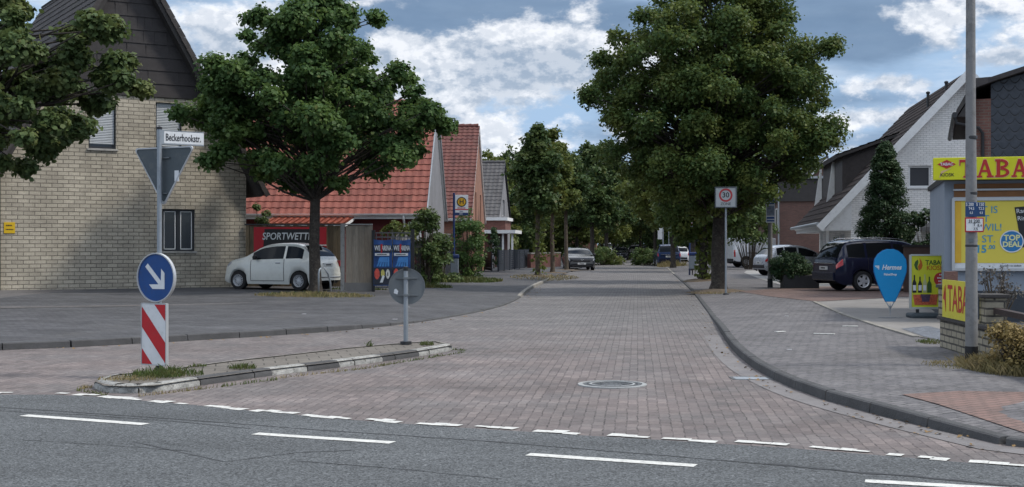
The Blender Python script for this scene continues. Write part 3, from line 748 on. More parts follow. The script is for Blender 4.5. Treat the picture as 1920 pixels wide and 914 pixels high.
# red roofed house
RTILE = tiles('orange_red_tiles', (.265, .088, .066), (.19, .064, .050), .30, .36, moss=.35)
RPLAST = plain('dark_red_render', (.105, .018, .018), .8, .12, 1.5, dirt=.2); GPLAST = plain('grey_render', (.21, .21, .225), .85, .12, .9, dirt=.3)
P0 = Vector((-165 * 50 / F, 50, .2))
Hr = thing('red_roof_house', 'house with a big orange-red pantile roof and dark red walls behind the plank fence', 'house', P0, ST * .35)
wl, MRr, _ = box_house(Hr, -14.5, 0, 0, 8.6, 2.85, 7.35, [RPLAST], holes_f=[])
b = MB(); b.prism([(.02, -.3), (8.55, -.3), (8.55, 2.8), (4.3, 7.2), (.02, 2.8)], 0, .03, MRr @ Matrix.Translation((0, -.035, 0))); b.build('gable_wall', GPLAST, Hr)
gable_roof_y(Hr, -14.5, 0, 0, 8.6, 2.85, 7.35, [RTILE, WHITE], ov=.35, ovy=.12)
b = MB(); sl_ = 4.5 / 4.3
for s_ in (0, 1):
    p = Vector((.15, -.4 if not s_ else 9.0, 2.85 - .4 * sl_ + .06)); q = Vector((.15, 4.3, 7.42)); b.bar(p, q, .05, .12)
b.build('barge_board', ZINC, Hr)
gutter(Hr, -14.6, .15, -.42, 2.62, WHITE, down=[(-.75, -.3)], r=.085)
b = MB(); b.box(-14.6, .1, -.33, -.02, 2.42, 2.56); b.build('fascia', WHITE, Hr)
# porch with small tiled roof in front of it
b = MB(); b.box(-5.6, -2.95, -1.9, -.02, -.3, 2.12); b.build('porch', RPLAST, Hr)
b = MB(); tile_plane(b, (-5.85, -2.3, 2.19), (1, 0, 0), (0, 1, .13), 3.15, 2.25, .24, .3, .035); b.cur = 1; slab(b, (-5.85, -2.3, 2.19), (1, 0, 0), (0, 1, .13), 3.15, 2.25, .1); b.build('porch_roof', [tiles('porch_tiles', (.37, .12, .075), (.30, .10, .065), .24, .3), WHITE], Hr)
MB().box(-.62, -.1, -.03, 0, 1.5, 2.3).build('white_panel', WHITE, Hr)
# second house brown-red
BTILE = tiles('brown_red_tiles', (.155, .060, .050), (.11, .045, .040), .28, .30, moss=.35)
OBR = brick('orange_brick', (.34, .165, .115), (.28, .14, .10), (.22, .17, .14), .24, .08, .010, var=.25, stain=.15, bump=.3)
P1 = Vector((-78 * 64 / F, 64, .2))
H2 = thing('orange_brick_house', 'house with a brown-red tiled roof and an orange brick gable facing the street', 'house', P1, R(-2.4))
h2 = [(7.3 - .3, 7.3 + .3, 5.6 - 2.6, 5.6 - 1.2), (9.0, 9.6, 3.0, 4.4), (3.2, 3.9, 3.0, 4.4)]
_, MR2, _ = box_house(H2, -9, 0, 0, 11.0, 2.9, 7.75, [OBR], holes_r=[(3.4, 4.3, 2.7, 4.2), (7.2, 8.1, 2.7, 4.2), (3.2, 4.5, .4, 1.9)])
for h in [(3.4, 4.3, 2.7, 4.2), (7.2, 8.1, 2.7, 4.2), (3.2, 4.5, .4, 1.9)]: window(H2, *h, WHITE, GLS, .1, MR2)
gable_roof_y(H2, -9, 0, 0, 11.0, 2.9, 7.75, [BTILE, WHITE], ov=.3, ovy=.1, cw=.28, rh=.3)
gutter(H2, -9, .1, -.36, 2.66, WHITE)
# third house grey
GTILE = tiles('grey_tiles', (.10, .098, .10), (.075, .072, .075), .3, .33)
P2 = Vector((-28 * 84 / F, 84, .2))
H3 = thing('grey_roof_house', 'small house with steep grey tiled roof and flat white edged porch', 'house', P2, ST)
_, MR3, _ = box_house(H3, -5.5, 0, 0, 8.5, 3.0, 7.0, [GPLAST], holes_r=[(3.5, 4.8, 3.4, 4.5)])
window(H3, 3.5, 4.8, 3.4, 4.5, WHITE, GLS, .1, MR3)
gable_roof_y(H3, -5.5, 0, 0, 8.5, 3.0, 7.0, [GTILE, BLK], ov=.2, ovy=.12)
DRB = brick('dark_red_brick', (.15, .06, .05), (.12, .05, .042), (.09, .07, .06), .24, .08, .01, stain=.1)
b = MB(); b.box(-.95, .65, -1.0, 2.5, 2.38, 3.0); b.build('porch_parapet', DRB, H3); b = MB(); b.box(-1.05, .8, -1.1, 2.6, 3.0, 3.2); b.build('parapet_cap', WHITE, H3)
b = MB(); b.box(-1.05, 1.35, -1.5, 3.0, 2.16, 2.375); b.build('canopy', WHITE, H3); b = MB(); b.box(-.95, .45, -.2, 2.4, -.2, 2.15); b.build('porch_wall', DRB, H3)
for x, y in ((-.15, -1.2), (.45, -1.2), (1.05, -1.2)): MB().box(x, x + .12, y, y + .12, -.2, 2.155).build('post', WHITE, H3)
MB().box(.0, .38, -.26, -.21, -.1, 2.0).build('door', GLC, H3)
# ---- white brick house, right
WBR = brick('white_brick', (.86, .85, .83), (.78, .775, .76), (.50, .495, .485), .24, .083, .010, var=.2, stain=.16, bump=.45, staincol=(.22, .21, .19))
BRT = tiles('brown_roof_tiles', (.040, .029, .026), (.028, .021, .020), .33, .38, moss=.15, rough=.92)
P3 = Vector((588 * 52 / F, 52, .12)); aW = R(-8)
H4 = thing('white_brick_house', 'white brick house with steep brown tiled roof and long dormer', 'house', P3, aW)
M4 = Matrix.Translation(P3) @ Matrix.Rotation(aW, 4, 'Z'); M4i = M4.inverted()
def w4(x0, y0, x1, y1):
    a = onwall(x0, y0, M4i, M4); c = onwall(x1, y1, M4i, M4); return (a[0], c[0], c[1], a[1])
apx, apz4 = onwall(1812, 142, M4i, M4); W4 = apx * 2; e4 = 2.45; D4 = 13.0
wa = w4(1703, 311, 1746, 352); wb = w4(1795, 205, 1816, 240)
b = MB(); wall_panel(b, 1.0, W4, [(1.0, e4 + (apz4 - e4) / apx * 1.0), (apx, apz4), (W4, e4)], [wa, wb], 0, -.3, .14)
b.face([(1.0, D4, -.3), (1.0, 0, -.3), (1.0, 0, e4 + 1), (1.0, D4, e4 + 1)]); b.face([(W4, 0, -.3), (W4, D4, -.3), (W4, D4, e4), (W4, 0, e4)]); b.face([(W4, D4, -.3), (1.0, D4, -.3), (1.0, D4, e4 + 1), (apx, D4, apz4), (W4, D4, e4)])
b.build('wall', WBR, H4)
window(H4, *wa, WHITE, GLC, .08, fw=.08, sill=WHITE); window(H4, *wb, WHITE, GLC, .08, fw=.08, sill=WHITE)
s4 = (apz4 - e4) / apx; pl = Vector((1, 0, s4)).normalized(); pr = Vector((-1, 0, s4)).normalized(); c4_ = math.sqrt(1 + s4 * s4)
b = MB(); tile_plane(b, (-.25, -.5, e4 - .25 * s4 + .12), (0, 1, 0), pl, D4 + .9, (apx + .25) * c4_, .33, .38); tile_plane(b, (W4 + .3, -.5, e4 - .3 * s4 + .12), (0, 1, 0), pr, D4 + .9, (apx + .3) * c4_, .33, .38)
b.cur = 1; slab(b, (-.25, -.5, e4 - .25 * s4 + .12), (0, 1, 0), pl, D4 + .9, (apx + .25) * c4_, .16); slab(b, (W4 + .3, -.5, e4 - .3 * s4 + .12), (0, 1, 0), pr, D4 + .9, (apx + .3) * c4_, .16)
rf4 = b.build('roof', [BRT, WHITE], H4)
b = MB()
for sg, x0 in ((1, -.3), (-1, W4 + .3)):
    b.bar((x0, -.53, e4 - .3 * s4 + .02), (apx, -.53, apz4 + .04), .05, .30, up=Vector((-sg * s4, 0, 1)).normalized())
b.build('barge_board', WHITE, H4)
b = MB(); b.prism([(-.05, e4 - .35), (1.02, e4 - .35), (1.02, e4 + .95)], -.03, .02); b.build('gable_panel', WHITE, H4)
b = MB(); b.box(-.1, 1.0, -.02, D4, e4 - .38, e4 - .28); b.box(-.14, -.09, -.4, D4, e4 - .4, e4 - .12); b.build('eaves_board', WHITE, H4)
g = MB(); g.tube([(-.36, -.5, e4 - .12), (-.36, D4 + .3, e4 - .14)], .075, 10); g.build('gutter', ZINC, H4, smooth=True)
for yy in (.6, 3.0): MB().box(.08, .2, yy, yy + .12, -.2, e4 - .38).build('porch_post', WHITE, H4)
ML4 = Matrix.Translation((1.0, D4, 0)) @ Matrix.Rotation(R(-90), 4, 'Z')
for a_, c_, z0, z1, nm in ((D4 - 3.0, D4 - 2.0, .0, 2.0, 'door'), (D4 - 6.2, D4 - 4.2, .5, 1.9, 'window'), (D4 - 9.5, D4 - 8, .5, 1.9, 'window')): window(H4, a_, c_, z0, z1, WHITE, GLC, -.06, ML4, mull=2, name=nm)
# long dormer on the street side
dz0 = onwall(1545, 374, M4i, M4)
y0d = 4.3; y1d = 12.6; xd = 1.15; zb_ = e4 + xd * s4; zt_ = zb_ + 1.75; xt = apx * .66; zt2 = e4 + xt * s4 + .02
b = MB(); b.face([(xd, y1d, zb_), (xd, y0d, zb_), (xd, y0d, zt_), (xd, y1d, zt_)])
for yy in (y0d, y1d):
    P = [(xd, yy, zb_), (xt, yy, zt2), (xd, yy, zt_)]; b.face(P if yy == y0d else P[::-1])
dm = b.build('dormer', [plain('dormer_slates', (.045, .038, .037), .7, .25, 5, bump=.4)], H4)
b = MB(); vv = Vector((xt - xd + .25, 0, zt2 - zt_ + .08)); tile_plane(b, (xd - .3, y0d - .25, zt_ - .02), (0, 1, 0), vv, y1d - y0d + .5, vv.length, .33, .38); b.cur = 1; slab(b, (xd - .3, y0d - .25, zt_ - .02), (0, 1, 0), vv, y1d - y0d + .5, vv.length, .12); b.build('dormer_roof', [BRT, SOF], dm)
b = MB()
def ypx(px, xl_):
    lo, hi_ = 0, 30
    for _ in range(40):
        mid = (lo + hi_) / 2; w_ = M4 @ Vector((xl_, mid, 0))
        if CX + F * w_.x / w_.y > px: lo = mid
        else: hi_ = mid
    return lo
for px_ in (1565, 1541):
    yy = ypx(px_, xd); MB().prism([(xd - .40, zb_ - .45), (xd - .004, zb_), (xd - .004, zt_ - .1), (xd - .10, zt_ - .1)], yy, yy + .09).build('dormer_fin', WHITE, dm)
for i, (xx, yy, h) in enumerate(((apx - 1.15, 1.9, .62), (apx - .55, 1.2, .32))):
    z = e4 + xx * s4 + .1; MB().lathe([(.06, z), (.06, z + h), (.085, z + h + .02), (.085, z + h + .08), (0, z + h + .12)], 12, Matrix.Translation((xx, yy, 0))).build('vent_pipe', DGUT, rf4, smooth=True)
# small lean-to roof at its right side
b = MB(); q0 = onwall(1742, 397, M4i, M4, -2); 
b.box(q0[0] + .35, q0[0] + 2.4, -2.0, -.02, -.2, 2.1); b.build('lean_to', WBR, H4); b = MB(); b.prism([(q0[0], 2.18), (q0[0] + .9, 2.75), (q0[0] + 2.6, 2.9), (q0[0] + 2.6, 2.75), (q0[0] + .9, 2.58), (q0[0], 2.02)], -2.3, -.05); b.build('lean_to_roof', DGUT, H4)
# ---- brown brick houses beyond
BBR = brick('brown_brick', (.155, .085, .07), (.12, .068, .058), (.10, .08, .07), .24, .08, .01, stain=.15, var=.25)
P5 = Vector(((1463 - CX) * 82 / F, 82, .1))
H5 = thing('brown_brick_house', 'brown brick house with a dark slate clad top storey behind the silver hatchback', 'house', P5, R(-6))
M5 = Matrix.Translation(P5) @ Matrix.Rotation(R(-6), 4, 'Z')
hl = [(3.6, 4.8, 2.7, 3.9)]
b = MB(); b.box(0, 8.5, 0, 9, -.3, 4.3); b.build('wall', BBR, H5)
b = MB(); b.box(-.12, 8.6, -.12, 9.1, 4.3, 5.75); b.build('upper_cladding', SOF, H5)
b = MB(); b.box(-.25, 8.7, -.3, 9.2, 5.75, 5.9); b.build('roof', ZINC, H5)
for xx in (.5,): MB().tube([(xx - .62, -.1, -.2), (xx - .62, -.1, 5.2)], .05, 8).build('downpipe', ZINC, H5, smooth=True)
ML5 = Matrix.Translation((0, 9, 0)) @ Matrix.Rotation(R(-90), 4, 'Z')
window(H5, 6.2, 7.4, 2.6, 3.9, WHITE, GLS, -.04, ML5)
P6 = Vector(((1440 - CX) * 100 / F, 100, .1))
H6 = thing('gabled_brick_house', 'brown brick house with a grey tiled gable roof farther down on the right', 'house', P6, R(-96))
M6L = 9.0
_, MR6, ML6 = box_house(H6, -9, 0, 0, 9, 3.6, 8.2, [BBR])
gable_roof_y(H6, -9, 0, 0, 9, 3.6, 8.2, [GTILE, WHITE], ov=.3)
# ---- slate clad house, far right
SL = Vector(((1828 - CX) * 36 / F, 36, .12))
H7 = thing('slate_clad_house', 'house clad in dark fish-scale slates rising behind the kiosk at the right edge', 'house', SL, R(-18))
M7 = Matrix.Translation(SL) @ Matrix.Rotation(R(-18), 4, 'Z'); M7i = M7.inverted()
def q7(px, py, y=0): return onwall(px, py, M7i, M7, y)
RBB = brick('red_brown_brick', (.19, .09, .07), (.14, .07, .058), (.16, .13, .11), .24, .08, .012, stain=.1, var=.3)
b = MB(); b.box(0, .42, .0, 8, -.3, q7(1840, 186)[1]); b.box(.42, 8, .06, 8, -.3, 3.0); b.build('wall', RBB, H7)
def slate_mat():
    m, t = new_mat('fish_scale_slate')
    uv = t.node('ShaderNodeTexCoord').outputs['UV']; s2 = t.node('ShaderNodeSeparateXYZ', {0: uv})
    rw = .23; cw = .30
    v = t.m('DIVIDE', s2.outputs[1], rw); row = t.m('FLOOR', v); fv = t.m('SUBTRACT', v, row)
    u = t.m('ADD', t.m('DIVIDE', s2.outputs[0], cw), t.m('MULTIPLY', row, .5)); fu = t.m('SUBTRACT', u, t.m('FLOOR', u))
    d = t.m('ABSOLUTE', t.m('SUBTRACT', fu, .5)); arc = t.m('MULTIPLY', t.m('MULTIPLY', d, d), 2.6)
    line = t.ramp(t.m('ABSOLUTE', t.m('SUBTRACT', fv, t.m('ADD', arc, .12))), .0, .11, 1, 0)
    col = t.mix(line, (.040, .046, .058), (.012, .013, .016))
    k = t.ramp(t.noise(uv, 6, 5), .3, .7, .8, 1.25, False)
    t.put(t.b.inputs['Base Color'], t.node('ShaderNodeVectorMath', {0: col, 3: k}, operation='SCALE').outputs[0]); t.b.inputs['Roughness'].default_value = .5
    t.put(t.b.inputs['Normal'], t.node('ShaderNodeBump', {'Height': t.m('ADD', fv, t.m('MULTIPLY', line, -1.0)), 'Strength': .6, 'Distance': .02}).outputs[0])
    return m
SLATE = slate_mat()
top = [(.42, q7(1852, 158)[1]), (q7(1925, 136)[0], q7(1925, 136)[1]), (7, 8.3), (8, 7.8)]
b = MB(); b.prism([(.42, 3.0), (8, 3.0)] + top[::-1], .0, .2); b.build('slate_gable', SLATE, H7)
b = MB(); b.prism([(.42, 3.0), (8, 3.0)] + top[::-1], .2, 8); b.build('upper_floor', RBB, H7)
b = MB(); ea = q7(1793, 212)
b.prism([(ea[0], ea[1] - .12), (.02, q7(1832, 160)[1] - .1), (.42, top[0][1] + .02), (top[1][0], top[1][1] + .03), (7, 8.34), (8.2, 7.8), (8.2, 7.95), (7, 8.5), (top[1][0], top[1][1] + .16), (.42, top[0][1] + .16), (-.02, q7(1830, 153)[1] + .05), (ea[0], ea[1] + .05)], -.35, 8.2)
b.build('roof', DTILE, H7)
b = MB(); b.prism([(ea[0] + .03, ea[1] - .14), (.0, ea[1] - .14), (.0, q7(1832, 160)[1] - .15)], -.3, 8); b.build('soffit', SOF, H7)
b = MB(); b.tube([(ea[0] - .05, -.45, ea[1] - .1), (ea[0] - .05, 8, ea[1] - .1)], .08, 10); b.tube([(ea[0] - .05, -.35, ea[1] - .15), (ea[0], -.35, ea[1] - .32), (.1, -.1, ea[1] - .45), (.2, -.06, ea[1] - .6), (.2, -.06, 0)], .045, 8); b.build('gutter', DGUT, H7, smooth=True)
# ---- far houses glimpsed through the trees
for nm, lab, px, Y, w_, ez_, rz_, wm, rm in (('distant_brick_house', 'orange brick house glimpsed between trunks beyond the black hatchback', 1088, 150, 3.4, 2.4, 4.4, OBR, BTILE),
                                             ('distant_tiled_house', 'low house with a red tiled roof glimpsed through the trees past the white van', 1335, 140, 8, 2.6, 5, DRB, BTILE)):
    Hn = thing(nm, lab, 'house', at(px, 460, Y) * Vector((1, 1, 0)) if False else (at(px, 460, Y).x, Y, 0), ST)
    box_house(Hn, -w_ / 2, w_ / 2, 0, 9, ez_, rz_, [wm]); gable_roof_y(Hn, -w_ / 2, w_ / 2, 0, 9, ez_, rz_, [rm, WHITE], ov=.3)
# ================================================================== TREES AND PLANTS
BARK = plain('tree_bark', (.042, .035, .029), .9, .6, 6, bump=1.0, bscale=14, dirt=.75, dirtcol=(.13, .118, .10))
BARKY = plain('young_bark', (.085, .068, .050), .9, .35, 6, bump=.8, bscale=22, dirt=.5, dirtcol=(.04, .035, .03))
F_MAPLE = foliage('maple_leaves', (.050, .102, .034), (.080, .148, .046), (.135, .205, .055), .4)
F_LIME = foliage('dense_leaves', (.050, .100, .032), (.084, .138, .040), (.160, .185, .046), .42)
F_NEAR = foliage('near_leaves', (.068, .110, .042), (.098, .150, .052), (.150, .175, .055), .35)
F_DARK = foliage('far_leaves', (.042, .080, .028), (.060, .105, .034), (.100, .130, .038), .3)
F_YEL = foliage('yellow_green_leaves', (.085, .120, .030), (.115, .150, .036), (.160, .170, .042), .35)
F_CON = foliage('conifer_needles', (.028, .062, .026), (.042, .080, .034), (.060, .100, .036), .15)
F_SHR = foliage('shrub_leaves', (.062, .105, .034), (.085, .135, .042), (.130, .155, .046), .30)
F_DRY = foliage('dry_grass', (.30, .235, .125), (.22, .18, .085), (.15, .15, .055), .2)
F_GRS = foliage('green_grass', (.055, .095, .025), (.09, .12, .03), (.14, .12, .05), .25)
def leaf_mesh(name, C, Nn, size, mat, parent, rng, fold=.25, asp=.8, five=False):
    """C centres, Nn leaf normals; one small folded leaf each"""
    n = len(C); sz = size * rng.uniform(.5, 1.35, (n, 1))
    a = rng.normal(size=(n, 3)); a[:, 2] -= .5; U = a - (a * Nn).sum(1, keepdims=True) * Nn; U /= np.linalg.norm(U, axis=1, keepdims=True) + 1e-9
    V = np.cross(Nn, U)
    if five:
        pts = [-.5 * U, -.15 * U + .5 * V + fold * .6 * Nn, .25 * U + .42 * V + fold * .4 * Nn, .55 * U, .25 * U - .42 * V + fold * .4 * Nn, -.15 * U - .5 * V + fold * .6 * Nn]
    else: pts = [-.5 * U, .05 * U + .5 * asp * V + fold * Nn * .5, .55 * U, .05 * U - .5 * asp * V + fold * Nn * .5]
    k = len(pts); P = np.stack([C + p * sz for p in pts], 1).reshape(-1, 3)
    me = bpy.data.meshes.new(name); me.vertices.add(n * k); me.vertices.foreach_set('co', P.astype(np.float32).ravel())
    me.loops.add(n * k); me.loops.foreach_set('vertex_index', np.arange(n * k, dtype=np.int32))
    me.polygons.add(n); me.polygons.foreach_set('loop_start', np.arange(0, n * k, k, dtype=np.int32))
    me.polygons.foreach_set('loop_total', np.full(n, k, dtype=np.int32))
    me.materials.append(mat); me.update(calc_edges=True)
    o = bpy.data.objects.new(name, me); COL.objects.link(o)
    if parent: o.parent = parent
    return o
def clump_points(rng, c, r, n, flat=.62, updir=.35, cover=.15):
    d = rng.normal(size=(n, 3)); d[:, 2] = d[:, 2] + updir; d /= np.linalg.norm(d, axis=1, keepdims=True)
    rad = r * rng.uniform(cover, 1.0, (n, 1)) ** .38
    bump = 1 + .22 * np.sin(d[:, :1] * 7 + c[0] * 9) * np.cos(d[:, 1:2] * 6 + c[1] * 7)
    P = c + d * rad * bump * np.array([1, 1, flat]) + rng.normal(size=(n, 3)) * r * .13
    N = d * .55 + rng.normal(size=(n, 3)) * .42; N[:, 2] += .45; N /= np.linalg.norm(N, axis=1, keepdims=True)
    return P, N
def crown_tree(name, label, base, prof, trunk_r, nclump, leaves, cr, leaf, mat, seed, bark=BARK, group=None, depth=1.0, gap=.0, shell=.45, cat='tree', five=False, lean=0.0, limbs=True, wood=1.0, sprout=0, flat=.62, htr=None, lobes=None, tx=0, dr=4.0, dens=1.0, fill=0, jit=.13):
    """prof: list of (z, xleft, xright) crown silhouette about the trunk, any plan angle blends left and right"""
    rng = np.random.default_rng(seed)
    root = thing(name, label, cat, base, 0, group)
    zs = np.array([p[0] for p in prof]); xl = np.array([-p[1] for p in prof]); xr = np.array([p[2] for p in prof])
    z0, z1 = zs.min(), zs.max()
    o_ = np.argsort(zs); zs = zs[o_]; xl = xl[o_]; xr = xr[o_]
    def rad(z, ph):
        l = np.interp(z, zs, xl); r = np.interp(z, zs, xr); c = math.cos(ph)
        w = (1 + c) / 2; base_ = l * (1 - w) + r * w
        return max(.05, base_ * (1 - (1 - depth) * abs(math.sin(ph))))
    cl = []; tries = 0
    wz = np.array([max(.2, (np.interp(z, zs, xl) + np.interp(z, zs, xr))) for z in np.linspace(z0, z1, 60)]); wz = wz / wz.sum()
    if lobes:
        k_ = base[1] / F; cxm = sum(l[0] for l in lobes) / len(lobes); hwm = max(abs(l[0] - cxm) for l in lobes) * 1.08
        for (lx, ly, rx, ry) in lobes:
            Rx, Rz = rx * k_, ry * k_; dmax = dr * math.sqrt(max(.06, 1 - ((lx - cxm) / hwm) ** 2)) * min(1, .35 + (abs(ly - lobes[0][1]) / 160))
            nn_ = max(2, int(dens * Rx * Rz / (cr * cr) * (1.2 + dmax * 1.1)))
            for _ in range(nn_):
                a_ = rng.uniform(0, 6.28); f_ = math.sqrt(rng.uniform(0, 1)); cc = cr * rng.uniform(.5, 1.15); cc = min(cc, .25 + .7 * min(Rx, Rz) + .02)
                ex = max(.05, Rx - cc * .75); ezz = max(.03, Rz - cc * .55)
                cl.append((np.array([(lx - tx) * k_ + ex * f_ * math.cos(a_), rng.uniform(-1, 1) * dmax * (.55 + .45 * rng.random()), CH - (ly - HY) * k_ - base[2] + ezz * f_ * math.sin(a_)]), cc))
    target_n = len(cl) + fill if lobes else nclump
    while len(cl) < target_n and tries < nclump * 60:
        tries += 1
        z = rng.choice(np.linspace(z0, z1, 60), p=wz) + rng.uniform(-.5, .5) * (z1 - z0) / 60; ph = rng.uniform(0, 2 * math.pi)
        r = rad(z, ph); f = shell + (1 - shell) * rng.uniform(0, 1) ** .6 if rng.random() < .8 else rng.uniform(0, .6)
        rr = max(0, r - cr * .28) * f
        p = np.array([rr * math.cos(ph) + lean * (z - z0), rr * math.sin(ph), z])
        if gap and (math.sin(p[0] * 1.9 + seed) + math.sin(p[2] * 2.3 + 1.7 * p[0]) + math.sin(p[1] * 2.1 + seed * 2)) * .33 < -1 + gap * 2: continue
        cc = min(cr * rng.uniform(.6, 1.25), max(.22, r * .8))
        if not lobes and any(np.linalg.norm(p - q) < .42 * min(cc, c_) for q, c_ in cl): continue
        cl.append((p, cc))
    tot = sum(c ** 2 for _, c in cl); Ps = []; Ns = []
    for p, c in cl:
        n = max(12, int(leaves * c * c / tot)); P, N = clump_points(rng, p, c, n, flat); P += rng.normal(size=P.shape) * c * (jit - .13) * 1.2; Ps.append(P); Ns.append(N)
        # stray sprigs that break up the outline
        k = 3 if c > .3 else 1
        for _ in range(k):
            d = rng.normal(size=3); d[2] = abs(d[2]) * .8; d /= np.linalg.norm(d); L = c * rng.uniform(1.0, 1.5); m = int(8 + 10 * c)
            t = rng.uniform(.6, 1.0, (m, 1)); Q = p + d * L * t * np.array([1, 1, .8]) + rng.normal(size=(m, 3)) * leaf * .55; Ps.append(Q)
            nn = rng.normal(size=(m, 3)) * .6; nn[:, 2] += .7; nn /= np.linalg.norm(nn, axis=1, keepdims=True); Ns.append(nn)
    ht = htr if htr is not None else z0 + (z1 - z0) * .12
    b = MB()
    top = z0 + (z1 - z0) * .8
    tp = [(0, 0, -.15), (0, 0, .02), (.01, 0, .25), (.03 * math.sin(seed), 0, ht * .5), (0.04 * math.sin(seed * 2), .02, ht)]
    tr = [trunk_r * 1.75, trunk_r * 1.45, trunk_r * 1.12, trunk_r * .95, trunk_r * .88]
    for i in range(1, 6):
        f = i / 5; tp.append((lean * (ht + (top - ht) * f - z0) + .12 * math.sin(seed + i * 1.3) * f, .1 * math.cos(seed * 3 + i), ht + (top - ht) * f)); tr.append(trunk_r * .88 * (1 - f * .88))
    b.tube(tp, tr, 12, cap=True)
    if limbs:
        for p, c in cl:
            q = Vector(p); hr = math.hypot(q.x, q.y); zs_ = max(ht * .93, min(top - .3, q.z - .55 * hr - .2))
            s = Vector((lean * max(0, zs_ - z0), 0, zs_)); mid = s.lerp(q, .5) + Vector((0, 0, .12 * hr)) + Vector(rng.normal(size=3) * .06 * hr)
            r0 = min(trunk_r * .42, .02 + .018 * hr + .03 * c) * wood * (.62 if lobes else 1)
            b.tube([s, s.lerp(mid, .5) + Vector(rng.normal(size=3) * .03 * hr), mid, mid.lerp(q, .6), q], [r0, r0 * .8, r0 * .6, r0 * .4, r0 * .15], 5, cap=False)
    b.build('trunk', bark, root, smooth='full')
    if sprout:
        m = sprout; t = rng.uniform(.1, ht, (m, 1)); a = rng.uniform(0, 6.28, (m, 1)); rr = trunk_r + rng.uniform(.02, .28, (m, 1)) * (1.2 - t / (ht + .1))
        P = np.hstack([rr * np.cos(a) + .1, rr * np.sin(a), t]); N = rng.normal(size=(m, 3)); N[:, 2] += .6; N /= np.linalg.norm(N, axis=1, keepdims=True)
        leaf_mesh('trunk_shoots', P, N, leaf * 1.1, F_YEL, root, rng)['kind'] = 'stuff'
    P = np.vstack(Ps); N = np.vstack(Ns)
    leaf_mesh('crown', P, N, leaf, mat, root, rng, five=five)
    return root
def px_prof(pts, tx, by, Y, z0):
    """(py, pxl, pxr) -> (z above base, x left, x right) metres"""
    k = Y / F; return [(CH - (py - HY) * k - z0, (l - tx) * k, (r - tx) * k) for py, l, r in pts]
# the two big street trees and the one hanging in at the top left
t1 = onL(591, 549); t1.z -= .0
crown_tree('street_tree', 'spreading dark green maple beside the white hatchback, its mottled trunk in a grass patch', t1,
           px_prof([(-28, 570, 640), (10, 500, 672), (45, 462, 700), (85, 455, 690), (118, 470, 668), (145, 425, 740), (170, 372, 800), (205, 335, 832), (238, 352, 830), (270, 395, 795), (300, 420, 782), (330, 470, 745), (350, 545, 650)], 591, 549, t1.y, t1.z),
           .17, 340, 88000, .40, .112, F_MAPLE, 11, tx=591, dr=3.4, dens=.62, fill=60, jit=.33, lobes=[(590, 14, 46, 24), (640, 24, 42, 28), (555, 32, 42, 24), (703, 34, 8, 9), (668, 52, 28, 24), (488, 45, 30, 17), (480, 80, 32, 19), (538, 75, 44, 25), (650, 85, 32, 26), (600, 92, 44, 25), (680, 98, 16, 12),
            (530, 112, 44, 17), (610, 130, 48, 25), (443, 108, 10, 7), (432, 140, 24, 15), (400, 165, 32, 16), (735, 132, 22, 10), (757, 140, 10, 8), (700, 160, 44, 20), (480, 162, 56, 26), (560, 160, 56, 28), (640, 172, 50, 30), (765, 185, 40, 22), (812, 214, 24, 14), (832, 236, 8, 7),
            (378, 190, 42, 16), (348, 214, 24, 13), (398, 226, 50, 19), (460, 208, 58, 30), (540, 222, 58, 30), (620, 228, 58, 34), (700, 218, 58, 30), (775, 236, 40, 18), (480, 252, 54, 20), (560, 266, 54, 27), (640, 276, 54, 27), (722, 276, 52, 23), (780, 285, 22, 13),
            (432, 292, 28, 10), (500, 302, 34, 15), (620, 316, 42, 19), (702, 318, 42, 14), (752, 302, 26, 12), (590, 334, 26, 14), (645, 347, 26, 9), (452, 262, 24, 12), (408, 308, 13, 6), (540, 318, 30, 12)], five=True, flat=.55, wood=1.0, htr=px_prof([(365, 0, 0)], 0, 0, t1.y, t1.z)[0][0])
t2 = onR(1347, 544)
crown_tree('street_tree', 'largest tree in the street, broad dense crown, behind the 30 zone sign', t2,
           px_prof([(-50, 1290, 1400), (-15, 1250, 1450), (20, 1205, 1470), (60, 1175, 1485), (105, 1140, 1535), (150, 1120, 1545), (200, 1090, 1562), (245, 1112, 1565), (290, 1130, 1550), (330, 1160, 1505), (365, 1190, 1440), (388, 1250, 1420)], 1347, 544, t2.y, t2.z),
           .23, 520, 175000, .42, .112, F_LIME, 23, tx=1347, dr=4.3, dens=.55, fill=210, jit=.30, lobes=[(1350, -35, 50, 20), (1300, -8, 56, 36), (1380, -8, 56, 36), (1440, 14, 32, 28), (1252, 20, 26, 22), (1200, 42, 22, 16), (1230, 70, 44, 32), (1300, 52, 58, 40), (1380, 52, 58, 40), (1446, 48, 36, 30), (1160, 84, 24, 16), (1132, 110, 20, 14), (1190, 112, 48, 30), (1270, 120, 58, 38),
            (1350, 120, 58, 38), (1430, 112, 50, 34), (1490, 104, 36, 20), (1528, 108, 14, 12), (1100, 184, 20, 11), (1140, 160, 38, 28), (1210, 172, 58, 35), (1300, 190, 62, 38), (1390, 182, 62, 38), (1460, 168, 54, 34), (1524, 150, 26, 24), (1140, 234, 42, 28), (1210, 242, 58, 34), (1290, 262, 62, 38), (1380, 262, 62, 38),
            (1460, 242, 58, 36), (1528, 222, 34, 32), (1553, 190, 12, 10), (1156, 290, 36, 22), (1212, 312, 48, 28), (1290, 332, 58, 34), (1380, 332, 58, 34), (1460, 312, 46, 28), (1526, 282, 26, 20), (1500, 332, 18, 12), (1252, 372, 42, 24), (1330, 376, 56, 22), (1402, 374, 40, 20)], flat=.7, htr=2.6)
Yn = 30.0
tn = Vector(((-95 - CX) * Yn / F, Yn, .2))
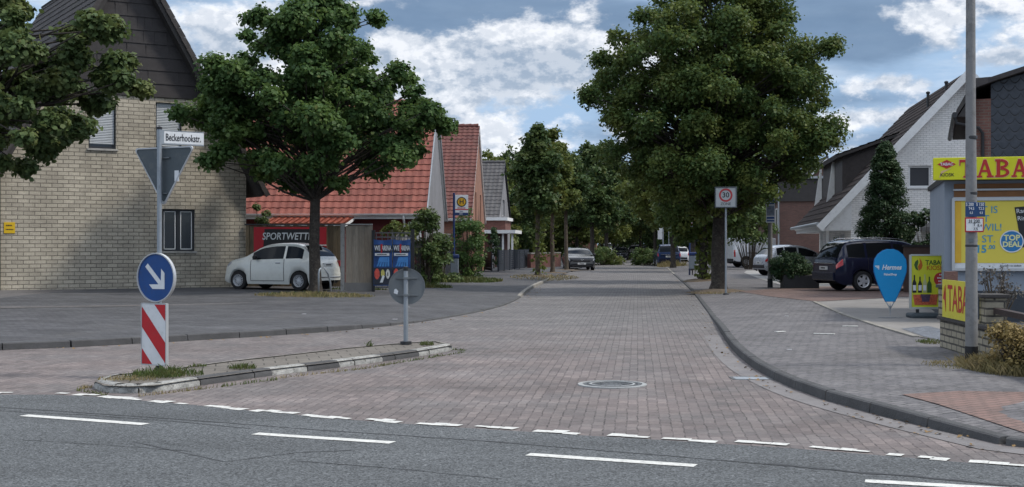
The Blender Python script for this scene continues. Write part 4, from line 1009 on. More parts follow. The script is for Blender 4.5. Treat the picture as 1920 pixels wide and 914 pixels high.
crown_tree('street_tree', 'leafy maple hanging into the top left corner in front of the cream brick house', tn,
           px_prof([(-260, -180, 20), (-180, -330, 120), (-90, -380, 185), (0, -420, 222), (60, -430, 236), (110, -420, 232), (160, -400, 205), (200, -390, 150), (240, -360, 120), (275, -320, 60), (300, -260, 40)], -95, 0, Yn, tn.z),
           .19, 380, 90000, .34, .115, F_NEAR, 31, tx=-95, dr=2.6, dens=.50, fill=0, jit=.28, lobes=[(20, 15, 30, 25), (60, 60, 42, 30), (120, 62, 42, 27), (180, 42, 32, 20), (214, 66, 20, 13), (150, 100, 48, 28), (206, 106, 22, 15), (200, 146, 28, 16), (232, 153, 10, 7), (90, 112, 48, 34), (30, 100, 48, 40), (60, 160, 56, 35), (122, 156, 34, 22), (146, 184, 12, 8), (90, 212, 46, 26), (30, 212, 48, 34),
            (128, 240, 20, 15), (60, 256, 42, 17), (20, 266, 32, 22), (100, 270, 20, 9), (14, 310, 18, 11), (-60, 50, 70, 60), (-60, 150, 70, 60), (-60, 250, 60, 38), (-150, 100, 80, 70), (-150, 220, 70, 56), (-240, 150, 70, 70), (0, -60, 80, 46), (-120, -60, 90, 60), (-300, 50, 60, 60)], five=True, flat=.62)
# bark chips / soil at their feet
def tuft(name, label, base, rx, ry, h, n, mat, seed, cat='grass', kind='stuff', leafw=.012, green=None, zf=None):
    rng = np.random.default_rng(seed); b = MB(); V = []; 
    a = rng.uniform(0, 6.28, n); r = np.sqrt(rng.uniform(0, 1, n)); x = r * np.cos(a) * rx; y = r * np.sin(a) * ry
    for i in range(n):
        hh = h * rng.uniform(.3, 1) * (1 - .5 * r[i]); dx, dy = rng.normal(size=2) * hh * .45; w = leafw * rng.uniform(.6, 1.4); th = rng.uniform(0, 6.28); cx_, cy_ = math.cos(th) * w, math.sin(th) * w
        zb = (zf(base.x + x[i], base.y + y[i]) - base.z) if zf else 0
        b.face([(x[i] - cx_, y[i] - cy_, zb - .01), (x[i] + cx_, y[i] + cy_, zb - .01), (x[i] + dx * .5 + cx_ * .6, y[i] + dy * .5 + cy_ * .6, zb + hh * .62), (x[i] + dx, y[i] + dy, zb + hh)], [(0, 0)] * 4)
    o = b.build(name, mat, None, loc=base); tag(o, label, cat if kind != 'stuff' else None, None, kind); return o
def mound(name, base, rx, ry, h, mat, seed, kind='stuff'):
    rng = random.Random(seed); b = MB(); V = [(0, 0, h)]; n = 22
    for j, f in enumerate((.35, .7, 1.0)):
        for k in range(n):
            a = 2 * math.pi * k / n; q = f * (1 + rng.uniform(-.12, .12)); V.append((rx * q * math.cos(a), ry * q * math.sin(a), h * (1 - f * f) + rng.uniform(-.01, .012) * (f < 1) - (.03 if f == 1 else 0)))
    fc = [(0, 1 + k, 1 + (k + 1) % n) for k in range(n)] + [(1 + j * n + k, 1 + (j + 1) * n + k, 1 + (j + 1) * n + (k + 1) % n, 1 + j * n + (k + 1) % n) for j in range(2) for k in range(n)]
    b.mesh(V, fc); o = b.build(name, mat, None, smooth='full', loc=base); tag(o, kind=kind); return o
mound('tree_soil', onL(585, 553), 1.7, 1.3, .05, SOIL, 1); mound('tree_soil', onR(1350, 548), 1.1, 1.0, .10, SOIL, 2)
tuft('dry_grass', 'dry grass patch round the trunk of the maple by the white hatchback', onL(590, 556), 1.7, 1.0, .2, 1500, F_DRY, 3, zf=zL)
tuft('green_grass', 'green grass among the dry patch round the maple trunk', onL(588, 555), 1.6, .9, .2, 700, F_GRS, 4, zf=zL)
tuft('dry_grass', 'sparse dry grass at the foot of the largest tree', onR(1355, 550), 1.0, .6, .08, 250, F_DRY, 5)
# ---- young street trees and the rest of the avenue
def tree_at(px, by, side, **k):
    p = (onL if side == 'L' else onR)(px, by); return p
def col_prof(h0, h1, w, rng):
    n = 9; out = []
    for i in range(n):
        f = i / (n - 1); s = math.sin(math.pi * min(1, (f * .86 + .16))) ** .7 * (1 - .45 * f); out.append((h0 + (h1 - h0) * f, -w * s * rng.uniform(.8, 1.15), w * s * rng.uniform(.8, 1.15)))
    return out
rr_ = random.Random(4)
for (px, by, ty, w, lab, sd, mt, sp) in [(1008, 518, 222, 1.35, 'slim young tree nearest on the left verge, with leafy shoots up its trunk', 41, F_DARK, 260),
                                         (1036, 512, 226, 1.5, 'second slim young tree on the left verge, right of the one with the trunk shoots', 42, F_YEL, 40),
                                         (1062, 507, 262, 1.6, 'third slim young tree, its trunk just in front of the black hatchback', 43, F_DARK, 0)]:
    p = onL(px, by); k = p.y / F; zt = CH - (ty - HY) * k - p.z
    crown_tree('young_tree', lab, p, col_prof(CH - (392 - HY) * k - p.z, zt, w, rr_), .11, 95, 11000, .42, .19, mt, sd, BARKY, group='young trees on the left verge', gap=.12, shell=.3, sprout=sp)
    mound('tree_soil', p, .9, .8, .05, SOIL, sd)
tuft('dry_grass', 'dry verge grass under the young trees', onL(1020, 520), 1.6, 6, .12, 900, F_DRY, 47, zf=zL, leafw=.02)
p = onR(1318, 527); crown_tree('street_tree', 'tree with ivy shoots on its trunk directly behind the largest tree', p, [(1.9, -1.0, 1.2), (3, -2.6, 2.4), (5, -3.4, 3), (7, -2.6, 2.4), (8.3, -.8, .8)], .17, 90, 17000, .6, .2, F_LIME, 51, sprout=420, gap=.05); mound('tree_soil', p, .9, .9, .1, SOIL, 52)
AV = [  # px, base Y, side, crown from z, to z, radius, material, label
    (1262, 88, 3.0, 9.0, 3.4, F_YEL, 'tree with yellowish leaves on the right verge beside the dark blue car'),
    (1300, 76, 2.6, 8.0, 2.6, F_LIME, 'tree on the right verge behind the second bus stop flag'),
    (1228, 118, 2.8, 10, 3.8, F_DARK, 'dark tree behind the right hand road shrub'),
    (1200, 140, 2.6, 10.5, 3.8, F_YEL, 'yellow green tree over the dark estate car down the road'),
    (1110, 97, 3.1, 9.6, 2.3, F_DARK, 'dark tree on the left verge just right of the black hatchback'),
    (1137, 106, 3.0, 10.5, 3.0, F_DARK, 'tall dark tree rising from the left hand road shrub'),
    (1082, 124, 2.4, 10.5, 3.4, F_YEL, 'pale green tree behind the black hatchback'),
    (1185, 165, 1.6, 10, 3.4, F_DARK, 'dark low branched tree over the end of the street'), (1128, 128, 1.8, 9.5, 3.0, F_YEL, 'yellow green tree behind the left road shrub'), (1245, 135, 1.6, 10, 3.6, F_DARK, 'dark low branched tree behind the blue car'),
    (1150, 150, 2.4, 11, 3.8, F_DARK, 'tree over the white van far down the street'),
    (1172, 190, 2.2, 12, 5.0, F_YEL, 'farthest tree closing the street between the two road shrubs'),
]
for i, (px, Y, a, c_, w, mt, lab) in enumerate(AV):
    rg = random.Random(i + 60); z = .08
    crown_tree('street_tree', lab, ((px - CX) * Y / F, Y, z), col_prof(a, c_, w * 1.15, rg), .16, 90, 10000, w * .24, .26, mt, 61 + i, group='avenue trees far down the street', gap=.04, shell=.4)
# dense trees in the gardens left and right
WD = [(915, 105, 0.6, 9.4, 2.6, F_YEL, 'olive green tree peeping out right of the grey roof house'), (950, 118, 0.6, 10.0, 4.2, F_DARK, 'bushy dark tree behind the dark garden fence'),
      (985, 128, 0.5, 10.2, 4.4, F_YEL, 'broad garden tree between the grey roof house and the young trees'), (1030, 138, .5, 10.4, 4.6, F_DARK, 'garden tree behind the second young tree'),
      (1075, 160, .5, 11.5, 5, F_DARK, 'big garden tree behind the black hatchback'), (1270, 150, .5, 10.5, 5, F_DARK, 'big dark garden tree right of the street behind the dark blue car'),
      (1330, 118, .4, 8.6, 4.0, F_DARK, 'garden tree behind the white panel van'), (1390, 130, .4, 7.2, 4.0, F_LIME, 'garden tree between the white van and the gabled brick house')]
for i, (px, Y, a, c_, w, mt, lab) in enumerate(WD):
    rg = random.Random(i + 90)
    crown_tree('garden_tree', lab, ((px - CX) * Y / F, Y, .0), [(a, -w * .8, w * .8), (a + 2, -w, w), (a + (c_ - a) * .6, -w * .95, w * .9), (c_ - 1, -w * .6, w * .6), (c_, -w * .15, w * .2)], .2, 100, 10000, w * .22, .3, mt, 91 + i, group='garden trees behind the houses', gap=.02, shell=.5)
# far wood: one mass closing the view
rng = np.random.default_rng(7); Ps = []; Ns = []
for i in range(230):
    px = rng.uniform(880, 1420); Y = rng.uniform(205, 235); X = (px - CX) * Y / F; h = rng.uniform(1, 14); P, N = clump_points(rng, np.array([X, Y, h]), rng.uniform(2, 3.2), 170, .7); Ps.append(P); Ns.append(N)
o = leaf_mesh('far_woodland', np.vstack(Ps), np.vstack(Ns), .75, F_DARK, None, rng); tag(o, 'dark woodland closing the far end of the street', None, None, 'stuff')
# ---- shrubs
def shrub(name, label, base, rx, ry, h, n, leaf, mat, seed, cat='shrub', ncl=26, z0=.0, group=None, stem=True, shell=.2, ball=None):
    rng = np.random.default_rng(seed); root = thing(name, label, cat, base, 0, group); Ps = []; Ns = []; b = MB()
    for i in range(ncl):
        a = rng.uniform(0, 6.28); f = rng.uniform(shell, 1) ** .6; z = rng.uniform(z0 + .05, 1.0)
        w = math.sqrt(max(.05, 1 - max(0, z - .35) ** 2 / .5)); c = np.array([rx * f * w * math.cos(a) * .85, ry * f * w * math.sin(a) * .85, z * h])
        if ball:
            d_ = rng.normal(size=3); d_ /= np.linalg.norm(d_); f = rng.uniform(.5, 1) ** .5; c = np.array([rx * f * d_[0], ry * f * d_[1], ball[0] + ball[1] * f * d_[2]])
        r = min(rx, ry, h) * rng.uniform(.26, .45) * (.6 if ball else 1); P, N = clump_points(rng, c, r, n // ncl, .8); P[:, 2] = np.maximum(P[:, 2], .01); Ps.append(P); Ns.append(N)
        b.tube([(c[0] * .2, c[1] * .2, -.02), tuple(c * .6), tuple(c)], [.02, .014, .006], 4, cap=False)
    if stem: b.build('stem', BARKY, root, smooth='full')
    leaf_mesh('foliage', np.vstack(Ps), np.vstack(Ns), leaf, mat, root, rng); return root
shrub('climber_bush', 'tall overgrown bush climbing over the right end of the banner gate', onL(795, 536) + Vector((0, 1.0, 0)), .75, .7, 2.75, 5200, .11, F_SHR, 101, ncl=40)
shrub('climber_bush', 'lower leafy bush between the tall climber and the bus stop pole', onL(826, 531) + Vector((0, .8, 0)), .7, .8, 1.8, 3600, .11, F_SHR, 102, ncl=30)
shrub('climber_bush', 'dense green bush just right of the bus stop pole', onL(878, 520) + Vector((0, .6, 0)), .85, 1.2, 3.0, 5600, .12, F_MAPLE, 103, ncl=46)
shrub('climber_bush', 'thin pale shrub with reddish twigs behind the banner gate', at(745, 470, 46) * Vector((1, 1, 0)) + Vector((0, 0, .2)), .9, .5, 2.3, 1100, .11, F_YEL, 104, ncl=24)
shrub('climber_bush', 'green shoots between the cream brick house and the red porch', at(487, 470, 46) * Vector((1, 1, 0)) + Vector((0, 0, .2)), .45, .4, 2.95, 1300, .11, F_SHR, 105, ncl=20)
tuft('weeds', 'weeds at the foot of the bushes along the footway', onL(870, 527), 1.6, 3.0, .28, 1600, F_GRS, 106, zf=zL, leafw=.03)
tuft('weeds', 'weeds along the foot of the plank fence', onL(672, 544), 1.0, .18, .2, 420, F_GRS, 107, zf=zL, leafw=.016)
tuft('weeds', 'weeds under the banner gate', onL(800, 540), .9, .4, .3, 600, F_GRS, 108, zf=zL, leafw=.02)
shrub('round_bush', 'round dark green bush growing over a black planter at the footway', onR(1488, 541) + Vector((-.08, .18, .08)), .72, .66, .95, 12500, .06, F_CON, 111, ncl=150, ball=(.62, .50), z0=.18, shell=.5)
shrub('road_shrub', 'wide green shrub on the build-out at the left of the far road', gp(1128, 497.5), 1.5, 2.0, 1.15, 2600, .16, F_SHR, 112)
shrub('road_shrub', 'yellowing low shrub right of the green one on the left build-out', gp(1150, 497), .9, 1.8, .8, 1600, .15, F_YEL, 113)
shrub('road_shrub', 'wide green shrub on the build-out at the right of the far road', gp(1213, 498), 1.5, 2.0, 1.1, 2800, .16, F_SHR, 114)
tuft('dry_grass', 'dry grass on the right build-out by the dark blue car', gp(1262, 501), 1.2, 2.0, .7, 700, F_DRY, 115, leafw=.02)
shrub('garden_bush', 'light green rounded bush in front of the white panel van', onR(1402, 505) + Vector((0, -.5, .0)), 1.75, 1.5, 4.0, 5200, .17, F_SHR, 116, ncl=40, z0=.42)
shrub('garden_bush', 'dark leafy hedge between the conifer and the kiosk', at(1738, 470, 47) * Vector((1, 1, 0)) + Vector((0, 0, .12)), 1.2, .7, 2.75, 5200, .13, F_CON, 117, ncl=40)
# conifer
rng = np.random.default_rng(9); pc = at(1660, 500, 47); pc.z = .12; root = thing('conifer', 'dark pointed conifer in front of the white brick house', 'conifer', pc); Ps = []; Ns = []; b = MB()
zt = CH - (262 - HY) * 47 / F - .12
for i in range(460):
    f = rng.uniform(0, 1) ** .8; z = .35 + f * (zt - .5); rm = (1.0 - f) ** .55 * 1.0 * (1 if f > .12 else .85) + .06; a = rng.uniform(0, 6.28); r = rm * rng.uniform(.55, 1.05)
    c = np.array([r * math.cos(a), r * math.sin(a), z - .12 * r]); P, N = clump_points(rng, c, .12 + .2 * (1 - f) * rng.uniform(.7, 1.3), 100, .8); Ps.append(P); Ns.append(N)
    b.tube([(0, 0, z - .1), tuple(c)], [.02, .006], 4, cap=False)
b.tube([(0, 0, -.1), (0, 0, 1), (0, 0, zt)], [.12, .09, .01], 8); b.build('trunk', BARK, root, smooth='full'); leaf_mesh('crown', np.vstack(Ps), np.vstack(Ns), .085, F_CON, root, rng, asp=.55)
pc = at(926, 470, 80); pc.z = .1; root = thing('conifer', 'small clipped conical thuja before the flat porch', 'conifer', pc); Ps = []; Ns = []
for i in range(60):
    f = rng.uniform(0, 1); a = rng.uniform(0, 6.28); r = .62 * (1 - f) ** .8 * rng.uniform(.6, 1); P, N = clump_points(rng, np.array([r * math.cos(a), r * math.sin(a), .2 + f * 2.3]), .16, 50, 1); Ps.append(P); Ns.append(N)
MB().tube([(0, 0, -.1), (0, 0, 2)], [.06, .02], 6).build('trunk', BARK, root); leaf_mesh('crown', np.vstack(Ps), np.vstack(Ns), .1, F_CON, root, rng)
# island weeds and edges
for i, (px, py, rx, ry, h, n, mt) in enumerate([(315, 702, .42, .22, .15, 420, F_GRS), (282, 706, .35, .15, .10, 260, F_GRS), (240, 711, .35, .12, .07, 160, F_DRY), (455, 690, .16, .10, .10, 160, F_GRS), (800, 646, .12, .10, .10, 90, F_GRS), (370, 686, .12, .06, .06, 60, F_GRS), (692, 648, .05, .05, .12, 30, F_GRS)]):
    tuft('island_weeds', ['large green weed tuft round the foot of the island sign post', 'weeds left of the island sign post', 'dry weeds at the island nose', 'small green tuft on the front kerb of the island', 'weed tuft at the far end of the island', 'thin weeds at the back edge of the island', 'single weed stem left of the round sign'][i], gp(px, py, .1), rx, ry, h, n, mt, 120 + i, leafw=.006)
JW = MB()
for i, (a, c_) in enumerate([((150, 733), (200, 742)), ((260, 744), (400, 728)), ((400, 728), (520, 712)), ((520, 710), (700, 690)), ((700, 689), (870, 661)), ((150, 730), (170, 727)), ((845, 656), (872, 658))]):
    p, q = gp(*a), gp(*c_); m = (p + q) / 2; L = (q - p).length / 2; rng = np.random.default_rng(130 + i); JW.cur = i % 2; b = JW; t = (q - p).normalized()
    for k in range(int(150 * L + 40)):
        c = p.lerp(q, rng.uniform(0, 1)) + Vector((rng.normal() * .02, rng.normal() * .03, 0)); hh = rng.uniform(.01, .055); w = .004 + .004 * rng.random(); th = rng.uniform(0, 6.28); d = Vector((math.cos(th) * w, math.sin(th) * w, 0)); e = Vector((rng.normal() * .02, rng.normal() * .02, hh))
        b.face([c - d, c + d, c + e * .6 + d * .5, c + e], [(0, 0)] * 4)
tag(JW.build('joint_weeds', [F_GRS, F_DRY]), 'thin weeds in the joint at the foot of the island kerb', None, None, 'stuff')
# fallen leaves and scraps of paper
rng = np.random.default_rng(77); n = 300; C = []
for _ in range(n):
    if rng.random() < .55: k = rng.integers(4, len(KRs) - 6); x, y = KRs[k]; C.append((x - rng.uniform(.16, .4), y + rng.normal() * .3, .014))
    else:
        k = rng.integers(10, len(KLs) - 10); x, y = KLs[k]; C.append((x + rng.uniform(.18, .5), y - rng.uniform(.1, .3), .014))
N = rng.normal(size=(n, 3)) * .25; N[:, 2] += 1; N /= np.linalg.norm(N, axis=1, keepdims=True)
o = leaf_mesh('fallen_leaves', np.array(C), N, .045, plain('dead_leaf', (.22, .14, .06), .9, .4, 9), None, rng); tag(o, 'dead leaves gathered along the gutters', None, None, 'stuff')
# ================================================================== VEHICLES
TYRE = plain('tyre_rubber', (.018, .018, .019), .85, .15, 8); ALLOY = plain('wheel_alloy', (.52, .53, .55), .35, .08, 6, .25, dirt=.3); HUBD = plain('dark_wheel_arch', (.008, .008, .009), .9, .1)
CARG = glass('car_glass', (.010, .012, .014), .03, .22); TRIM = plain('black_trim', (.018, .018, .02), .55, .1); REDL = plain('red_lamp_lens', (.38, .012, .014), .12, .08, 3, spec=.7); CLRL = plain('clear_lamp_lens', (.50, .52, .55), .12, .08, 8, .3, spec=.8)
PLATE = plain('number_plate', (.62, .63, .62), .4, .04); CHROME = plain('chrome', (.55, .56, .58), .15, .05, 2, .9); AMB = plain('amber_lens', (.5, .18, .02), .2, .05); SEATM = plain('car_seat', (.03, .03, .033), .9)
def paint(name, col, metal=.0): return plain(name, col, .32 if max(col) > .3 else .2, .035, 1.5, metal if max(col) > .3 else 0, spec=.4 if max(col) > .3 else .25, coat=.8 if max(col) > .3 else .35, dirt=(.10 if max(col) > .3 else .0), dirtcol=(.16, .15, .13))
def interp(P, x):
    if x <= P[0][0]: return P[0][1]
    for (a, za), (c, zc) in zip(P[:-1], P[1:]):
        if a <= x <= c: return za + (zc - za) * (x - a) / max(1e-9, c - a)
    return P[-1][1]
def smoothP(P, n=2):
    for _ in range(n):
        Q = [P[0]]
        for a, c in zip(P[:-1], P[1:]): Q += [(a[0] * .75 + c[0] * .25, a[1] * .75 + c[1] * .25), (a[0] * .25 + c[0] * .75, a[1] * .25 + c[1] * .75)]
        P = Q + [P[-1]]
    return P
def car(name, label, cat, pos, heading, spec, group=None):
    """spec: top = silhouette (x,z) from rear (x=0) to nose (x=L); belt = (x,z); W; wheels (xr,xf); wr; win ranges"""
    L = spec['L']; W = spec['W'] / 2; top = smoothP(spec['top'], 1); belt = spec['belt']; gr = spec.get('ground', .2); wx = spec['wheels']; wr = spec['wr']; ar = wr * 1.16
    root = thing(name, label, cat, pos, heading, group); x_off = -(wx[0] + wx[1]) / 2
    xs = set(np.linspace(0, L, 30).tolist() + [.02, .06, .12, .2, L - .02, L - .06, L - .12, L - .2])
    for w in wx:
        for k in range(13): xs.add(w - ar * math.cos(math.pi * k / 12))
    for r in spec['side'] + [spec['ws'], spec['rw']]: xs |= {r[0], r[1]}
    for ln in spec.get('lamps', []): xs |= {ln[1], ln[2]}
    for k in [p[0] for p in spec['top']]: xs.add(k)
    xs = sorted(x for x in xs if 0 <= x <= L); X = [xs[0]]
    for x in xs[1:]:
        if x - X[-1] > .012: X.append(x)
    plan = lambda x: 1 - spec.get('rear_round', .10) * max(0, 1 - x / .55) ** 2.2 - spec.get('nose_round', .16) * max(0, 1 - (L - x) / .75) ** 2.2
    tum = spec.get('tumble', .20)
    def section(x):
        zt = interp(top, x); zb = min(interp(belt, x), zt - .015); w = W * plan(x); bt = gr
        for c in wx:
            d = abs(x - c)
            if d < ar: bt = max(bt, wr + math.sqrt(max(0, ar * ar - d * d)) - .02)
        if x < .25: bt = max(bt, gr + .12 * (1 - x / .25))
        if x > L - .3: bt = max(bt, gr + .06 * (1 - (L - x) / .3))
        bt = min(bt, zb - .06); h = zt - zb; g = max(0, min(1, h / .25)); wt = w * (.965 - tum * min(1, h / .5) * .95 * g)
        wt2 = wt
        m = bt + (zb - bt)
        arch = 1.0
        for c in wx:
            if abs(x - c) < ar + .08: arch = 1.012
        P = [(w * .93, bt), (w * .985 * arch, bt + (zb - bt) * .16), (w * 1.0 * arch, bt + (zb - bt) * .45), (w * .995, bt + (zb - bt) * .78), (w * .965, zb - .012), (w * .945, zb + .012 * g),
             (wt2 + (w * .945 - wt2) * .12, zb + h * .80), (wt2 * .95, zb + h * .925), (wt2 * .80, zb + h * .985), (wt2 * .42, zt), (0, zt + .012 * g)]
        return P
    secs = [section(x) for x in X]; m = len(secs[0]); full = 2 * m - 1
    V = []
    for x, s in zip(X, secs):
        for (y, z) in s: V.append((x + x_off, -y, z))
        for (y, z) in s[-2::-1]: V.append((x + x_off, y, z))
    groups = {}
    def put(key, f): groups.setdefault(key, []).append(f)
    sidewin = spec['side']; ws = spec['ws']; rw = spec['rw']
    for i in range(len(X) - 1):
        xm = (X[i] + X[i + 1]) / 2
        for j in range(full - 1):
            r = j if j < m - 1 else full - 2 - j
            f = (i * full + j, (i + 1) * full + j, (i + 1) * full + j + 1, i * full + j + 1)
            key = 'body'
            if r in (5,) and any(a < xm < c for a, c in sidewin): key = 'side_window%d%d' % (j < m - 1, [a < xm < c for a, c in sidewin].index(True))
            elif r >= 7 and ws[0] < xm < ws[1]: key = 'windscreen'
            elif r >= 7 and rw[0] < xm < rw[1]: key = 'rear_window'
            elif r == 6 and any(a < xm < c for a, c in sidewin): key = 'body'
            for ln in spec.get('lamps', []):
                if ln[1] < xm < ln[2] and ln[3] <= r <= ln[4]: key = ln[0]
            if r == 0 and key == 'body' and spec.get('sill'): key = 'sill_trim'
            put(key, f)
    # end caps, split so that the bumper edge is rounded by the plan
    put('body', tuple(range(full - 1, -1, -1))); e = (len(X) - 1) * full; put('body', tuple(e + k for k in range(full)))
    pm = spec['paint']; mats = {'body': pm, 'side_window': CARG, 'windscreen': CARG, 'rear_window': CARG, 'tail_light': REDL, 'headlight': CLRL, 'sill_trim': TRIM, 'rear_bumper': TRIM, 'front_bumper': TRIM}
    for key, fs in groups.items():
        used = sorted({v for f in fs for v in f}); mp = {v: k for k, v in enumerate(used)}
        key = 'side_window' if key.startswith('side_window') else key; o = MB().mesh([V[v] for v in used], [tuple(mp[v] for v in f) for f in fs]).build(key, mats[key], root, smooth=42)
        if key == 'body': body = o
    xo = x_off
    # inner dark tub so nothing shows through the arches
    b = MB(); b.box(.25 + xo, L - .3 + xo, -W * .72, W * .72, gr + .02, interp(belt, L / 2) - .15)
    b.build('underbody', HUBD, root)
    # wheels
    for wxi in wx:
        for sd in (-1, 1):
            yc = sd * (W * plan(wxi) - .115)
            M = Matrix.Translation((wxi + xo, yc, wr)) @ Matrix.Rotation(R(-90) * sd, 4, 'X')
            b = MB(); b.lathe([(wr * .60, -.10), (wr * .9, -.105), (wr, -.075), (wr * 1.0, .075), (wr * .95, .10), (wr * .66, .105), (wr * .62, .09)], 32, M, cap=False)
            wheel = b.build('wheel', TYRE, root, smooth=50)
            b = MB(); Mo = Matrix.Translation((wxi + xo, yc, wr)) @ Matrix.Rotation(R(-90) * sd, 4, 'X')
            b.lathe([(wr * .66, .09), (wr * .63, .108), (wr * .56, .085), (wr * .54, .03)], 28, Mo, cap=False)
            ns = spec.get('spokes', 5); 
            for k in range(ns):
                a = 2 * math.pi * k / ns; Mr = Mo @ Matrix.Rotation(a, 4, 'Z'); sw = spec.get('spw', .035); b.box(wr * .1, wr * .60, -sw, sw, .055, .08, Mr)
            b.lathe([(wr * .17, .05), (wr * .16, .09), (0, .095)], 16, Mo)
            b.build('rim', spec.get('rimmat', ALLOY), wheel, smooth=40)
            MB().lathe([(wr * .62, .02), (0, .02)], 24, Mo).build('brake_disc', HUBD, wheel)
    def sidept(x, frac_row, sd, off=.004):
        s = section(x); k = min(int(frac_row), m - 2); f = frac_row - k; y = s[k][0] * (1 - f) + s[k + 1][0] * f; z = s[k][1] * (1 - f) + s[k + 1][1] * f
        return Vector((x + xo, sd * (y + off), z))
    b = MB()
    for sd in (-1, 1):
        for d in spec.get('doors', []):
            n = 7
            for k in range(n):
                a, c = sidept(d, .9 + 4.0 * k / n, sd), sidept(d, .9 + 4.0 * (k + 1) / n, sd); b.bar(a, c, .012, .012)
        if spec.get('doors'):
            d0, d1 = min(spec['doors']), max(spec['doors'])
            P = [sidept(d0 + (d1 - d0) * k / 8, .9, sd) for k in range(9)]
            for a, c in zip(P[:-1], P[1:]): b.bar(a, c, .012, .012)
    if b.v: b.build('door_seam', TRIM, body)
    for sd in (-1, 1):
        for hx in spec.get('handles', []):
            p = sidept(hx, 3.35, sd, .012); MB().box(p.x - .09, p.x + .09, p.y - .012, p.y + .012, p.z - .014, p.z + .014).build('door_handle', spec.get('handle_mat', pm), root, bevel=.008)
        mx = spec.get('mirror', ws[0] - .1); p = sidept(mx, 5.0, sd, .0)
        mb = MB(); mb.ball((p.x - .02, p.y + sd * .12, p.z + .07), (.07, .10, .075), 10, 7); mb.bar((p.x, p.y - sd * .02, p.z + .01), (p.x, p.y + sd * .08, p.z + .05), .04, .03); mb.build('wing_mirror', spec.get('mirror_mat', TRIM), root, smooth='full')
    # plates and trim
    zr = spec.get('plate_r'); 
    if zr:
        xr_ = spec.get('plate_rx', -.012); pl_ = MB(); pl_.box(xo + xr_ - .008, xo + xr_ + .03, -.26, .26, zr - .057, zr + .057); q = pl_.build('number_plate', PLATE, root)
        lettering('~~~~~~~', .075, BLK, q, (xo + xr_ - .011, 0, zr), rot=(R(90), 0, R(-90)), bold=.002)
    zf = spec.get('plate_f')
    if zf:
        b = MB(); b.box(L + xo - .02, L + xo + .012, -.26, .26, zf - .057, zf + .057); q = b.build('number_plate', PLATE, root)
        lettering('~~~~~~~', .075, BLK, q, (L + xo + .015, 0, zf), rot=(R(90), 0, R(90)), bold=.002)
    if spec.get('grille'):
        z0, z1, w = spec['grille']; b = MB(); b.box(L + xo - .06, L + xo + .008, -w, w, z0, z1); b.build('grille', TRIM, root, bevel=.01)
    for nm, x0, x1, y0, y1, z0, z1, mt in spec.get('extra', []): MB().box(x0 + xo, x1 + xo, y0, y1, z0, z1).build(nm, mt, root, bevel=.006)
    if spec.get('rails'):
        r0, r1 = spec['rails']
        for sd in (-1, 1):
            P = []
            for k in range(9):
                x = r0 + (r1 - r0) * k / 8; s = section(x); P.append((x + xo, sd * s[7][0], s[8][1] + (.045 if 0 < k < 8 else .0)))
            MB().tube(P, .014, 6).build('roof_rail', CHROME, root, smooth='full')
    if spec.get('seats'):
        b = MB()
        for sx_ in spec['seats']:
            for sy in (-.36, .36): b.box(sx_ + xo - .08, sx_ + xo + .08, sy - .22, sy + .22, .6, 1.12)
        b.build('seat', SEATM, root, bevel=.03)
    return root
def from_rear_wheel(px, py, hd, track, wb, side, z=None, on=onR):
    """centre of a car whose near rear wheel stands at the pixel; side -1 = car's right flank is near"""
    p = on(px, py); f = Vector((math.cos(hd), math.sin(hd), 0)); l = Vector((-f.y, f.x, 0)); c = p + f * wb / 2 + l * (track / 2) * (1 if side < 0 else -1); return c
# small white hatchback
hd = R(155); p = from_rear_wheel(562, 546.5, hd, 1.45, 2.3, 1, on=onL)
p.z = zL(p.x, p.y) + .005
WP = paint('white_car_paint', (.66, .67, .63))
FIAT = dict(L=3.55, W=1.63, paint=WP, wheels=(.62, 2.92), wr=.30, ground=.19, tumble=.23, rear_round=.20, nose_round=.22,
            top=[(0, .50), (.02, .62), (.06, .80), (.14, .96), (.22, 1.06), (.36, 1.24), (.56, 1.40), (.85, 1.475), (1.25, 1.49), (1.65, 1.475), (2.0, 1.42), (2.2, 1.34), (2.45, 1.18), (2.66, 1.045), (2.9, 1.0), (3.15, .945), (3.36, .86), (3.47, .75), (3.53, .60), (3.55, .45)],
            belt=[(0, .66), (.25, .94), (.6, .99), (1.5, .97), (2.4, .94), (2.8, .93), (3.2, .86), (3.45, .70), (3.55, .44)],
            side=[(.50, 1.12), (1.20, 2.38)], ws=(2.08, 2.72), rw=(.22, .58), doors=(1.16, 2.42), handles=(1.38,), handle_mat=CHROME, mirror=2.22, spokes=14, spw=.012, plate_r=.80, plate_rx=.045, reg='BOR 2104', 
            lamps=[('tail_light', .03, .17, 3, 4), ('headlight', 3.22, 3.42, 4, 5)], rimmat=ALLOY,
            extra=[('rear_bumper_strip', -.02, .05, -.6, .6, .40, .43, CHROME), ('tail_lamp', .02, .13, .625, .705, .74, .93, REDL), ('tail_lamp', .02, .13, -.705, -.625, .74, .93, REDL), ('rear_window_spoiler', .38, .66, -.42, .42, 1.40, 1.43, WP)])
car('parked_car', 'small white rounded hatchback parked in front of the plank fence beside the brick house', 'car', p, hd, FIAT)
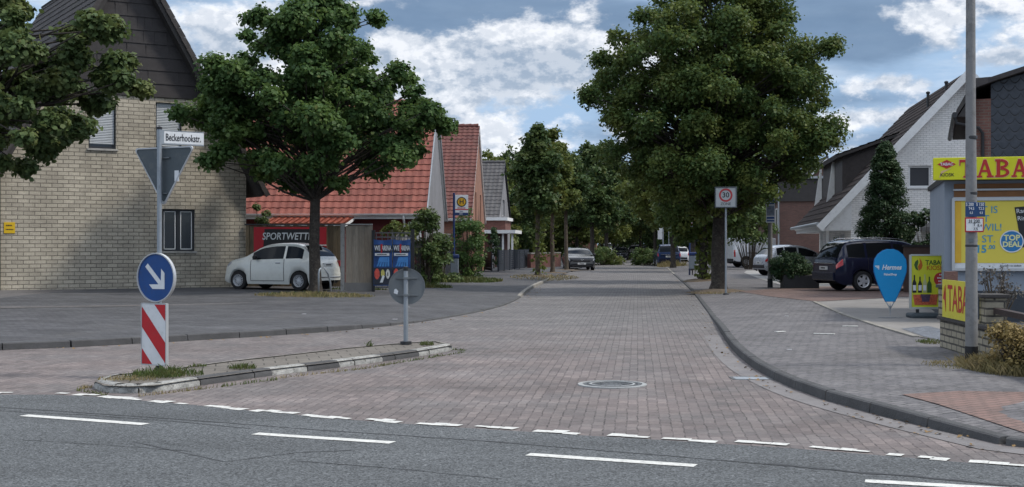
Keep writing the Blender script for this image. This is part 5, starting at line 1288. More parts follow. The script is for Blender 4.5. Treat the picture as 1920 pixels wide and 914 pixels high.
# dark blue people carrier
hd = R(13); p = from_rear_wheel(1605, 547, hd, 1.62, 2.70, -1); ZBLUE = paint('dark_blue_car_paint', (.010, .013, .032), .2)
MPV = dict(L=4.45, W=1.80, paint=ZBLUE, wheels=(.93, 3.63), wr=.325, ground=.21, tumble=.22, rear_round=.10, nose_round=.2, spokes=5, spw=.05,
           top=[(0, .60), (.02, .86), (.05, .98), (.12, 1.12), (.22, 1.32), (.34, 1.50), (.50, 1.60), (.9, 1.655), (1.6, 1.67), (2.3, 1.64), (2.75, 1.55), (3.1, 1.35), (3.45, 1.14), (3.7, 1.06), (4.1, .96), (4.3, .84), (4.4, .70), (4.45, .52)],
           belt=[(0, .82), (.3, 1.07), (1.5, 1.05), (2.8, .99), (3.3, .96), (3.9, .88), (4.3, .72), (4.45, .5)], side=[(.42, 1.02), (1.10, 1.98), (2.06, 3.02)], ws=(2.78, 3.42), rw=(.10, .40),
           doors=(1.10, 2.02, 3.06), handles=(1.28, 2.2), mirror=2.86, rails=(.55, 2.6), plate_r=.74, plate_rx=-.02, reg='BOR 733', lamps=[('tail_light', .03, .24, 3, 4), ('headlight', 4.0, 4.32, 4, 5)],
           extra=[('chrome_strip', -.03, .06, -.62, .62, .88, .905, CHROME), ('rear_bumper', -.05, .08, -.74, .74, .36, .60, ZBLUE)])
p.z = .125; p.x += .2; car('parked_car', 'dark blue people carrier with silver roof rails parked behind the round bush', 'car', p, hd, MPV)
# silver hatchback
hd = R(12); p = from_rear_wheel(1441, 518, hd, 1.48, 2.58, -1); p.z = .125; p.x += .4
HATCH = dict(L=4.0, W=1.72, paint=paint('silver_car_paint', (.44, .46, .49), .5), wheels=(.62, 3.2), wr=.305, ground=.19, tumble=.24, rear_round=.16, nose_round=.2, spokes=7, spw=.03,
             top=[(0, .52), (.02, .74), (.06, .90), (.16, 1.02), (.28, 1.16), (.42, 1.32), (.62, 1.42), (1.0, 1.485), (1.5, 1.49), (2.0, 1.44), (2.35, 1.33), (2.7, 1.13), (2.98, .99), (3.4, .92), (3.75, .80), (3.92, .66), (4.0, .48)],
             belt=[(0, .72), (.3, .99), (1.2, .96), (2.5, .90), (3.0, .86), (3.6, .76), (3.9, .58), (4, .46)], side=[(.60, .98), (1.04, 1.66), (1.74, 2.66)], ws=(2.38, 2.95), rw=(.17, .50), doors=(.98, 1.70, 2.7), handles=(1.15, 1.9), mirror=2.5,
             plate_r=.62, plate_rx=-.01, lamps=[('tail_light', .04, .34, 3, 4), ('headlight', 3.5, 3.85, 4, 5)], extra=[('rear_bumper', -.03, .06, -.66, .66, .36, .52, TRIM)])
car('parked_car', 'silver hatchback parked on pale paving behind the grey lamp post', 'car', p, hd, HATCH)
# white van
hd = R(8); p = from_rear_wheel(1398, 502, hd, 1.66, 3.1, -1); p.z = .12
VAN = dict(L=4.9, W=1.90, paint=paint('white_van_paint', (.66, .68, .70)), wheels=(.85, 3.95), wr=.33, ground=.25, tumble=.08, rear_round=.05, nose_round=.2, spokes=8, spw=.03, sill=True,
           top=[(0, .6), (.02, 1.7), (.08, 1.92), (.2, 1.97), (3.2, 1.97), (3.6, 1.86), (4.1, 1.35), (4.35, 1.15), (4.7, 1.0), (4.86, .8), (4.9, .55)], belt=[(0, 1.15), (3.0, 1.12), (4.1, 1.08), (4.5, .98), (4.8, .8), (4.9, .52)],
           side=[(3.1, 3.95)], ws=(3.62, 4.28), rw=(.02, .021), doors=(1.9, 3.0, 4.0), handles=(2.85,), mirror=3.9, lamps=[('tail_light', .03, .14, 2, 4), ('headlight', 4.5, 4.8, 4, 5)], extra=[('rear_bumper', -.06, .1, -.85, .85, .35, .58, TRIM), ('rubbing_strip', .9, 2.9, -.962, -.94, .93, .99, TRIM)])
car('panel_van', 'white panel van with black lower trim parked behind the light green bush', 'van', p, hd, VAN)
# black hatchback facing the camera
p = gp(1086, 507); p.y += 1.2; p.z = 0; hd = R(-90 + 3)
GOLF = dict(L=4.2, W=1.79, paint=paint('black_car_paint', (.012, .013, .016), .2), wheels=(.72, 3.32), wr=.315, ground=.17, tumble=.22, rear_round=.1, nose_round=.18, spokes=5, spw=.04,
            top=[(0, .55), (.03, .9), (.2, 1.1), (.5, 1.38), (.9, 1.455), (1.5, 1.46), (2.1, 1.41), (2.45, 1.28), (2.95, 1.02), (3.2, .965), (3.7, .88), (4.0, .78), (4.14, .66), (4.19, .5), (4.2, .4)],
            belt=[(0, .78), (.4, 1.0), (2.5, .92), (3.1, .88), (3.7, .80), (4.05, .66), (4.2, .4)], side=[(.6, 1.1), (1.2, 2.0), (2.08, 2.9)], ws=(2.45, 3.02), rw=(.2, .5), doors=(1.15, 2.04, 3.0), handles=(1.4, 2.3), mirror=2.72, plate_f=.43, grille=(.56, .64, .55), reg='BOR 88',
            lamps=[('headlight', 3.84, 4.08, 4, 5), ('tail_light', .04, .2, 3, 4)], extra=[('badge', 4.19, 4.222, -.06, .06, .60, .72, CHROME), ('lower_intake', 4.15, 4.205, -.6, .6, .24, .34, TRIM)])
g = car('parked_car', 'black hatchback facing the camera on the left verge behind the young trees', 'car', p, hd, GOLF)
# distant cars
def variant(base, **k): d = dict(base); d.update(k); return d
for (px, by, hd_, sp, lab) in [(1256, 500, R(88), variant(MPV, paint=paint('blue_car_paint', (.02, .035, .085), .3), rails=None, reg='BOR 512'), 'dark blue car seen from behind parked at the right build-out'),
                               (1279, 494, R(84), variant(HATCH, paint=paint('white_far_paint', (.6, .62, .64))), 'white hatchback with red tail lights just beyond the dark blue car'),
                               (1166, 488, R(-95), variant(GOLF, reg='BOR 19'), 'dark car with a bright windscreen driving far down the street'),
                               (1203, 487, R(70), variant(MPV, paint=paint('black_far_paint', (.012, .012, .014)), rails=None), 'black estate car parked behind the right road shrub'),
                               (1148, 482.5, R(-90), variant(VAN, paint=paint('white_far_van', (.7, .7, .7)), plate_f=.5), 'small white van far down the street left of the dark driving car')]:
    p = gp(px, by); p.z = 0; q = p + Vector((0, 2.0, 0)); car('distant_car', lab, 'car', q, hd_, sp, group='cars far down the street')
# ================================================================== FENCES, SIGNS, KIOSK, STREET FURNITURE
STEEL = plain('galvanised_steel', (.27, .30, .33), .5, .12, 6, .5, dirt=.3, dirtcol=(.12, .12, .12)); SGREY = plain('sign_back_grey', (.07, .085, .095), .55, .08, 3, .2, dirt=.25, dirtcol=(.2, .2, .19))
SBLUE = plain('sign_blue', (.010, .055, .20), .4, .12, 4, dirt=.25); SRED = plain('sign_red', (.42, .014, .020), .4, .12, 4, dirt=.25); SWHITE = plain('sign_white', (.60, .62, .64), .4, .07, 4, dirt=.32, dirtcol=(.35, .35, .33))
NAVY = plain('navy_paint', (.012, .03, .11), .4, .1); SYEL = plain('bus_yellow', (.58, .32, .012), .4, .05); SGRN = plain('bus_green', (.01, .16, .06), .4, .05); RIMG = plain('sign_rim', (.46, .47, .48), .4, .08, 4, .4)
def disc(b, r, y0, y1, n=40, cx=0, cz=0): b.prism([(cx + r * math.cos(2 * math.pi * k / n), cz + r * math.sin(2 * math.pi * k / n)) for k in range(n)], y0, y1)
def ringflat(b, r0, r1, y0, y1, n=40, cx=0, cz=0):
    b.lathe([(r0, -y0), (r1, -y0), (r1, -y1), (r0, -y1)], n, Matrix.Translation((cx, 0, cz)) @ Matrix.Rotation(R(90), 4, 'X'), closed=True)
LGREY = plain('pale_sign_back_grey', (.13, .145, .155), .55, .08, 3, .2, dirt=.25, dirtcol=(.2, .2, .19))
# ---- island sign post: keep-right disc, striped board, back of the give-way sign, street name
isl = gp(299, 693, .10); kk = isl.y / F
def zi(py): return CH - (py - HY) * kk - .10
P = thing('traffic_sign_post', 'post on the island nose with blue arrow disc, striped board and street name plate', 'sign post', isl)
b = MB(); b.tube([(0, 0, -.05), (0, 0, zi(242))], .029, 16); b.build('post', STEEL, P, smooth=True)
MB().lathe([(.033, zi(243)), (.034, zi(239)), (0, zi(236))], 12).build('post_cap', BLK, P)
MB().lathe([(.06, -.01), (.06, .02), (.045, .03), (.04, .07), (0, .07)], 14).build('post_foot', BLK, P)
def sub(name, parent, rz, mb_fill, mat, loc=(0, 0, 0), bevel=0, smooth=False):
    b = MB(); mb_fill(b); o = b.build(name, mat, parent, bevel=bevel, smooth=smooth); o.rotation_euler = (0, 0, rz); o.location = loc; return o
rb = R(-27.6)          # face normal swings to the left
def disc_sign(parent, loc, rz, r, face, name='disc_sign', back=SGREY):
    o = sub(name, parent, rz, lambda b: disc(b, r - .004, -.012, .0), face, loc)
    sub('rim', o, 0, lambda b: ringflat(b, r - .010, r + .004, -.026, .016), RIMG, smooth=60)
    return o
D = disc_sign(P, (-.02, -.05, zi(520.5)), rb, .293, SBLUE, 'direction_disc')
AR = .17
def arrow(b):
    M = Matrix.Rotation(R(45 + 90), 4, 'Y')     # local +x pointing down right
    M = Matrix.Rotation(R(45), 4, 'Y')
    b.prism([(-.21, -.028), (.10, -.028), (.10, .028), (-.21, .028)], -.015, -.0125, M)
    b.prism([(.195, 0), (.06, .135), (-.015, .135), (.085, .03), (.085, -.03), (-.015, -.135), (.06, -.135)], -.016, -.0135, M)
sub('arrow', D, 0, arrow, SWHITE)
bw = .19 * 1.03; bh = (zi(569) - zi(684)) / 2; bz = (zi(569) + zi(684)) / 2
Bd = sub('striped_board', P, rb, lambda b: b.box(-bw, bw, -.03, .0, -bh, bh), SWHITE, (-.035, -.05, bz), bevel=.012)
def clip_poly(poly, x0, x1, z0, z1):
    def cl(p, f, g):
        o = []
        for i in range(len(p)):
            a, c = p[i - 1], p[i]; fa, fc = f(a), f(c)
            if (fa >= 0) != (fc >= 0): t = fa / (fa - fc); o.append((a[0] + (c[0] - a[0]) * t, a[1] + (c[1] - a[1]) * t))
            if fc >= 0: o.append(c)
        return o
    for f in (lambda p: p[0] - x0, lambda p: x1 - p[0], lambda p: p[1] - z0, lambda p: z1 - p[1]):
        poly = cl(poly, f, None)
        if not poly: return []
    return poly
def stripes(b):
    m = .012; w = bw - m; h = bh - m; hh = 2 * bh; st = hh * .40
    for k in range(-3, 4):
        zt = bh - .037 * hh - k * .68 * hh; st = .33 * hh
        poly = [(-bw, zt), (bw, zt - .61 * hh), (bw, zt - .61 * hh - st), (-bw, zt - st)]
        # stripes fall to the right
        q = clip_poly(poly, -w, w, -h, h)
        if len(q) >= 3: b.prism(q, -.0335, -.031)
sub('red_stripes', Bd, 0, lambda b: stripes(b), SRED, (0, 0, 0))
sub('board_rim', Bd, 0, lambda b: (b.box(-bw - .004, -bw + .006, -.034, .008, -bh, bh), b.box(bw - .006, bw + .004, -.034, .008, -bh, bh), b.box(-bw, bw, -.034, .008, bh - .006, bh + .004), b.box(-bw, bw, -.034, .008, -bh - .004, -bh + .006)), RIMG)
# give way sign seen from behind
tw = .455; tz0 = zi(277); tz1 = zi(385)
def rtri(w, z0, z1, r=.03, n=5):
    C_ = [(-w + r * 1.5, z0 - r), (w - r * 1.5, z0 - r), (0, z1 + r * 1.8)]; out_ = []
    angs = [(90, 210), (-30, 90), (210, 330)]
    for (cx_, cz_), (a0, a1) in zip([C_[0], C_[2], C_[1]], [(90, 210), (210, 330), (330, 450)]):
        for k in range(n + 1): a = R(a0 + (a1 - a0) * k / n); out_.append((cx_ + r * math.cos(a), cz_ + r * math.sin(a)))
    return out_
rt = R(-27)
Tg = sub('give_way_sign', P, rt, lambda b: b.prism(rtri(tw, 0, tz1 - tz0), .05, .056), SGREY, (.02, 0, tz0))
def trim(b):
    o_ = rtri(tw + .008, .008, tz1 - tz0 - .014); i_ = rtri(tw - .010, -.008, tz1 - tz0 + .02); n = len(o_)
    V = [(x, y, z) for y in (.040, .062) for x, z in o_] + [(x, y, z) for y in (.040, .062) for x, z in i_]
    fc = []
    for k in range(n):
        j = (k + 1) % n; fc += [(k, j, n + j, n + k), (2 * n + j, 2 * n + k, 3 * n + k, 3 * n + j), (j, k, 2 * n + k, 2 * n + j), (n + k, n + j, 3 * n + j, 3 * n + k)]
    b.mesh(V, fc)
sub('rim', Tg, 0, trim, RIMG); sub('sticker', Tg, 0, lambda b: b.prism([(.17, -.28), (.235, -.28), (.235, -.41), (.17, -.41)], .044, .049), SWHITE)
sub('bracket', Tg, 0, lambda b: b.box(-.10, .10, .025, .045, -.13, -.115), LGREY); sub('bracket', Tg, 0, lambda b: b.box(-.06, .06, .025, .045, -.56, -.545), LGREY)
# street name plate
rn = R(38); nw = .27; zn = (zi(246) + zi(271)) / 2
Np = sub('street_name_plate', P, rn, lambda b: b.box(.03, .03 + 2 * nw, -.012, .012, -.078, .078), SWHITE, (0, 0, zn + .008), bevel=.01)
lettering('Beckerhookstr.', .122, BLK, Np, (.03 + nw, -.0135, -.002), sx=.60, bold=.0012)
sub('plate_frame', Np, 0, lambda b: (b.box(.0, .05, -.022, .022, -.085, .085), b.box(.03, .03 + 2 * nw, -.015, .015, .078, .086), b.box(.03, .03 + 2 * nw, -.015, .015, -.086, -.078)), STEEL)
# ---- round sign from behind, far end of the island
p = gp(761, 644, .10); kk = p.y / F
P = thing('round_sign_post', 'round traffic sign seen from behind at the far end of the island', 'sign post', p)
zz = lambda py: CH - (py - HY) * kk - .10
MB().tube([(0, 0, -.05), (0, 0, zz(505))], .036, 14).build('post', STEEL, P, smooth=True); MB().lathe([(.040, zz(508)), (.040, zz(501)), (0, zz(500))], 12).build('post_cap', BLK, P); MB().lathe([(.09, -.01), (.085, .03), (0, .03)], 12).build('post_foot', BLK, P)
Dd = sub('sign_disc', P, R(5), lambda b: disc(b, .275, .055, .06), LGREY, (.015, 0, zz(538))); sub('rim', Dd, 0, lambda b: ringflat(b, .268, .28, .045, .066), LGREY, smooth=60)
for zb_ in (.13, -.13): sub('bracket', Dd, 0, lambda b: (b.box(-.17, .17, .033, .052, zb_ - .011, zb_ + .011), b.box(-.06, .04, -.045, .0325, zb_ - .015, zb_ + .015)), LGREY)
sub('sticker', Dd, 0, lambda b: b.prism([(-.20, -.10), (-.145, -.12), (-.13, -.07), (-.165, -.03), (-.19, -.045)], .050, .0545), SWHITE)
# ---- speed zone sign
p = onR(1361, 553); kk = p.y / F; zz = lambda py: CH - (py - HY) * kk - p.z
P = thing('speed_zone_sign', 'square 30 zone sign in a deep grey frame beside the largest tree', 'traffic sign', p)
MB().tube([(0, 0, -.1), (0, 0, zz(356))], .032, 12).build('post', STEEL, P, smooth=True); MB().lathe([(.10, -.02), (.08, .04), (.04, .06)], 12).build('post_foot', DGUT, P)
cz = zz(370.5); hw = .30; hh = .29; rz_ = R(-12)
B_ = sub('sign_face', P, rz_, lambda b: b.box(-hw, hw, -.09, -.06, -hh, hh), plain('faded_sign_white', (.33, .35, .355), .5, .06, 4, dirt=.25, dirtcol=(.25, .25, .24)), (0, 0, cz))
sub('frame', B_, 0, lambda b: (b.box(-hw - .03, -hw, -.11, .10, -hh - .03, hh + .03), b.box(hw, hw + .03, -.11, .10, -hh - .03, hh + .03), b.box(-hw, hw, -.11, .10, hh, hh + .03), b.box(-hw, hw, -.11, .10, -hh - .03, -hh), b.box(-hw, hw, .02, .09, -hh, hh)), SGREY, bevel=.008)
sub('red_ring', B_, 0, lambda b: ringflat(b, .150, .205, -.096, -.0915, cz=.065), plain('faded_sign_red', (.34, .03, .035), .4, .1, 5))
lettering('30', .22, BLK, B_, (0, -.0935, .065), bold=.003); lettering('ZONE', .115, plain('faded_black', (.07, .08, .08), .5), B_, (0, -.0925, -.205), bold=.002)
# ---- bus stop left
def bus_stop(pos, lab, scale, rz=0, sign_h=2.93, bin_side=-1, group=None):
    P = thing('bus_stop_sign', lab, 'bus stop', pos, rz); h = sign_h + .45
    MB().tube([(0, 0, -.1), (0, 0, h)], .045, 12).build('pole', NAVY, P, smooth=True)
    s = sub('flag', P, 0, lambda b: b.box(.05, .60, -.02, .02, sign_h - .50, sign_h + .36), SWHITE, bevel=.008)
    sub('blue_band', s, 0, lambda b: b.box(.052, .598, -.025, -.0205, sign_h - .495, sign_h - .38), NAVY); sub('red_band', s, 0, lambda b: b.box(.052, .598, -.0235, -.0205, sign_h - .27, sign_h - .23), SRED)
    sub('blue_frame', s, 0, lambda b: b.box(.0, .05, -.03, .03, sign_h - .5, sign_h + .38), NAVY)
    g_ = sub('stop_symbol', s, 0, lambda b: disc(b, .205, -.0255, -.0205, cx=.325, cz=sign_h + .07), SGRN if False else BLK); sub('yellow_disc', g_, 0, lambda b: disc(b, .165, -.029, -.026, cx=.325, cz=sign_h + .07), SYEL)
    lettering('H', .27, BLK, g_, (.325, -.031, sign_h + .07), bold=.004)
    lettering('~~~~~~~~~', .07, SRED, s, (.325, -.0225, sign_h - .185), bold=.001); lettering('~~~~', .06, SWHITE, s, (.3, -.0265, sign_h - .437)); lettering('~~~~~~', .05, NAVY, s, (.325, -.0225, sign_h - .325))
    return P
def litter_bin(pos, lab, h0=.35, h1=1.02):
    P = thing('litter_bin', lab, 'litter bin', pos); MB().box(-.17, .17, -.13, .13, h0, h1).build('body', plain('bin_grey', (.17, .20, .23), .5, .1, 5, dirt=.2), P, bevel=.03)
    MB().box(-.19, .19, -.15, .15, h1 + .003, h1 + .17).build('hood', NAVY, P, bevel=.04)
    b = MB(); b.tube([(.02, .16, -.05), (.02, .16, h1)], .03, 8); b.build('bin_post', DGUT, P); b = MB(); b.box(-.15, -.12, .0, .03, -.02, h0 + .02); b.box(.12, .15, 0, .03, -.02, h0 + .02); b.build('leg', DGUT, P)
p = onL(851, 526); bus_stop(p, 'bus stop flag with a yellow H disc among the bushes on the left', 1, R(4), CH - (379 - HY) * p.y / F - p.z - .07)
litter_bin(onL(852, 526) + Vector((.02, -.35, 0)), 'grey litter bin with dark hood on the left bus stop pole', .30, .92)
p = onR(1293, 516); bus_stop(p, 'second bus stop flag half hidden by the trees on the right footway', 1, R(-2), CH - (411 - HY) * p.y / F - p.z); litter_bin(p + Vector((.1, -.35, 0)), 'grey litter bin at the right hand bus stop', .32, 1.0)
# yellow and red notice on a post behind the big tree
p = onR(1352, 506); kk = p.y / F; P = thing('notice_board', 'narrow yellow and red notice on a post just right of the largest trunk', 'sign', p); zq = lambda py: CH - (py - HY) * kk - p.z
MB().tube([(0, 0, -.1), (0, 0, zq(420))], .03, 8).build('post', STEEL, P); s = sub('panel', P, 0, lambda b: b.box(-.13, .13, -.05, -.03, zq(449), zq(423)), SYEL); sub('red_foot', s, 0, lambda b: b.box(-.13, .13, -.054, -.0505, zq(449), zq(443)), SRED)
# ---- grey lamp post with posters
p = onR(1444, 539.5); kk = p.y / F; zq = lambda py: CH - (py - HY) * kk - p.z
P = thing('lamp_post', 'weathered grey lamp post with a poster, left of the round bush', 'lamp post', p)
LPM = plain('weathered_post', (.165, .16, .15), .75, .2, 5, bump=.2, dirt=.5, dirtcol=(.08, .08, .075))
MB().tube([(0, 0, .3), (0, 0, 4), (0, 0, 7.5)], [.085, .07, .05], 14).build('pole', LPM, P, smooth=True); MB().tube([(0, 0, -.05), (0, 0, .302)], .092, 14).build('foot', BLK, P, smooth=True)
b = MB(); b.tube([(0, 0, 7.45), (.0, -.3, 7.75), (-.1, -1.0, 7.85)], .035, 8); b.build('arm', LPM, P); b = MB(); b.box(-.22, .0, -1.6, -.95, 7.8, 7.9); b.build('lamp_head', STEEL, P, bevel=.03)
s = sub('poster', P, R(-5), lambda b: b.box(-.15, .15, -.12, -.10, zq(418), zq(373)), SWHITE); sub('portrait_panel', s, 0, lambda b: b.box(-.13, .13, -.125, -.1205, zq(405), zq(386)), plain('poster_greyblue', (.16, .19, .24), .5, .5, 9)); sub('blue_text_bar', s, 0, lambda b: (b.box(-.13, .13, -.125, -.1205, zq(379), zq(376)), b.box(-.13, .13, -.125, -.1205, zq(384), zq(381)), b.box(-.13, .13, -.125, -.1205, zq(411), zq(407)), b.box(-.13, .13, -.125, -.1205, zq(416), zq(413))), SBLUE)
# second thin sign post far right row (white plates)
p = gp(1243, 499); P = thing('sign_post', 'distant post with white plates beside the dark blue car', 'sign', p); kk = p.y / F; zq = lambda py: CH - (py - HY) * kk
MB().tube([(0, 0, -.1), (0, 0, zq(415))], .05, 8).build('post', STEEL, P); MB().box(-.4, -.05, -.05, -.02, zq(449), zq(428)).build('plate', SWHITE, P); b = MB(); b.tube([(.45, 0, 0), (.45, 0, zq(428))], .035, 6); b.bar((-.1, 0, zq(428)), (.45, 0, zq(428)), .05, .05); b.build('frame', STEEL, P)
# ---- concrete-grey lamp post right foreground
p = onR(1821.5, 686); kk = p.y / F; zq = lambda py: CH - (py - HY) * kk - p.z
P = thing('lamp_post', 'tall thick grey lamp post with small utility plates in front of the tobacco kiosk', 'lamp post', p)
b = MB(); b.tube([(0, 0, .16), (.0, 0, 1.6), (-.01, 0, 3.2), (-.01, 0, 7.2)], [.075, .070, .060, .045], 22); b.build('pole', plain('lamp_post_grey', (.185, .185, .185), .7, .16, 3.5, bump=.25, dirt=.65, dirtcol=(.09, .088, .085)), P, smooth=True)
b = MB(); b.tube([(0, 0, -.05), (0, 0, .24)], .079, 22); b.build('foot', BLK, P, smooth=True)
b = MB(); b.lathe([(.0665, 2.78), (.068, 2.79), (.068, 2.81), (.0665, 2.82)], 20, closed=True); b.lathe([(.066, zq(366)), (.0685, zq(365)), (.0685, zq(361)), (.066, zq(360))], 20, closed=True); b.lathe([(.072, zq(463)), (.074, zq(462)), (.074, zq(460)), (.072, zq(459))], 20, closed=True); b.build('strap', DGUT, P)
b = MB(); b.bar((-.13, 0, 4.52), (.02, 0, 4.50), .02, .025); b.bar((-.10, 0, 4.52), (-.08, 0, 4.60), .02, .02); b.build('bracket', DGUT, P); b = MB(); b.tube([(-.02, 0, 7.15), (-.3, .1, 7.5), (-1.1, .2, 7.6)], .035, 8); b.build('arm', STEEL, P); MB().box(-1.7, -1.05, .08, .32, 7.55, 7.66).build('lamp_head', STEEL, P, bevel=.04)
s = sub('blue_plate', P, R(4), lambda b: b.box(-.125, .125, -.098, -.092, zq(407), zq(380)), plain('plate_blue', (.012, .045, .13), .4, .1), (.005, 0, 0), bevel=.004)
for tx_, tz_, tt, sz in ((-.07, 384.5, 'S 200', .055), (.06, 384.5, 'S 150', .055), (-.05, 392, 'T4.5', .05), (.075, 392, 'T2.5', .05), (-.05, 400, '0.3', .04), (.075, 400, '0.3', .04)): lettering(tt, sz, SWHITE, s, (tx_, -.0995, zq(tz_)), bold=.0005, sx=.8)
s = sub('red_frame_plate', P, R(3), lambda b: b.box(-.118, .118, -.098, -.092, zq(436), zq(408.5)), SRED, (-.005, 0, 0), bevel=.006); w_ = sub('white_field', s, 0, lambda b: b.box(-.103, .103, -.1005, -.0985, zq(433.5), zq(411)), SWHITE)
lettering('H 200', .06, BLK, w_, (0, -.102, zq(415.5)), sx=.9); lettering('T', .05, BLK, w_, (0, -.102, zq(422.5))); lettering('8.4', .045, BLK, w_, (.065, -.102, zq(423.5))); lettering('7.5', .045, BLK, w_, (.015, -.102, zq(430))); sub('rule', w_, 0, lambda b: b.box(-.08, .08, -.102, -.1008, zq(418.8), zq(418.2)), BLK)
s = sub('torn_sticker', P, R(-10), lambda b: b.box(-.05, .01, -.0745, -.0735, zq(455), zq(448)), LGREY, (0, 0, 0))
# ---- plank fence with betting sign
zf = .22
def plank_fence(name, lab, x0, x1, Y, h0, h1, mat, rz=0, posts=(), post_mat=None, plinth=0, cap=None, w=.145):
    P = thing(name, lab, 'fence', ((x0 + x1) / 2, Y, zf), rz); n = int((x1 - x0) / w); L = x1 - x0; b = MB(); rg = random.Random(int(Y * 10)); b2 = MB()
    for i in range(n):
        xa = -L / 2 + L * i / n; dy = .035 * (i % 2) + rg.uniform(-.004, .004); b.box(xa + (.018 if i % 2 == 0 else -.02), xa + L / n + (.02 if i % 2 else -.018), dy, dy + .022, h0, h1 + rg.uniform(-.015, .01))
    b.build('planks', mat, P); b = MB(); b.box(-L / 2, L / 2, .045, .09, h0 + .25, h0 + .33); b.box(-L / 2, L / 2, .045, .09, h1 - .35, h1 - .27); b.build('rail', mat, P)
    for q in posts: MB().box(q - .06, q + .06, -.035, .10, -.1, h1 + .06).build('post', post_mat or mat, P)
    if plinth: MB().box(-L / 2, L / 2, -.015, .05, -.1, plinth).build('plinth', CONC, P)
    if cap: MB().box(-L / 2 - .02, L / 2 + .02, -.03, .08, h1 + .01, h1 + .05).build('cap', cap, P)
    return P
def planks(name, c1, c2, dc):
    m, t = new_mat(name); g = t.node('ShaderNodeNewGeometry').outputs['Random Per Island']; ob = t.node('ShaderNodeTexCoord').outputs['Object']
    gr = t.ramp(t.noise(t.mapping(ob, scale=(9, 9, .8)), 4, 6, .6), .3, .7, .75, 1.2, False); c = t.mix(g, c1, c2); c = t.mix(t.ramp(t.noise(t.mapping(ob, scale=(2, 2, .6)), 2, 6), .5, .75, 0, .7), c, dc)
    t.put(t.b.inputs['Base Color'], t.node('ShaderNodeVectorMath', {0: c, 3: gr}, operation='SCALE').outputs[0]); t.b.inputs['Roughness'].default_value = .85; return m
WOODG = planks('weathered_planks', (.24, .175, .105), (.13, .098, .060), (.06, .065, .04)); WOODL = planks('grey_planks', (.40, .345, .275), (.22, .185, .145), (.11, .10, .085))
CPOST = plain('concrete_post', (.30, .295, .28), .85, .12, 4, dirt=.4)
Yf = 42.6; xa = (460 - CX) * Yf / F; xb = (640 - CX) * Yf / F
PF = plank_fence('plank_fence', 'mossy brown plank fence behind the small white hatchback, carrying the betting sign', xa, xb, Yf, 0, CH - (423 - HY) * Yf / F - zf, WOODG, cap=DGUT)
Yg = 40.2; xc = (647 - CX) * Yg / F; xd = (697 - CX) * Yg / F
plank_fence('plank_fence', 'short pale grey plank fence panel between the white hatchback and the banner gate', xc, xd, Yg, .2, CH - (423 - HY) * Yg / F - zf, WOODL, posts=(-(xd - xc) / 2 - .08,), post_mat=CPOST, plinth=.2, cap=CPOST, w=.20)
Ys = Yf - .04; sx0, sx1 = (476 - CX) * Ys / F, (612 - CX) * Ys / F; sz = lambda py: CH - (py - HY) * Ys / F
T = thing('advertising_sign', 'wide red and black betting shop sign fixed to the plank fence above the white hatchback', 'sign', ((sx0 + sx1) / 2, Ys, 0)); hwS = (sx1 - sx0) / 2
MB().box(-hwS, hwS, -.02, .0, sz(500), sz(426)).build('panel', plain('banner_red', (.42, .012, .022), .5, .06, 2, dirt=.1), T)
fld = MB(); fld.prism([(-hwS + .30, sz(480)), (-hwS + .36, sz(430)), (hwS - .30, sz(430)), (hwS - .24, sz(480))], -.026, -.0215); q = fld.build('black_field', BLK, T)
lettering('SPORTWETTEN', .33, SWHITE, q, (.0, -.028, sz(444)), shear=.15, bold=.004, sx=.80)
# ---- banner gate
Yb = 40.0; gx = lambda px: (px - CX) * Yb / F; gz = lambda py: CH - (py - HY) * Yb / F
G = thing('metal_gate', 'dark metal yard gate between two black posts, hung with sports banners', 'gate', (gx(735), Yb, 0))
for px_, tp in ((700, 432), (774, 430)): MB().box(gx(px_) - gx(735) - .05, gx(px_) - gx(735) + .05, -.05, .05, 0, gz(tp)).build('post', BLK, G)
b = MB()
for py_ in (438, 446, 540): b.box(gx(704) - gx(735), gx(770) - gx(735), .0, .035, gz(py_), gz(py_) + .035)
for k in range(7): xx = gx(705 + k * 10.7) - gx(735); b.box(xx, xx + .02, .004, .03, gz(540) + .04, gz(438))
b.build('frame', plain('gate_steel', (.10, .10, .105), .5, .1, 3, .4), G)
BBL = plain('banner_blue', (.015, .06, .20), .5, .5, 2.2, dirt=.55, dirtcol=(.006, .012, .04)); BGL = plain('banner_glow_blue', (.05, .20, .48), .5, .3, 5); BDK = plain('banner_dark', (.018, .022, .035), .5, .5, 6)
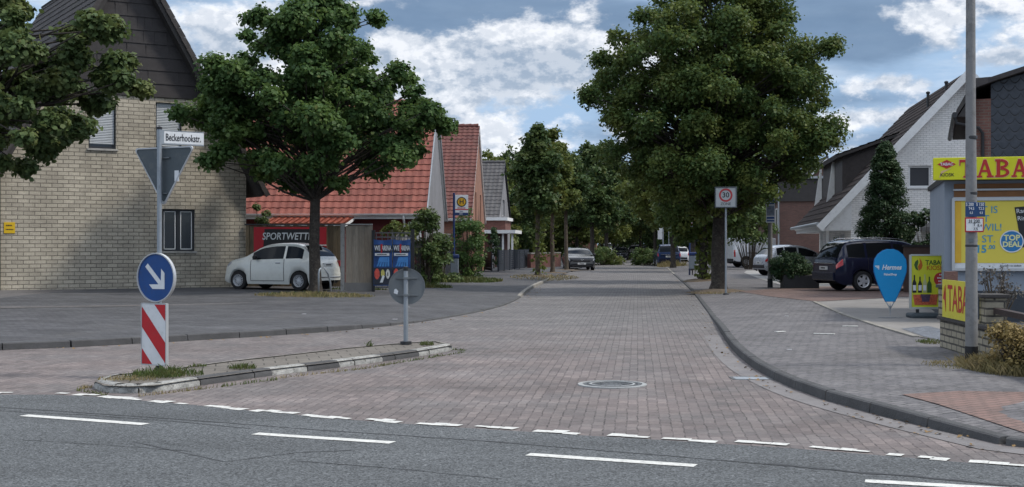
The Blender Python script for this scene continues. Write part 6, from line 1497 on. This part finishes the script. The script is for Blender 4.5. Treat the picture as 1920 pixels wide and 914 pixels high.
for i, (x0, x1) in enumerate(((701, 735.5), (737, 770))):
    T = thing('sports_banner', ['left of the two blue sports banners hung on the dark yard gate', 'right of the two blue sports banners, partly behind the round sign'][i], 'banner', (gx((x0 + x1) / 2), Yb - .07, 0)); w = (gx(x1) - gx(x0)) / 2
    b = MB(); n = 10; m = 8; V = []
    for r in range(m + 1):
        for c in range(n + 1):
            u = c / n; v = r / m; V.append((-w + 2 * w * u, .012 * math.sin(u * 9 + v * 3 + i), gz(536) + (gz(449) - gz(536)) * v - (.035 * math.sin(math.pi * u) if r == m else 0)))
    b.mesh(V, [(r * (n + 1) + c, r * (n + 1) + c + 1, (r + 1) * (n + 1) + c + 1, (r + 1) * (n + 1) + c) for r in range(m) for c in range(n)]); cl = b.build('cloth', BBL, T, smooth='full')
    y = -.02
    b = MB(); 
    for k in range(5): xk = -w * .6 + w * 1.2 * k / 4; b.prism([(xk - .03, gz(500)), (xk + .03, gz(500)), (xk * .4 + .05 + .02 * k, gz(482)), (xk * .4 + .02 * k, gz(482))], y - .004, y - .001)
    b.prism([(-w * .55, gz(492)), (w * .55, gz(492)), (w * .35, gz(483)), (-w * .35, gz(483))], y - .009, y - .0045); b.build('light_rays', BGL, T)
    b = MB(); b.prism([(-w * .9, gz(459)), (w * .86, gz(460)), (w * .98, gz(467)), (w * .86, gz(474)), (-w * .9, gz(473))], y - .012, y - .0095); pn = b.build('word_panel', BDK, T)
    lettering('WE', .21, SWHITE, pn, (-w * .58, y - .014, gz(466)), bold=.004, sx=.56); lettering('ARENA', .21, SWHITE, pn, (w * .40, y - .014, gz(466)), bold=.004, sx=.44)
    b = MB(); b.prism([(-w * .22, gz(458)), (-w * .02, gz(458)), (-w * .05, gz(473)), (-w * .12, gz(476)), (-w * .2, gz(473))], y - .017, y - .0145); b.build('red_emblem', SRED, T)
    b = MB(); b.box(-w * .85, w * .72, y - .013, y - .0095, gz(480), gz(475)); q = b.build('white_strap', SWHITE, T); lettering('~~~~~~~~~~~~~', .055, BLK, q, (-w * .06, y - .0145, gz(477.5)), bold=.001, sx=.85)
    b = MB(); b.prism([(-w * .96, gz(534)), (w * .96, gz(534)), (w * .96, gz(502)), (-w * .96, gz(502))], y - .0035, y - .001); b.build('dark_lower_field', BDK, T)
    zc_ = gz(514)
    for nm, cx_, rx_, rz_s, mt in (('red_glove', -.62, .28, .17, plain('glove_red', (.50, .07, .05), .5, .4, 14)), ('yellow_ball', .0, .2, .12, plain('ball_yellow', (.5, .45, .12), .5, .3, 14)), ('white_helmet', .55, .22, .15, plain('ball_white', (.55, .55, .52), .5, .35, 14))):
        b = MB(); b.prism([(w * cx_ + w * rx_ * math.cos(k * math.pi / 8) * (1 + .1 * math.sin(3 * k)), zc_ + (.02 if nm == 'yellow_ball' else 0) + rz_s * math.sin(k * math.pi / 8)) for k in range(16)], y - .008, y - .0045); g_ = b.build(nm, mt, T)
    b = MB(); b.prism([(w * .5, zc_ - .06), (w * .6, zc_ - .06), (w * .6, zc_ + .05), (w * .5, zc_ + .05)], y - .011, y - .0085); b.build('helmet_opening', BLK, T)
    b = MB(); b.prism([(-.09, gz(530)), (.0, gz(530)), (.06, gz(518)), (.0, gz(516))], y - .010, y - .0085); b.build('white_shape', SWHITE, T)
# bicycle stand beside the tree
p = onL(609, 553); T = thing('bicycle_stand', 'low grey tubular hoop beside the trunk of the maple', 'bicycle stand', p, R(60))
MB().tube([(-.28, 0, -.1), (-.28, 0, .62), (-.25, 0, .74), (-.15, 0, .8), (.0, 0, .78), (.16, 0, .60), (.26, 0, .35), (.30, 0, -.1)], .028, 10).build('hoop', STEEL, T, smooth='full')
# garden wall and dark fences on the left footway
b = MB(); q0 = onL(818, 530); T = thing('garden_fence', 'black metal bar fence under the bushes behind the bus stop', 'fence', (0, 0, 0))
A = at(780, 500, 46); Bq = at(905, 500, 72); A.z = Bq.z = .18; nn = 70; t = (Bq - A)
for k in range(nn): p = A.lerp(Bq, k / nn); b.box(p.x - .012, p.x + .012, p.y - .012, p.y + .012, .1, 1.65)
b.build('bars', DGUT, T); b = MB(); b.bar(A + Vector((0, 0, .2)), Bq + Vector((0, 0, .2)), .03, .04); b.bar(A + Vector((0, 0, 1.35)), Bq + Vector((0, 0, 1.35)), .03, .04); b.build('rail', DGUT, T)
T = thing('garden_wall', 'pale low garden wall half hidden behind the bushes', 'wall', (0, 0, 0)); b = MB(); o_ = Vector((-.9, 1.0, 0)); b.bar(A + o_ + Vector((0, 0, .9)), Bq + o_ + Vector((0, 0, .9)), .2, 2.0); b.build('wall', GPLAST, T); b = MB(); b.bar(A + o_ + Vector((0, 0, 1.95)), Bq + o_ + Vector((0, 0, 1.95)), .28, .08); b.build('coping', CONC, T)
DFEN = plain('dark_fence_weave', (.022, .028, .04), .6, .25, 3, dirt=.2)
def screen_fence(name, lab, A, B, h, mat, slats=9, postm=None):
    T = thing(name, lab, 'fence', A); d = (B - A); d.z = 0; L = d.length; T.rotation_euler = (0, 0, math.atan2(d.y, d.x)); b = MB()
    for k in range(slats): z = .06 + (h - .06) * k / slats; b.box(0, L, -.012, .012, z, z + (h - .06) / slats * .93)
    b.build('slats', mat, T)
    for q in np.linspace(0, L, max(2, int(L / 2.2) + 1)): MB().box(q - .03, q + .03, -.03, .03, -.1, h + .04).build('post', postm or mat, T)
    return T
A = onL(934, 510); Bq = onL(991, 502); screen_fence('screen_fence', 'dark slatted privacy fence in front of the flat porch', A, Bq + Vector((0, 0, 0)), 1.2, DFEN)
A2 = onL(908, 508); screen_fence('garden_gate', 'low dark gate panel left of the slatted privacy fence', A2, A + Vector((-.35, 0, 0)), 1.1, DFEN, 7)
A = onL(992, 503); Bq = A + Vector((2.2, 7, 0)); T = thing('garden_wall', 'low brown brick garden wall right of the slatted privacy fence', 'wall', (0, 0, 0)); b = MB(); b.bar(A + Vector((0, 0, .4)), Bq + Vector((0, 0, .4)), .24, 1.0); b.build('wall', DRB, T); b = MB(); b.bar(A + Vector((0, 0, .95)), Bq + Vector((0, 0, .95)), .3, .08); b.build('coping', CONC, T)
# ---- planter
p = onR(1506, 542); T = thing('planter', 'black rectangular planter tub under the round bush', 'planter', p + Vector((0, .55, 0)), R(-4)); MB().box(-.60, .60, -.4, .4, -.02, .46).build('tub', plain('planter_black', (.02, .021, .023), .6, .2, 4), T, bevel=.02); MB().box(-.56, .56, -.36, .36, .462, .47).build('soil', SOIL, T); 
# dark boundary wall behind the people carrier
p = at(1697, 560, 40); q = at(1800, 560, 41); T = thing('boundary_wall', 'brown timber boundary wall between the people carrier and the kiosk', 'wall', (p.x, 40, .12), R(4)); L = q.x - p.x
b = MB(); b.box(0, L, 0, .15, -.1, 1.42); b.build('wall', plain('brown_fence', (.075, .05, .042), .8, .25, 3, bump=.3), T); MB().box(-.03, L, -.03, .18, 1.423, 1.49).build('coping', DGUT, T)
p = at(1748, 560, 33); T = thing('steel_arch', 'dark square steel arch standing behind the poster stand', 'frame', (p.x, 33, .12)); b = MB(); zt = CH - (434 - HY) * 33 / F - .12; b.box(0, .09, 0, .09, 0, zt); b.box(.09, .9, 0, .09, zt - .12, zt - .003); b.build('frame', DARKF, T)
# ---- delivery flag
p = onR(1669, 597); kk = p.y / F; zq = lambda py: CH - (py - HY) * kk - p.z
T = thing('advertising_flag', 'blue teardrop shaped advertising flag on a thin forked stand in the concrete yard', 'flag', p)
half = [(498, 30.5), (510, 30), (525, 25.5), (540, 20), (553, 14.5), (566, 8.5)]; up = [(498, 30.5), (487, 29), (478, 23.5), (471, 14.5), (468, 6), (467.6, 0)]
pr_ = [(x * kk, zq(y)) for y, x in half[::-1]] + [(x * kk, zq(y)) for y, x in up[1:]] + [(-x * kk, zq(y)) for y, x in up[-2:0:-1]] + [(-x * kk, zq(y)) for y, x in half]
pr_ = [pr_[0]] + [q for q in pr_[1:] if True]
FB = plain('flag_blue', (.0, .225, .50), .55, .05, 2); b = MB(); b.prism(pr_, -.014, .014); fl = b.build('cloth', FB, T, bevel=.006)
b = MB(); b.tube([(x * 1.008, 0, z) for x, z in pr_], .011, 6); b.build('edge_piping', plain('flag_edge_blue', (.0, .10, .30), .5), fl)
lettering('Hermes', .135, SWHITE, fl, (.025, -.0155, zq(502)), shear=.28, bold=.004, sx=.9); lettering('PaketShop', .062, SWHITE, fl, (.0, -.0155, zq(515)), bold=.002)
b = MB(); 
for k in range(3): z = zq(498.5) - .028 * k; b.prism([(-.315 + .03 * k, z), (-.225, z), (-.225, z - .022), (-.30 + .03 * k, z - .022)], -.0165, -.0145)
b.build('wing_mark', SWHITE, fl)
b = MB(); b.tube([(-.085, 0, zq(566)), (0, 0, zq(579)), (0, 0, .02)], .012, 8); b.tube([(.085, 0, zq(566)), (0, 0, zq(579))], .012, 8); b.tube([(0, 0, zq(579)), (0, 0, zq(570))], .01, 6); b.build('stand', STEEL, T, smooth='full'); MB().box(-.21, .21, -.14, .14, .0, .015).build('foot_plate', DGUT, T)
# ---- poster stand
p = onR(1738, 597); kk = p.y / F; zq = lambda py: CH - (py - HY) * kk - p.z; X = lambda px: (px - 1738) * kk
T = thing('poster_stand', 'yellow framed kiosk poster stand with wine bottles on a grey rubber foot', 'poster stand', p, R(0))
YG = plain('poster_yellow_green', (.52, .54, .03), .45, .06, 3); x0, x1 = X(1708), X(1774); 
MB().box(x0, x1, -.03, .0, zq(576), zq(480)).build('poster', YG, T); b = MB(); b.box(x0 - .035, x0, -.045, .015, zq(580), zq(478)); b.box(x1, x1 + .035, -.045, .015, zq(580), zq(478)); b.box(x0, x1, -.045, .015, zq(480), zq(478) + .01); b.box(x0, x1, -.045, .015, zq(580), zq(576)); b.build('frame', plain('silver_frame', (.45, .48, .46), .4, .05, 3, .4), T)
MB().box(x0 - .05, x1 + .05, -.22, .22, .0, .11).build('rubber_foot', plain('rubber_foot', (.055, .07, .08), .8, .1, 4), T, bevel=.045); b = MB(); b.box(x0 + .1, x0 + .16, -.02, .01, .1, zq(579)); b.box(x1 - .16, x1 - .1, -.02, .01, .1, zq(579)); b.build('leg', DGUT, T)
DGN = plain('dark_green_text', (.04, .09, .02), .5); ORG = plain('orange_text', (.42, .11, .012), .5); q = -.032
lettering('TABAC', .13, DGN, T, (X(1752.5), q, zq(493)), bold=.003, sx=.95); lettering('KIOSK', .13, ORG, T, (X(1752.5), q, zq(503)), bold=.002, sx=.95)
b = MB(); b.prism([(X(1713), zq(497)), (X(1716), zq(505)), (X(1721), zq(508)), (X(1719), zq(500)), (X(1721), zq(492)), (X(1720), zq(487)), (X(1715), zq(491))], q - .003, q + .001); b.build('leaf_logo', DGN, T)
b = MB(); b.prism([(X(1722), zq(508)), (X(1727), zq(504)), (X(1729), zq(498)), (X(1727), zq(490)), (X(1723), zq(484)), (X(1724), zq(493)), (X(1720), zq(500))], q - .003, q + .001); b.build('flame_logo', ORG, T)
b = MB(); disc(b, 13 * kk, q - .006, q - .002, cx=X(1763), cz=zq(524)); rd = b.build('red_disc', plain('poster_red', (.36, .03, .03), .5), T)
for k, s_ in enumerate(('~~~', '~~~~~~~', '~~~~~', '~~~~~')): lettering(s_, .048, SWHITE, rd, (X(1763), q - .0075, zq(515.5 + 6 * k)), bold=.001, sx=.8)
for k, (bx, hb, mt) in enumerate(((1713.5, 33, BLK), (1724, 30, BLK), (1733, 34, plain('white_wine', (.40, .42, .20), .4)), (1741.5, 30, DGN))):
    b = MB(); w_ = 3.6 if k != 3 else 4; zb = 549; b.prism([(X(bx - w_), zq(zb)), (X(bx + w_), zq(zb)), (X(bx + w_), zq(zb - hb * .55)), (X(bx + 1.2), zq(zb - hb * .75)), (X(bx + 1.2), zq(zb - hb)), (X(bx - 1.2), zq(zb - hb)), (X(bx - 1.2), zq(zb - hb * .75)), (X(bx - w_), zq(zb - hb * .55))], q - .004, q + .0005)
    bo = b.build('bottle_picture', mt, T)
    if k != 3: b = MB(); b.box(X(bx - 2.8), X(bx + 2.8), q - .007, q - .0045, zq(zb - 4), zq(zb - 14)); b.build('label', SWHITE, bo)
b = MB(); b.prism([(X(1711), zq(553)), (X(1758), zq(552)), (X(1755), zq(572)), (X(1714), zq(572))], q - .004, q + .0005); b.build('food_tray_picture', plain('food_red', (.42, .08, .04), .5, .6, 22, dirt=.7, dirtcol=(.5, .3, .15)), T); b = MB(); b.prism([(X(1725), zq(552)), (X(1744), zq(552)), (X(1741), zq(566)), (X(1728), zq(566))], q - .008, q - .0045); b.build('cup_picture', plain('cup_dark', (.08, .05, .09), .5, .5, 20), T)
# ---- kiosk
Yk = 25.0; Kp = Vector(((1771 - CX) * Yk / F, Yk, .12)); rk = R(-15)
K = thing('tobacco_kiosk', 'blue-grey tobacco kiosk with a long yellow sign board and billboard at the right edge', 'kiosk', Kp, rk)
MK = Matrix.Translation(Kp) @ Matrix.Rotation(rk, 4, 'Z'); MKi = MK.inverted()
def kq(px, py, y=0): return onwall(px, py, MKi, MK, y)
KB = plain('kiosk_grey_blue_wall', (.215, .25, .30), .7, .06, 1.5, dirt=.12, dirtcol=(.14, .15, .17)); KD = plain('kiosk_dark_base', (.035, .042, .052), .7, .15, 3)
top = kq(1771, 340)[1]; 
b = MB(); b.box(0, 6, 0, 5, kq(1771, 545)[1], top); b.build('wall', KB, K); MB().box(.003, 6.003, -.004, 5, -.2, kq(1771, 545)[1] - .002).build('base_band', KD, K)
MB().box(-.05, 6.1, -.35, 5.1, top + .002, top + .1).build('roof', DGUT, K)
WB = plain('orange_brown_boards', (.23, .10, .035), .6, .15, 3); x0, za = kq(1789, 372, -.06); 
MB().box(x0, 6, -.02, -.002, kq(1800, 372)[1], top - .06).build('timber_band', WB, K)
b = MB(); 
for py_ in (357, 372.5): z = kq(1789, py_)[1]; b.box(x0 - .02, 6, -.07, -.03, z - .015, z + .02)
b.build('white_rail', RIMG, K)
# sign board
sy = -.42; sx0_, sz1 = kq(1750, 296.5, sy); _, sz0 = kq(1750, 338, sy); Lb = 5.2
SB = MB(); SB.box(sx0_, sx0_ + Lb, sy, sy + .16, sz0, sz1); sb = SB.build('sign_board', plain('kiosk_sign_yellow', (.58, .58, .012), .45, .05, 3), K, bevel=.01)
zc_ = (sz0 + sz1) / 2; hS = sz1 - sz0; TR = plain('kiosk_letter_red', (.40, .022, .02), .45, .05); LE = plain('letter_edge_pale', (.62, .42, .22), .5)
def tab(body, x, size, y0): 
    lettering(body, size, LE, sb, (x, y0, zc_), bold=.016, sx=1.28, align='LEFT', spacing=1.16); lettering(body, size, TR, sb, (x, y0 - .004, zc_), bold=.006, sx=1.28, align='LEFT', spacing=1.16)
def slab_letter(ch, x0, w, z0, h, y0, g):
    b = MB(); st = w * .24; sf = h * .13; k = [0]
    def pz(poly):
        k[0] += 1; b.prism([(x0 + px * w + (g * (1 if px > .5 else -1)) * 0, z0 + pz_ * h) for px, pz_ in poly], y0 - .0006 * k[0], y0 + .004)
    def P(*a): pz(list(a))
    s = .24; f = .13
    if ch == 'T': P((.5 - s / 2, 0), (.5 + s / 2, 0), (.5 + s / 2, 1), (.5 - s / 2, 1)); P((0, 1), (1, 1), (1, .86), (0, .86)); P((0, .88), (.09, .88), (.05, .66), (0, .66)); P((.91, .88), (1, .88), (1, .66), (.95, .66)); P((.26, 0), (.74, 0), (.74, .10), (.26, .10))
    if ch == 'A': P((.06, .05), (.20, .05), (.50, .82), (.45, 1), (.40, 1)); P((.94, .05), (.70, .05), (.40, 1), (.58, 1)); P((.25, .30), (.75, .30), (.72, .42), (.28, .42)); P((-.02, 0), (.32, 0), (.32, .10), (-.02, .10)); P((.60, 0), (1.03, 0), (1.03, .10), (.60, .10))
    if ch == 'B':
        P((.10, .03), (.10 + s, .03), (.10 + s, .97), (.10, .97)); P((0, 0), (.4, 0), (.4, .12), (0, .12)); P((0, .88), (.4, .88), (.4, 1), (0, 1))
        for zc, r, xr in ((.27, .27, .98), (.75, .25, .90)):
            q = [(.38 + (xr - .38) * math.cos(a), zc + r * math.sin(a)) for a in [R(-90 + 18 * i) for i in range(11)]]; q2 = [(.38 + (xr - .38 - .22) * math.cos(a), zc + (r - .12) * math.sin(a)) for a in [R(-90 + 18 * i) for i in range(11)]]
            for i in range(10): P(q[i], q[i + 1], q2[i + 1], q2[i])
    if ch == 'C':
        q = [(.55 + .5 * math.cos(a), .5 + .5 * math.sin(a)) for a in [R(50 + 26 * i) for i in range(11)]]; q2 = [(.55 + .27 * math.cos(a), .5 + .36 * math.sin(a)) for a in [R(50 + 26 * i) for i in range(11)]]
        for i in range(10): P(q[i], q[i + 1], q2[i + 1], q2[i])
    return b
for ch, pxa, pxb in (('T', 1799, 1827), ('A', 1832, 1862), ('B', 1866, 1893), ('A', 1897, 1927), ('C', 1931, 1960)):
    xa_ = kq(pxa, 318, sy)[0]; xb_ = kq(pxb, 318, sy)[0]
    slab_letter(ch, xa_ - .012, xb_ - xa_ + .024, sz0 + hS * .09 - .012, hS * .80 + .024, sy - .003, 0).build('lettering_edge', LE, sb)
    slab_letter(ch, xa_, xb_ - xa_, sz0 + hS * .09, hS * .80, sy - .012, 0).build('lettering', TR, sb)
# serifs
b = MB(); dx, dz_ = kq(1775, 308.5, sy); b.prism([(dx - .17, dz_), (dx, dz_ - .085), (dx + .17, dz_), (dx, dz_ + .085)], sy - .008, sy - .002); dm = b.build('red_diamond', TR, sb); lettering('TABAC', .075, SWHITE, dm, (dx, sy - .0095, dz_), bold=.002); lettering('KIOSK', .09, BLK, sb, (dx + .01, sy - .004, kq(1775, 328.5, sy)[1]), bold=.001)
b = MB(); b.prism([(dx - .14, sz0 + .03), (dx - .10, dz_ - .13), (dx + .1, dz_ - .07), (dx - .06, dz_ - .16)], sy - .0035, sy - .001); b.build('pale_flame', LE, sb)
# billboard
by = -.10; bx0, bz1 = kq(1790, 377, by); _, bz0 = kq(1790, 503, by); Lx = 4.4
BB = MB(); BB.box(bx0, bx0 + Lx, by, by + .05, bz0 + .1, bz1); bb = BB.build('billboard', plain('billboard_yellow', (.60, .50, .07), .5, .05, 2), K)
MB().box(bx0, bx0 + Lx, by + .003, by + .05, bz0, bz0 + .097).build('billboard_foot', SWHITE, bb); b = MB(); b.box(bx0 - .05, bx0, by - .03, by + .07, bz0 - .05, bz1 + .05); b.box(bx0, bx0 + Lx, by - .03, by + .07, bz0 - .05, bz0); b.box(bx0, bx0 + Lx, by - .03, by + .07, bz1, bz1 + .05); b.build('billboard_frame', RIMG, bb)
MB().box(bx0, bx0 + .12, by - .006, by - .001, bz0 + .1, bz1).build('orange_edge', plain('billboard_orange', (.60, .36, .03), .5), bb)
TQ = plain('billboard_teal', (.05, .25, .38), .5); yy = by - .004
for t_, px_, py_, s_ in (('T IS', 1871, 394, .19), ('T', 1855, 411, .19), ('WIL!', 1879, 427, .19), ('3 ST.', 1867, 449, .20)):
    lettering(t_, s_, TQ, bb, (kq(px_, py_, by)[0], yy, kq(px_, py_, by)[1]), align='RIGHT', bold=.001)
lettering('15', .20, TQ, bb, (kq(1850, 468, by)[0], yy, kq(1850, 468, by)[1]), align='RIGHT', bold=.006); lettering('.00', .11, TQ, bb, (kq(1852, 464, by)[0], yy, kq(1852, 464, by)[1]), align='LEFT', bold=.003)
b = MB(); cx_, cz_ = kq(1897, 453, by); disc(b, .20, by - .012, by - .007, cx=cx_, cz=cz_); dsc = b.build('blue_badge', plain('badge_blue', (.02, .16, .38), .5), bb); b = MB(); ringflat(b, .195, .215, by - .013, by - .006, cx=cx_, cz=cz_); b.build('badge_ring', SWHITE, dsc)
lettering('TOP', .15, plain('badge_text', (.62, .62, .30), .5), dsc, (cx_, by - .0145, cz_ + .065), bold=.005); lettering('DEAL', .14, plain('badge_text', (.62, .62, .30), .5), dsc, (cx_, by - .0145, cz_ - .06), bold=.005)
b = MB(); ax0, az0 = kq(1902, 391, by); b.prism([(ax0, az0 + .02), (ax0 + 1.2, az0 + .12), (ax0 + 1.2, az0 - .75), (ax0 + .13, az0 - .75)], by - .0055, by - .002); pk = b.build('dark_packet', BLK, bb); lettering('Rauchen', .12, SWHITE, pk, (ax0 + .03, yy - .004, az0 - .06), align='LEFT', rot=(R(90), R(-4), 0)); lettering('Risiko', .12, SWHITE, pk, (ax0 + .05, yy - .004, az0 - .2), align='LEFT', rot=(R(90), R(-4), 0))
lettering('Rauchen ist tödlich', .05, plain('faded_black', (.07, .08, .08), .5), bb, (kq(1895, 493, by)[0], yy, bz0 + .05))
# ---- low brick wall with pillars along the footway
th = math.atan2(-3.7, -.28); Wp = Vector((6.22, 18.6, .12))
BW = thing('low_brick_wall', 'low cream brick wall with dark coping and two pillars in front of the kiosk', 'wall', Wp, th)
CBR = brick('cream_clinker', (.30, .27, .205), (.24, .215, .165), (.045, .042, .04), .25, .095, .014, stain=.3, var=.3, bump=.7)
COP = plain('dark_coping', (.050, .046, .045), .8, .2, 4, dirt=.3)
b = MB(); b.box(0, 5.2, 0, .25, -.1, .40); b.build('wall', CBR, BW); b = MB(); b.box(-.03, 5.2, -.04, .29, .403, .455); b.build('coping', COP, BW, bevel=.01)
for xx, h in ((.12, .86), (2.05, .80)):
    MB().box(xx - .14, xx + .16, -.02 if xx < 1 else .02, .27, .457 if True else 0, h).build('pillar', CBR, BW); MB().box(xx - .18, xx + .20, -.05, .31, h + .003, h + .05).build('pillar_cap', COP, BW, bevel=.008)
MB().box(.05, .2, .04, .2, .915, 1.10).build('loose_brick', plain('loose_brick', (.16, .09, .08), .85, .2, 8, bump=.4), BW)
b = MB(); b.bar((2.25, .15, .64), (5.2, .15, .60), .10, .07); b.build('wooden_rail', plain('dark_rail', (.035, .022, .020), .7, .2, 4), BW)
T = thing('kiosk_banner', 'yellow banner with tall red letters standing on the low brick wall', 'banner', Wp, th)
MB().box(.32, 1.95, -.05, -.03, .46, .99).build('banner_panel', plain('banner_yellow', (.58, .52, .05), .5, .06, 3), T)
lettering('TABAC', .52, TR, T, (.62, -.052, .72), align='LEFT', bold=.004, sx=.78)
b = MB(); b.prism([(.38, .72), (.45, .9), (.44, .75), (.52, .92), (.52, .54), (.46, .70)], -.055, -.0505); b.build('flame_logo', TR, T)
# dried plants
pz = Wp + Vector((math.cos(th) * 3.3, math.sin(th) * 3.3, 0)) + Vector((-.35, 0, 0))
tuft('dry_grass', 'dry straw-like grass clump at the foot of the low brick wall on the right edge', Vector((pz.x + .12, pz.y - .1, .12)), .34, .9, .26, 2200, F_DRY, 201, leafw=.005)
shrub('dry_shrub', 'dried yellow shrub leaning on the low brick wall at the right edge', Vector((5.82, 14.9, .12)), .32, .55, .52, 3600, .035, foliage('dried_leaves', (.24, .18, .07), (.30, .21, .08), (.16, .15, .05), .25), 202, ncl=34, shell=.1)
tuft('dry_grass', 'flattened dry grass left of the grey lamp post foot', onR(1785, 685), .35, .55, .06, 420, F_DRY, 203, leafw=.006); tuft('weeds', 'small green weed patch left of the low brick wall', onR(1742, 643), .18, .3, .10, 240, F_GRS, 204, leafw=.006)
shrub('thistles', 'dried thistles growing behind the low brick wall below the billboard', Vector(((1868 - CX) * 21.5 / F, 21.5, .12)), .5, .4, 1.05, 700, .045, foliage('thistle', (.06, .05, .045), (.09, .08, .07), (.3, .3, .28), .1), 205, ncl=26, z0=.5, shell=.1)
# paper scraps
SCR = SWHITE
for i, (px, py, s_, sd_, lab) in enumerate([(1475, 594, .05, 'R', 'small white paper scrap on the right footway level with the blue flag'), (570, 590, .05, 'L', 'white scrap on the dark forecourt below the white hatchback'), (740, 600, .06, 'L', 'flat white scrap on the dark forecourt left of the round sign'), (765, 577, .05, 'L', 'white scrap right behind the round sign post'), (1480, 657, .04, 'R', 'tiny scrap at the edge of the right footway')]):
    p = (onL if sd_ == 'L' else onR)(px, py); b = MB(); b.prism([(-s_, 0), (s_ * .8, -s_ * .2), (s_, s_ * .5), (-s_ * .4, s_ * .7)], -.001, .001, Matrix.Rotation(R(-88), 4, 'X')); o = b.build('paper_scrap', SCR, None, loc=p + Vector((0, 0, .012))); tag(o, lab, 'litter', 'paper scraps')
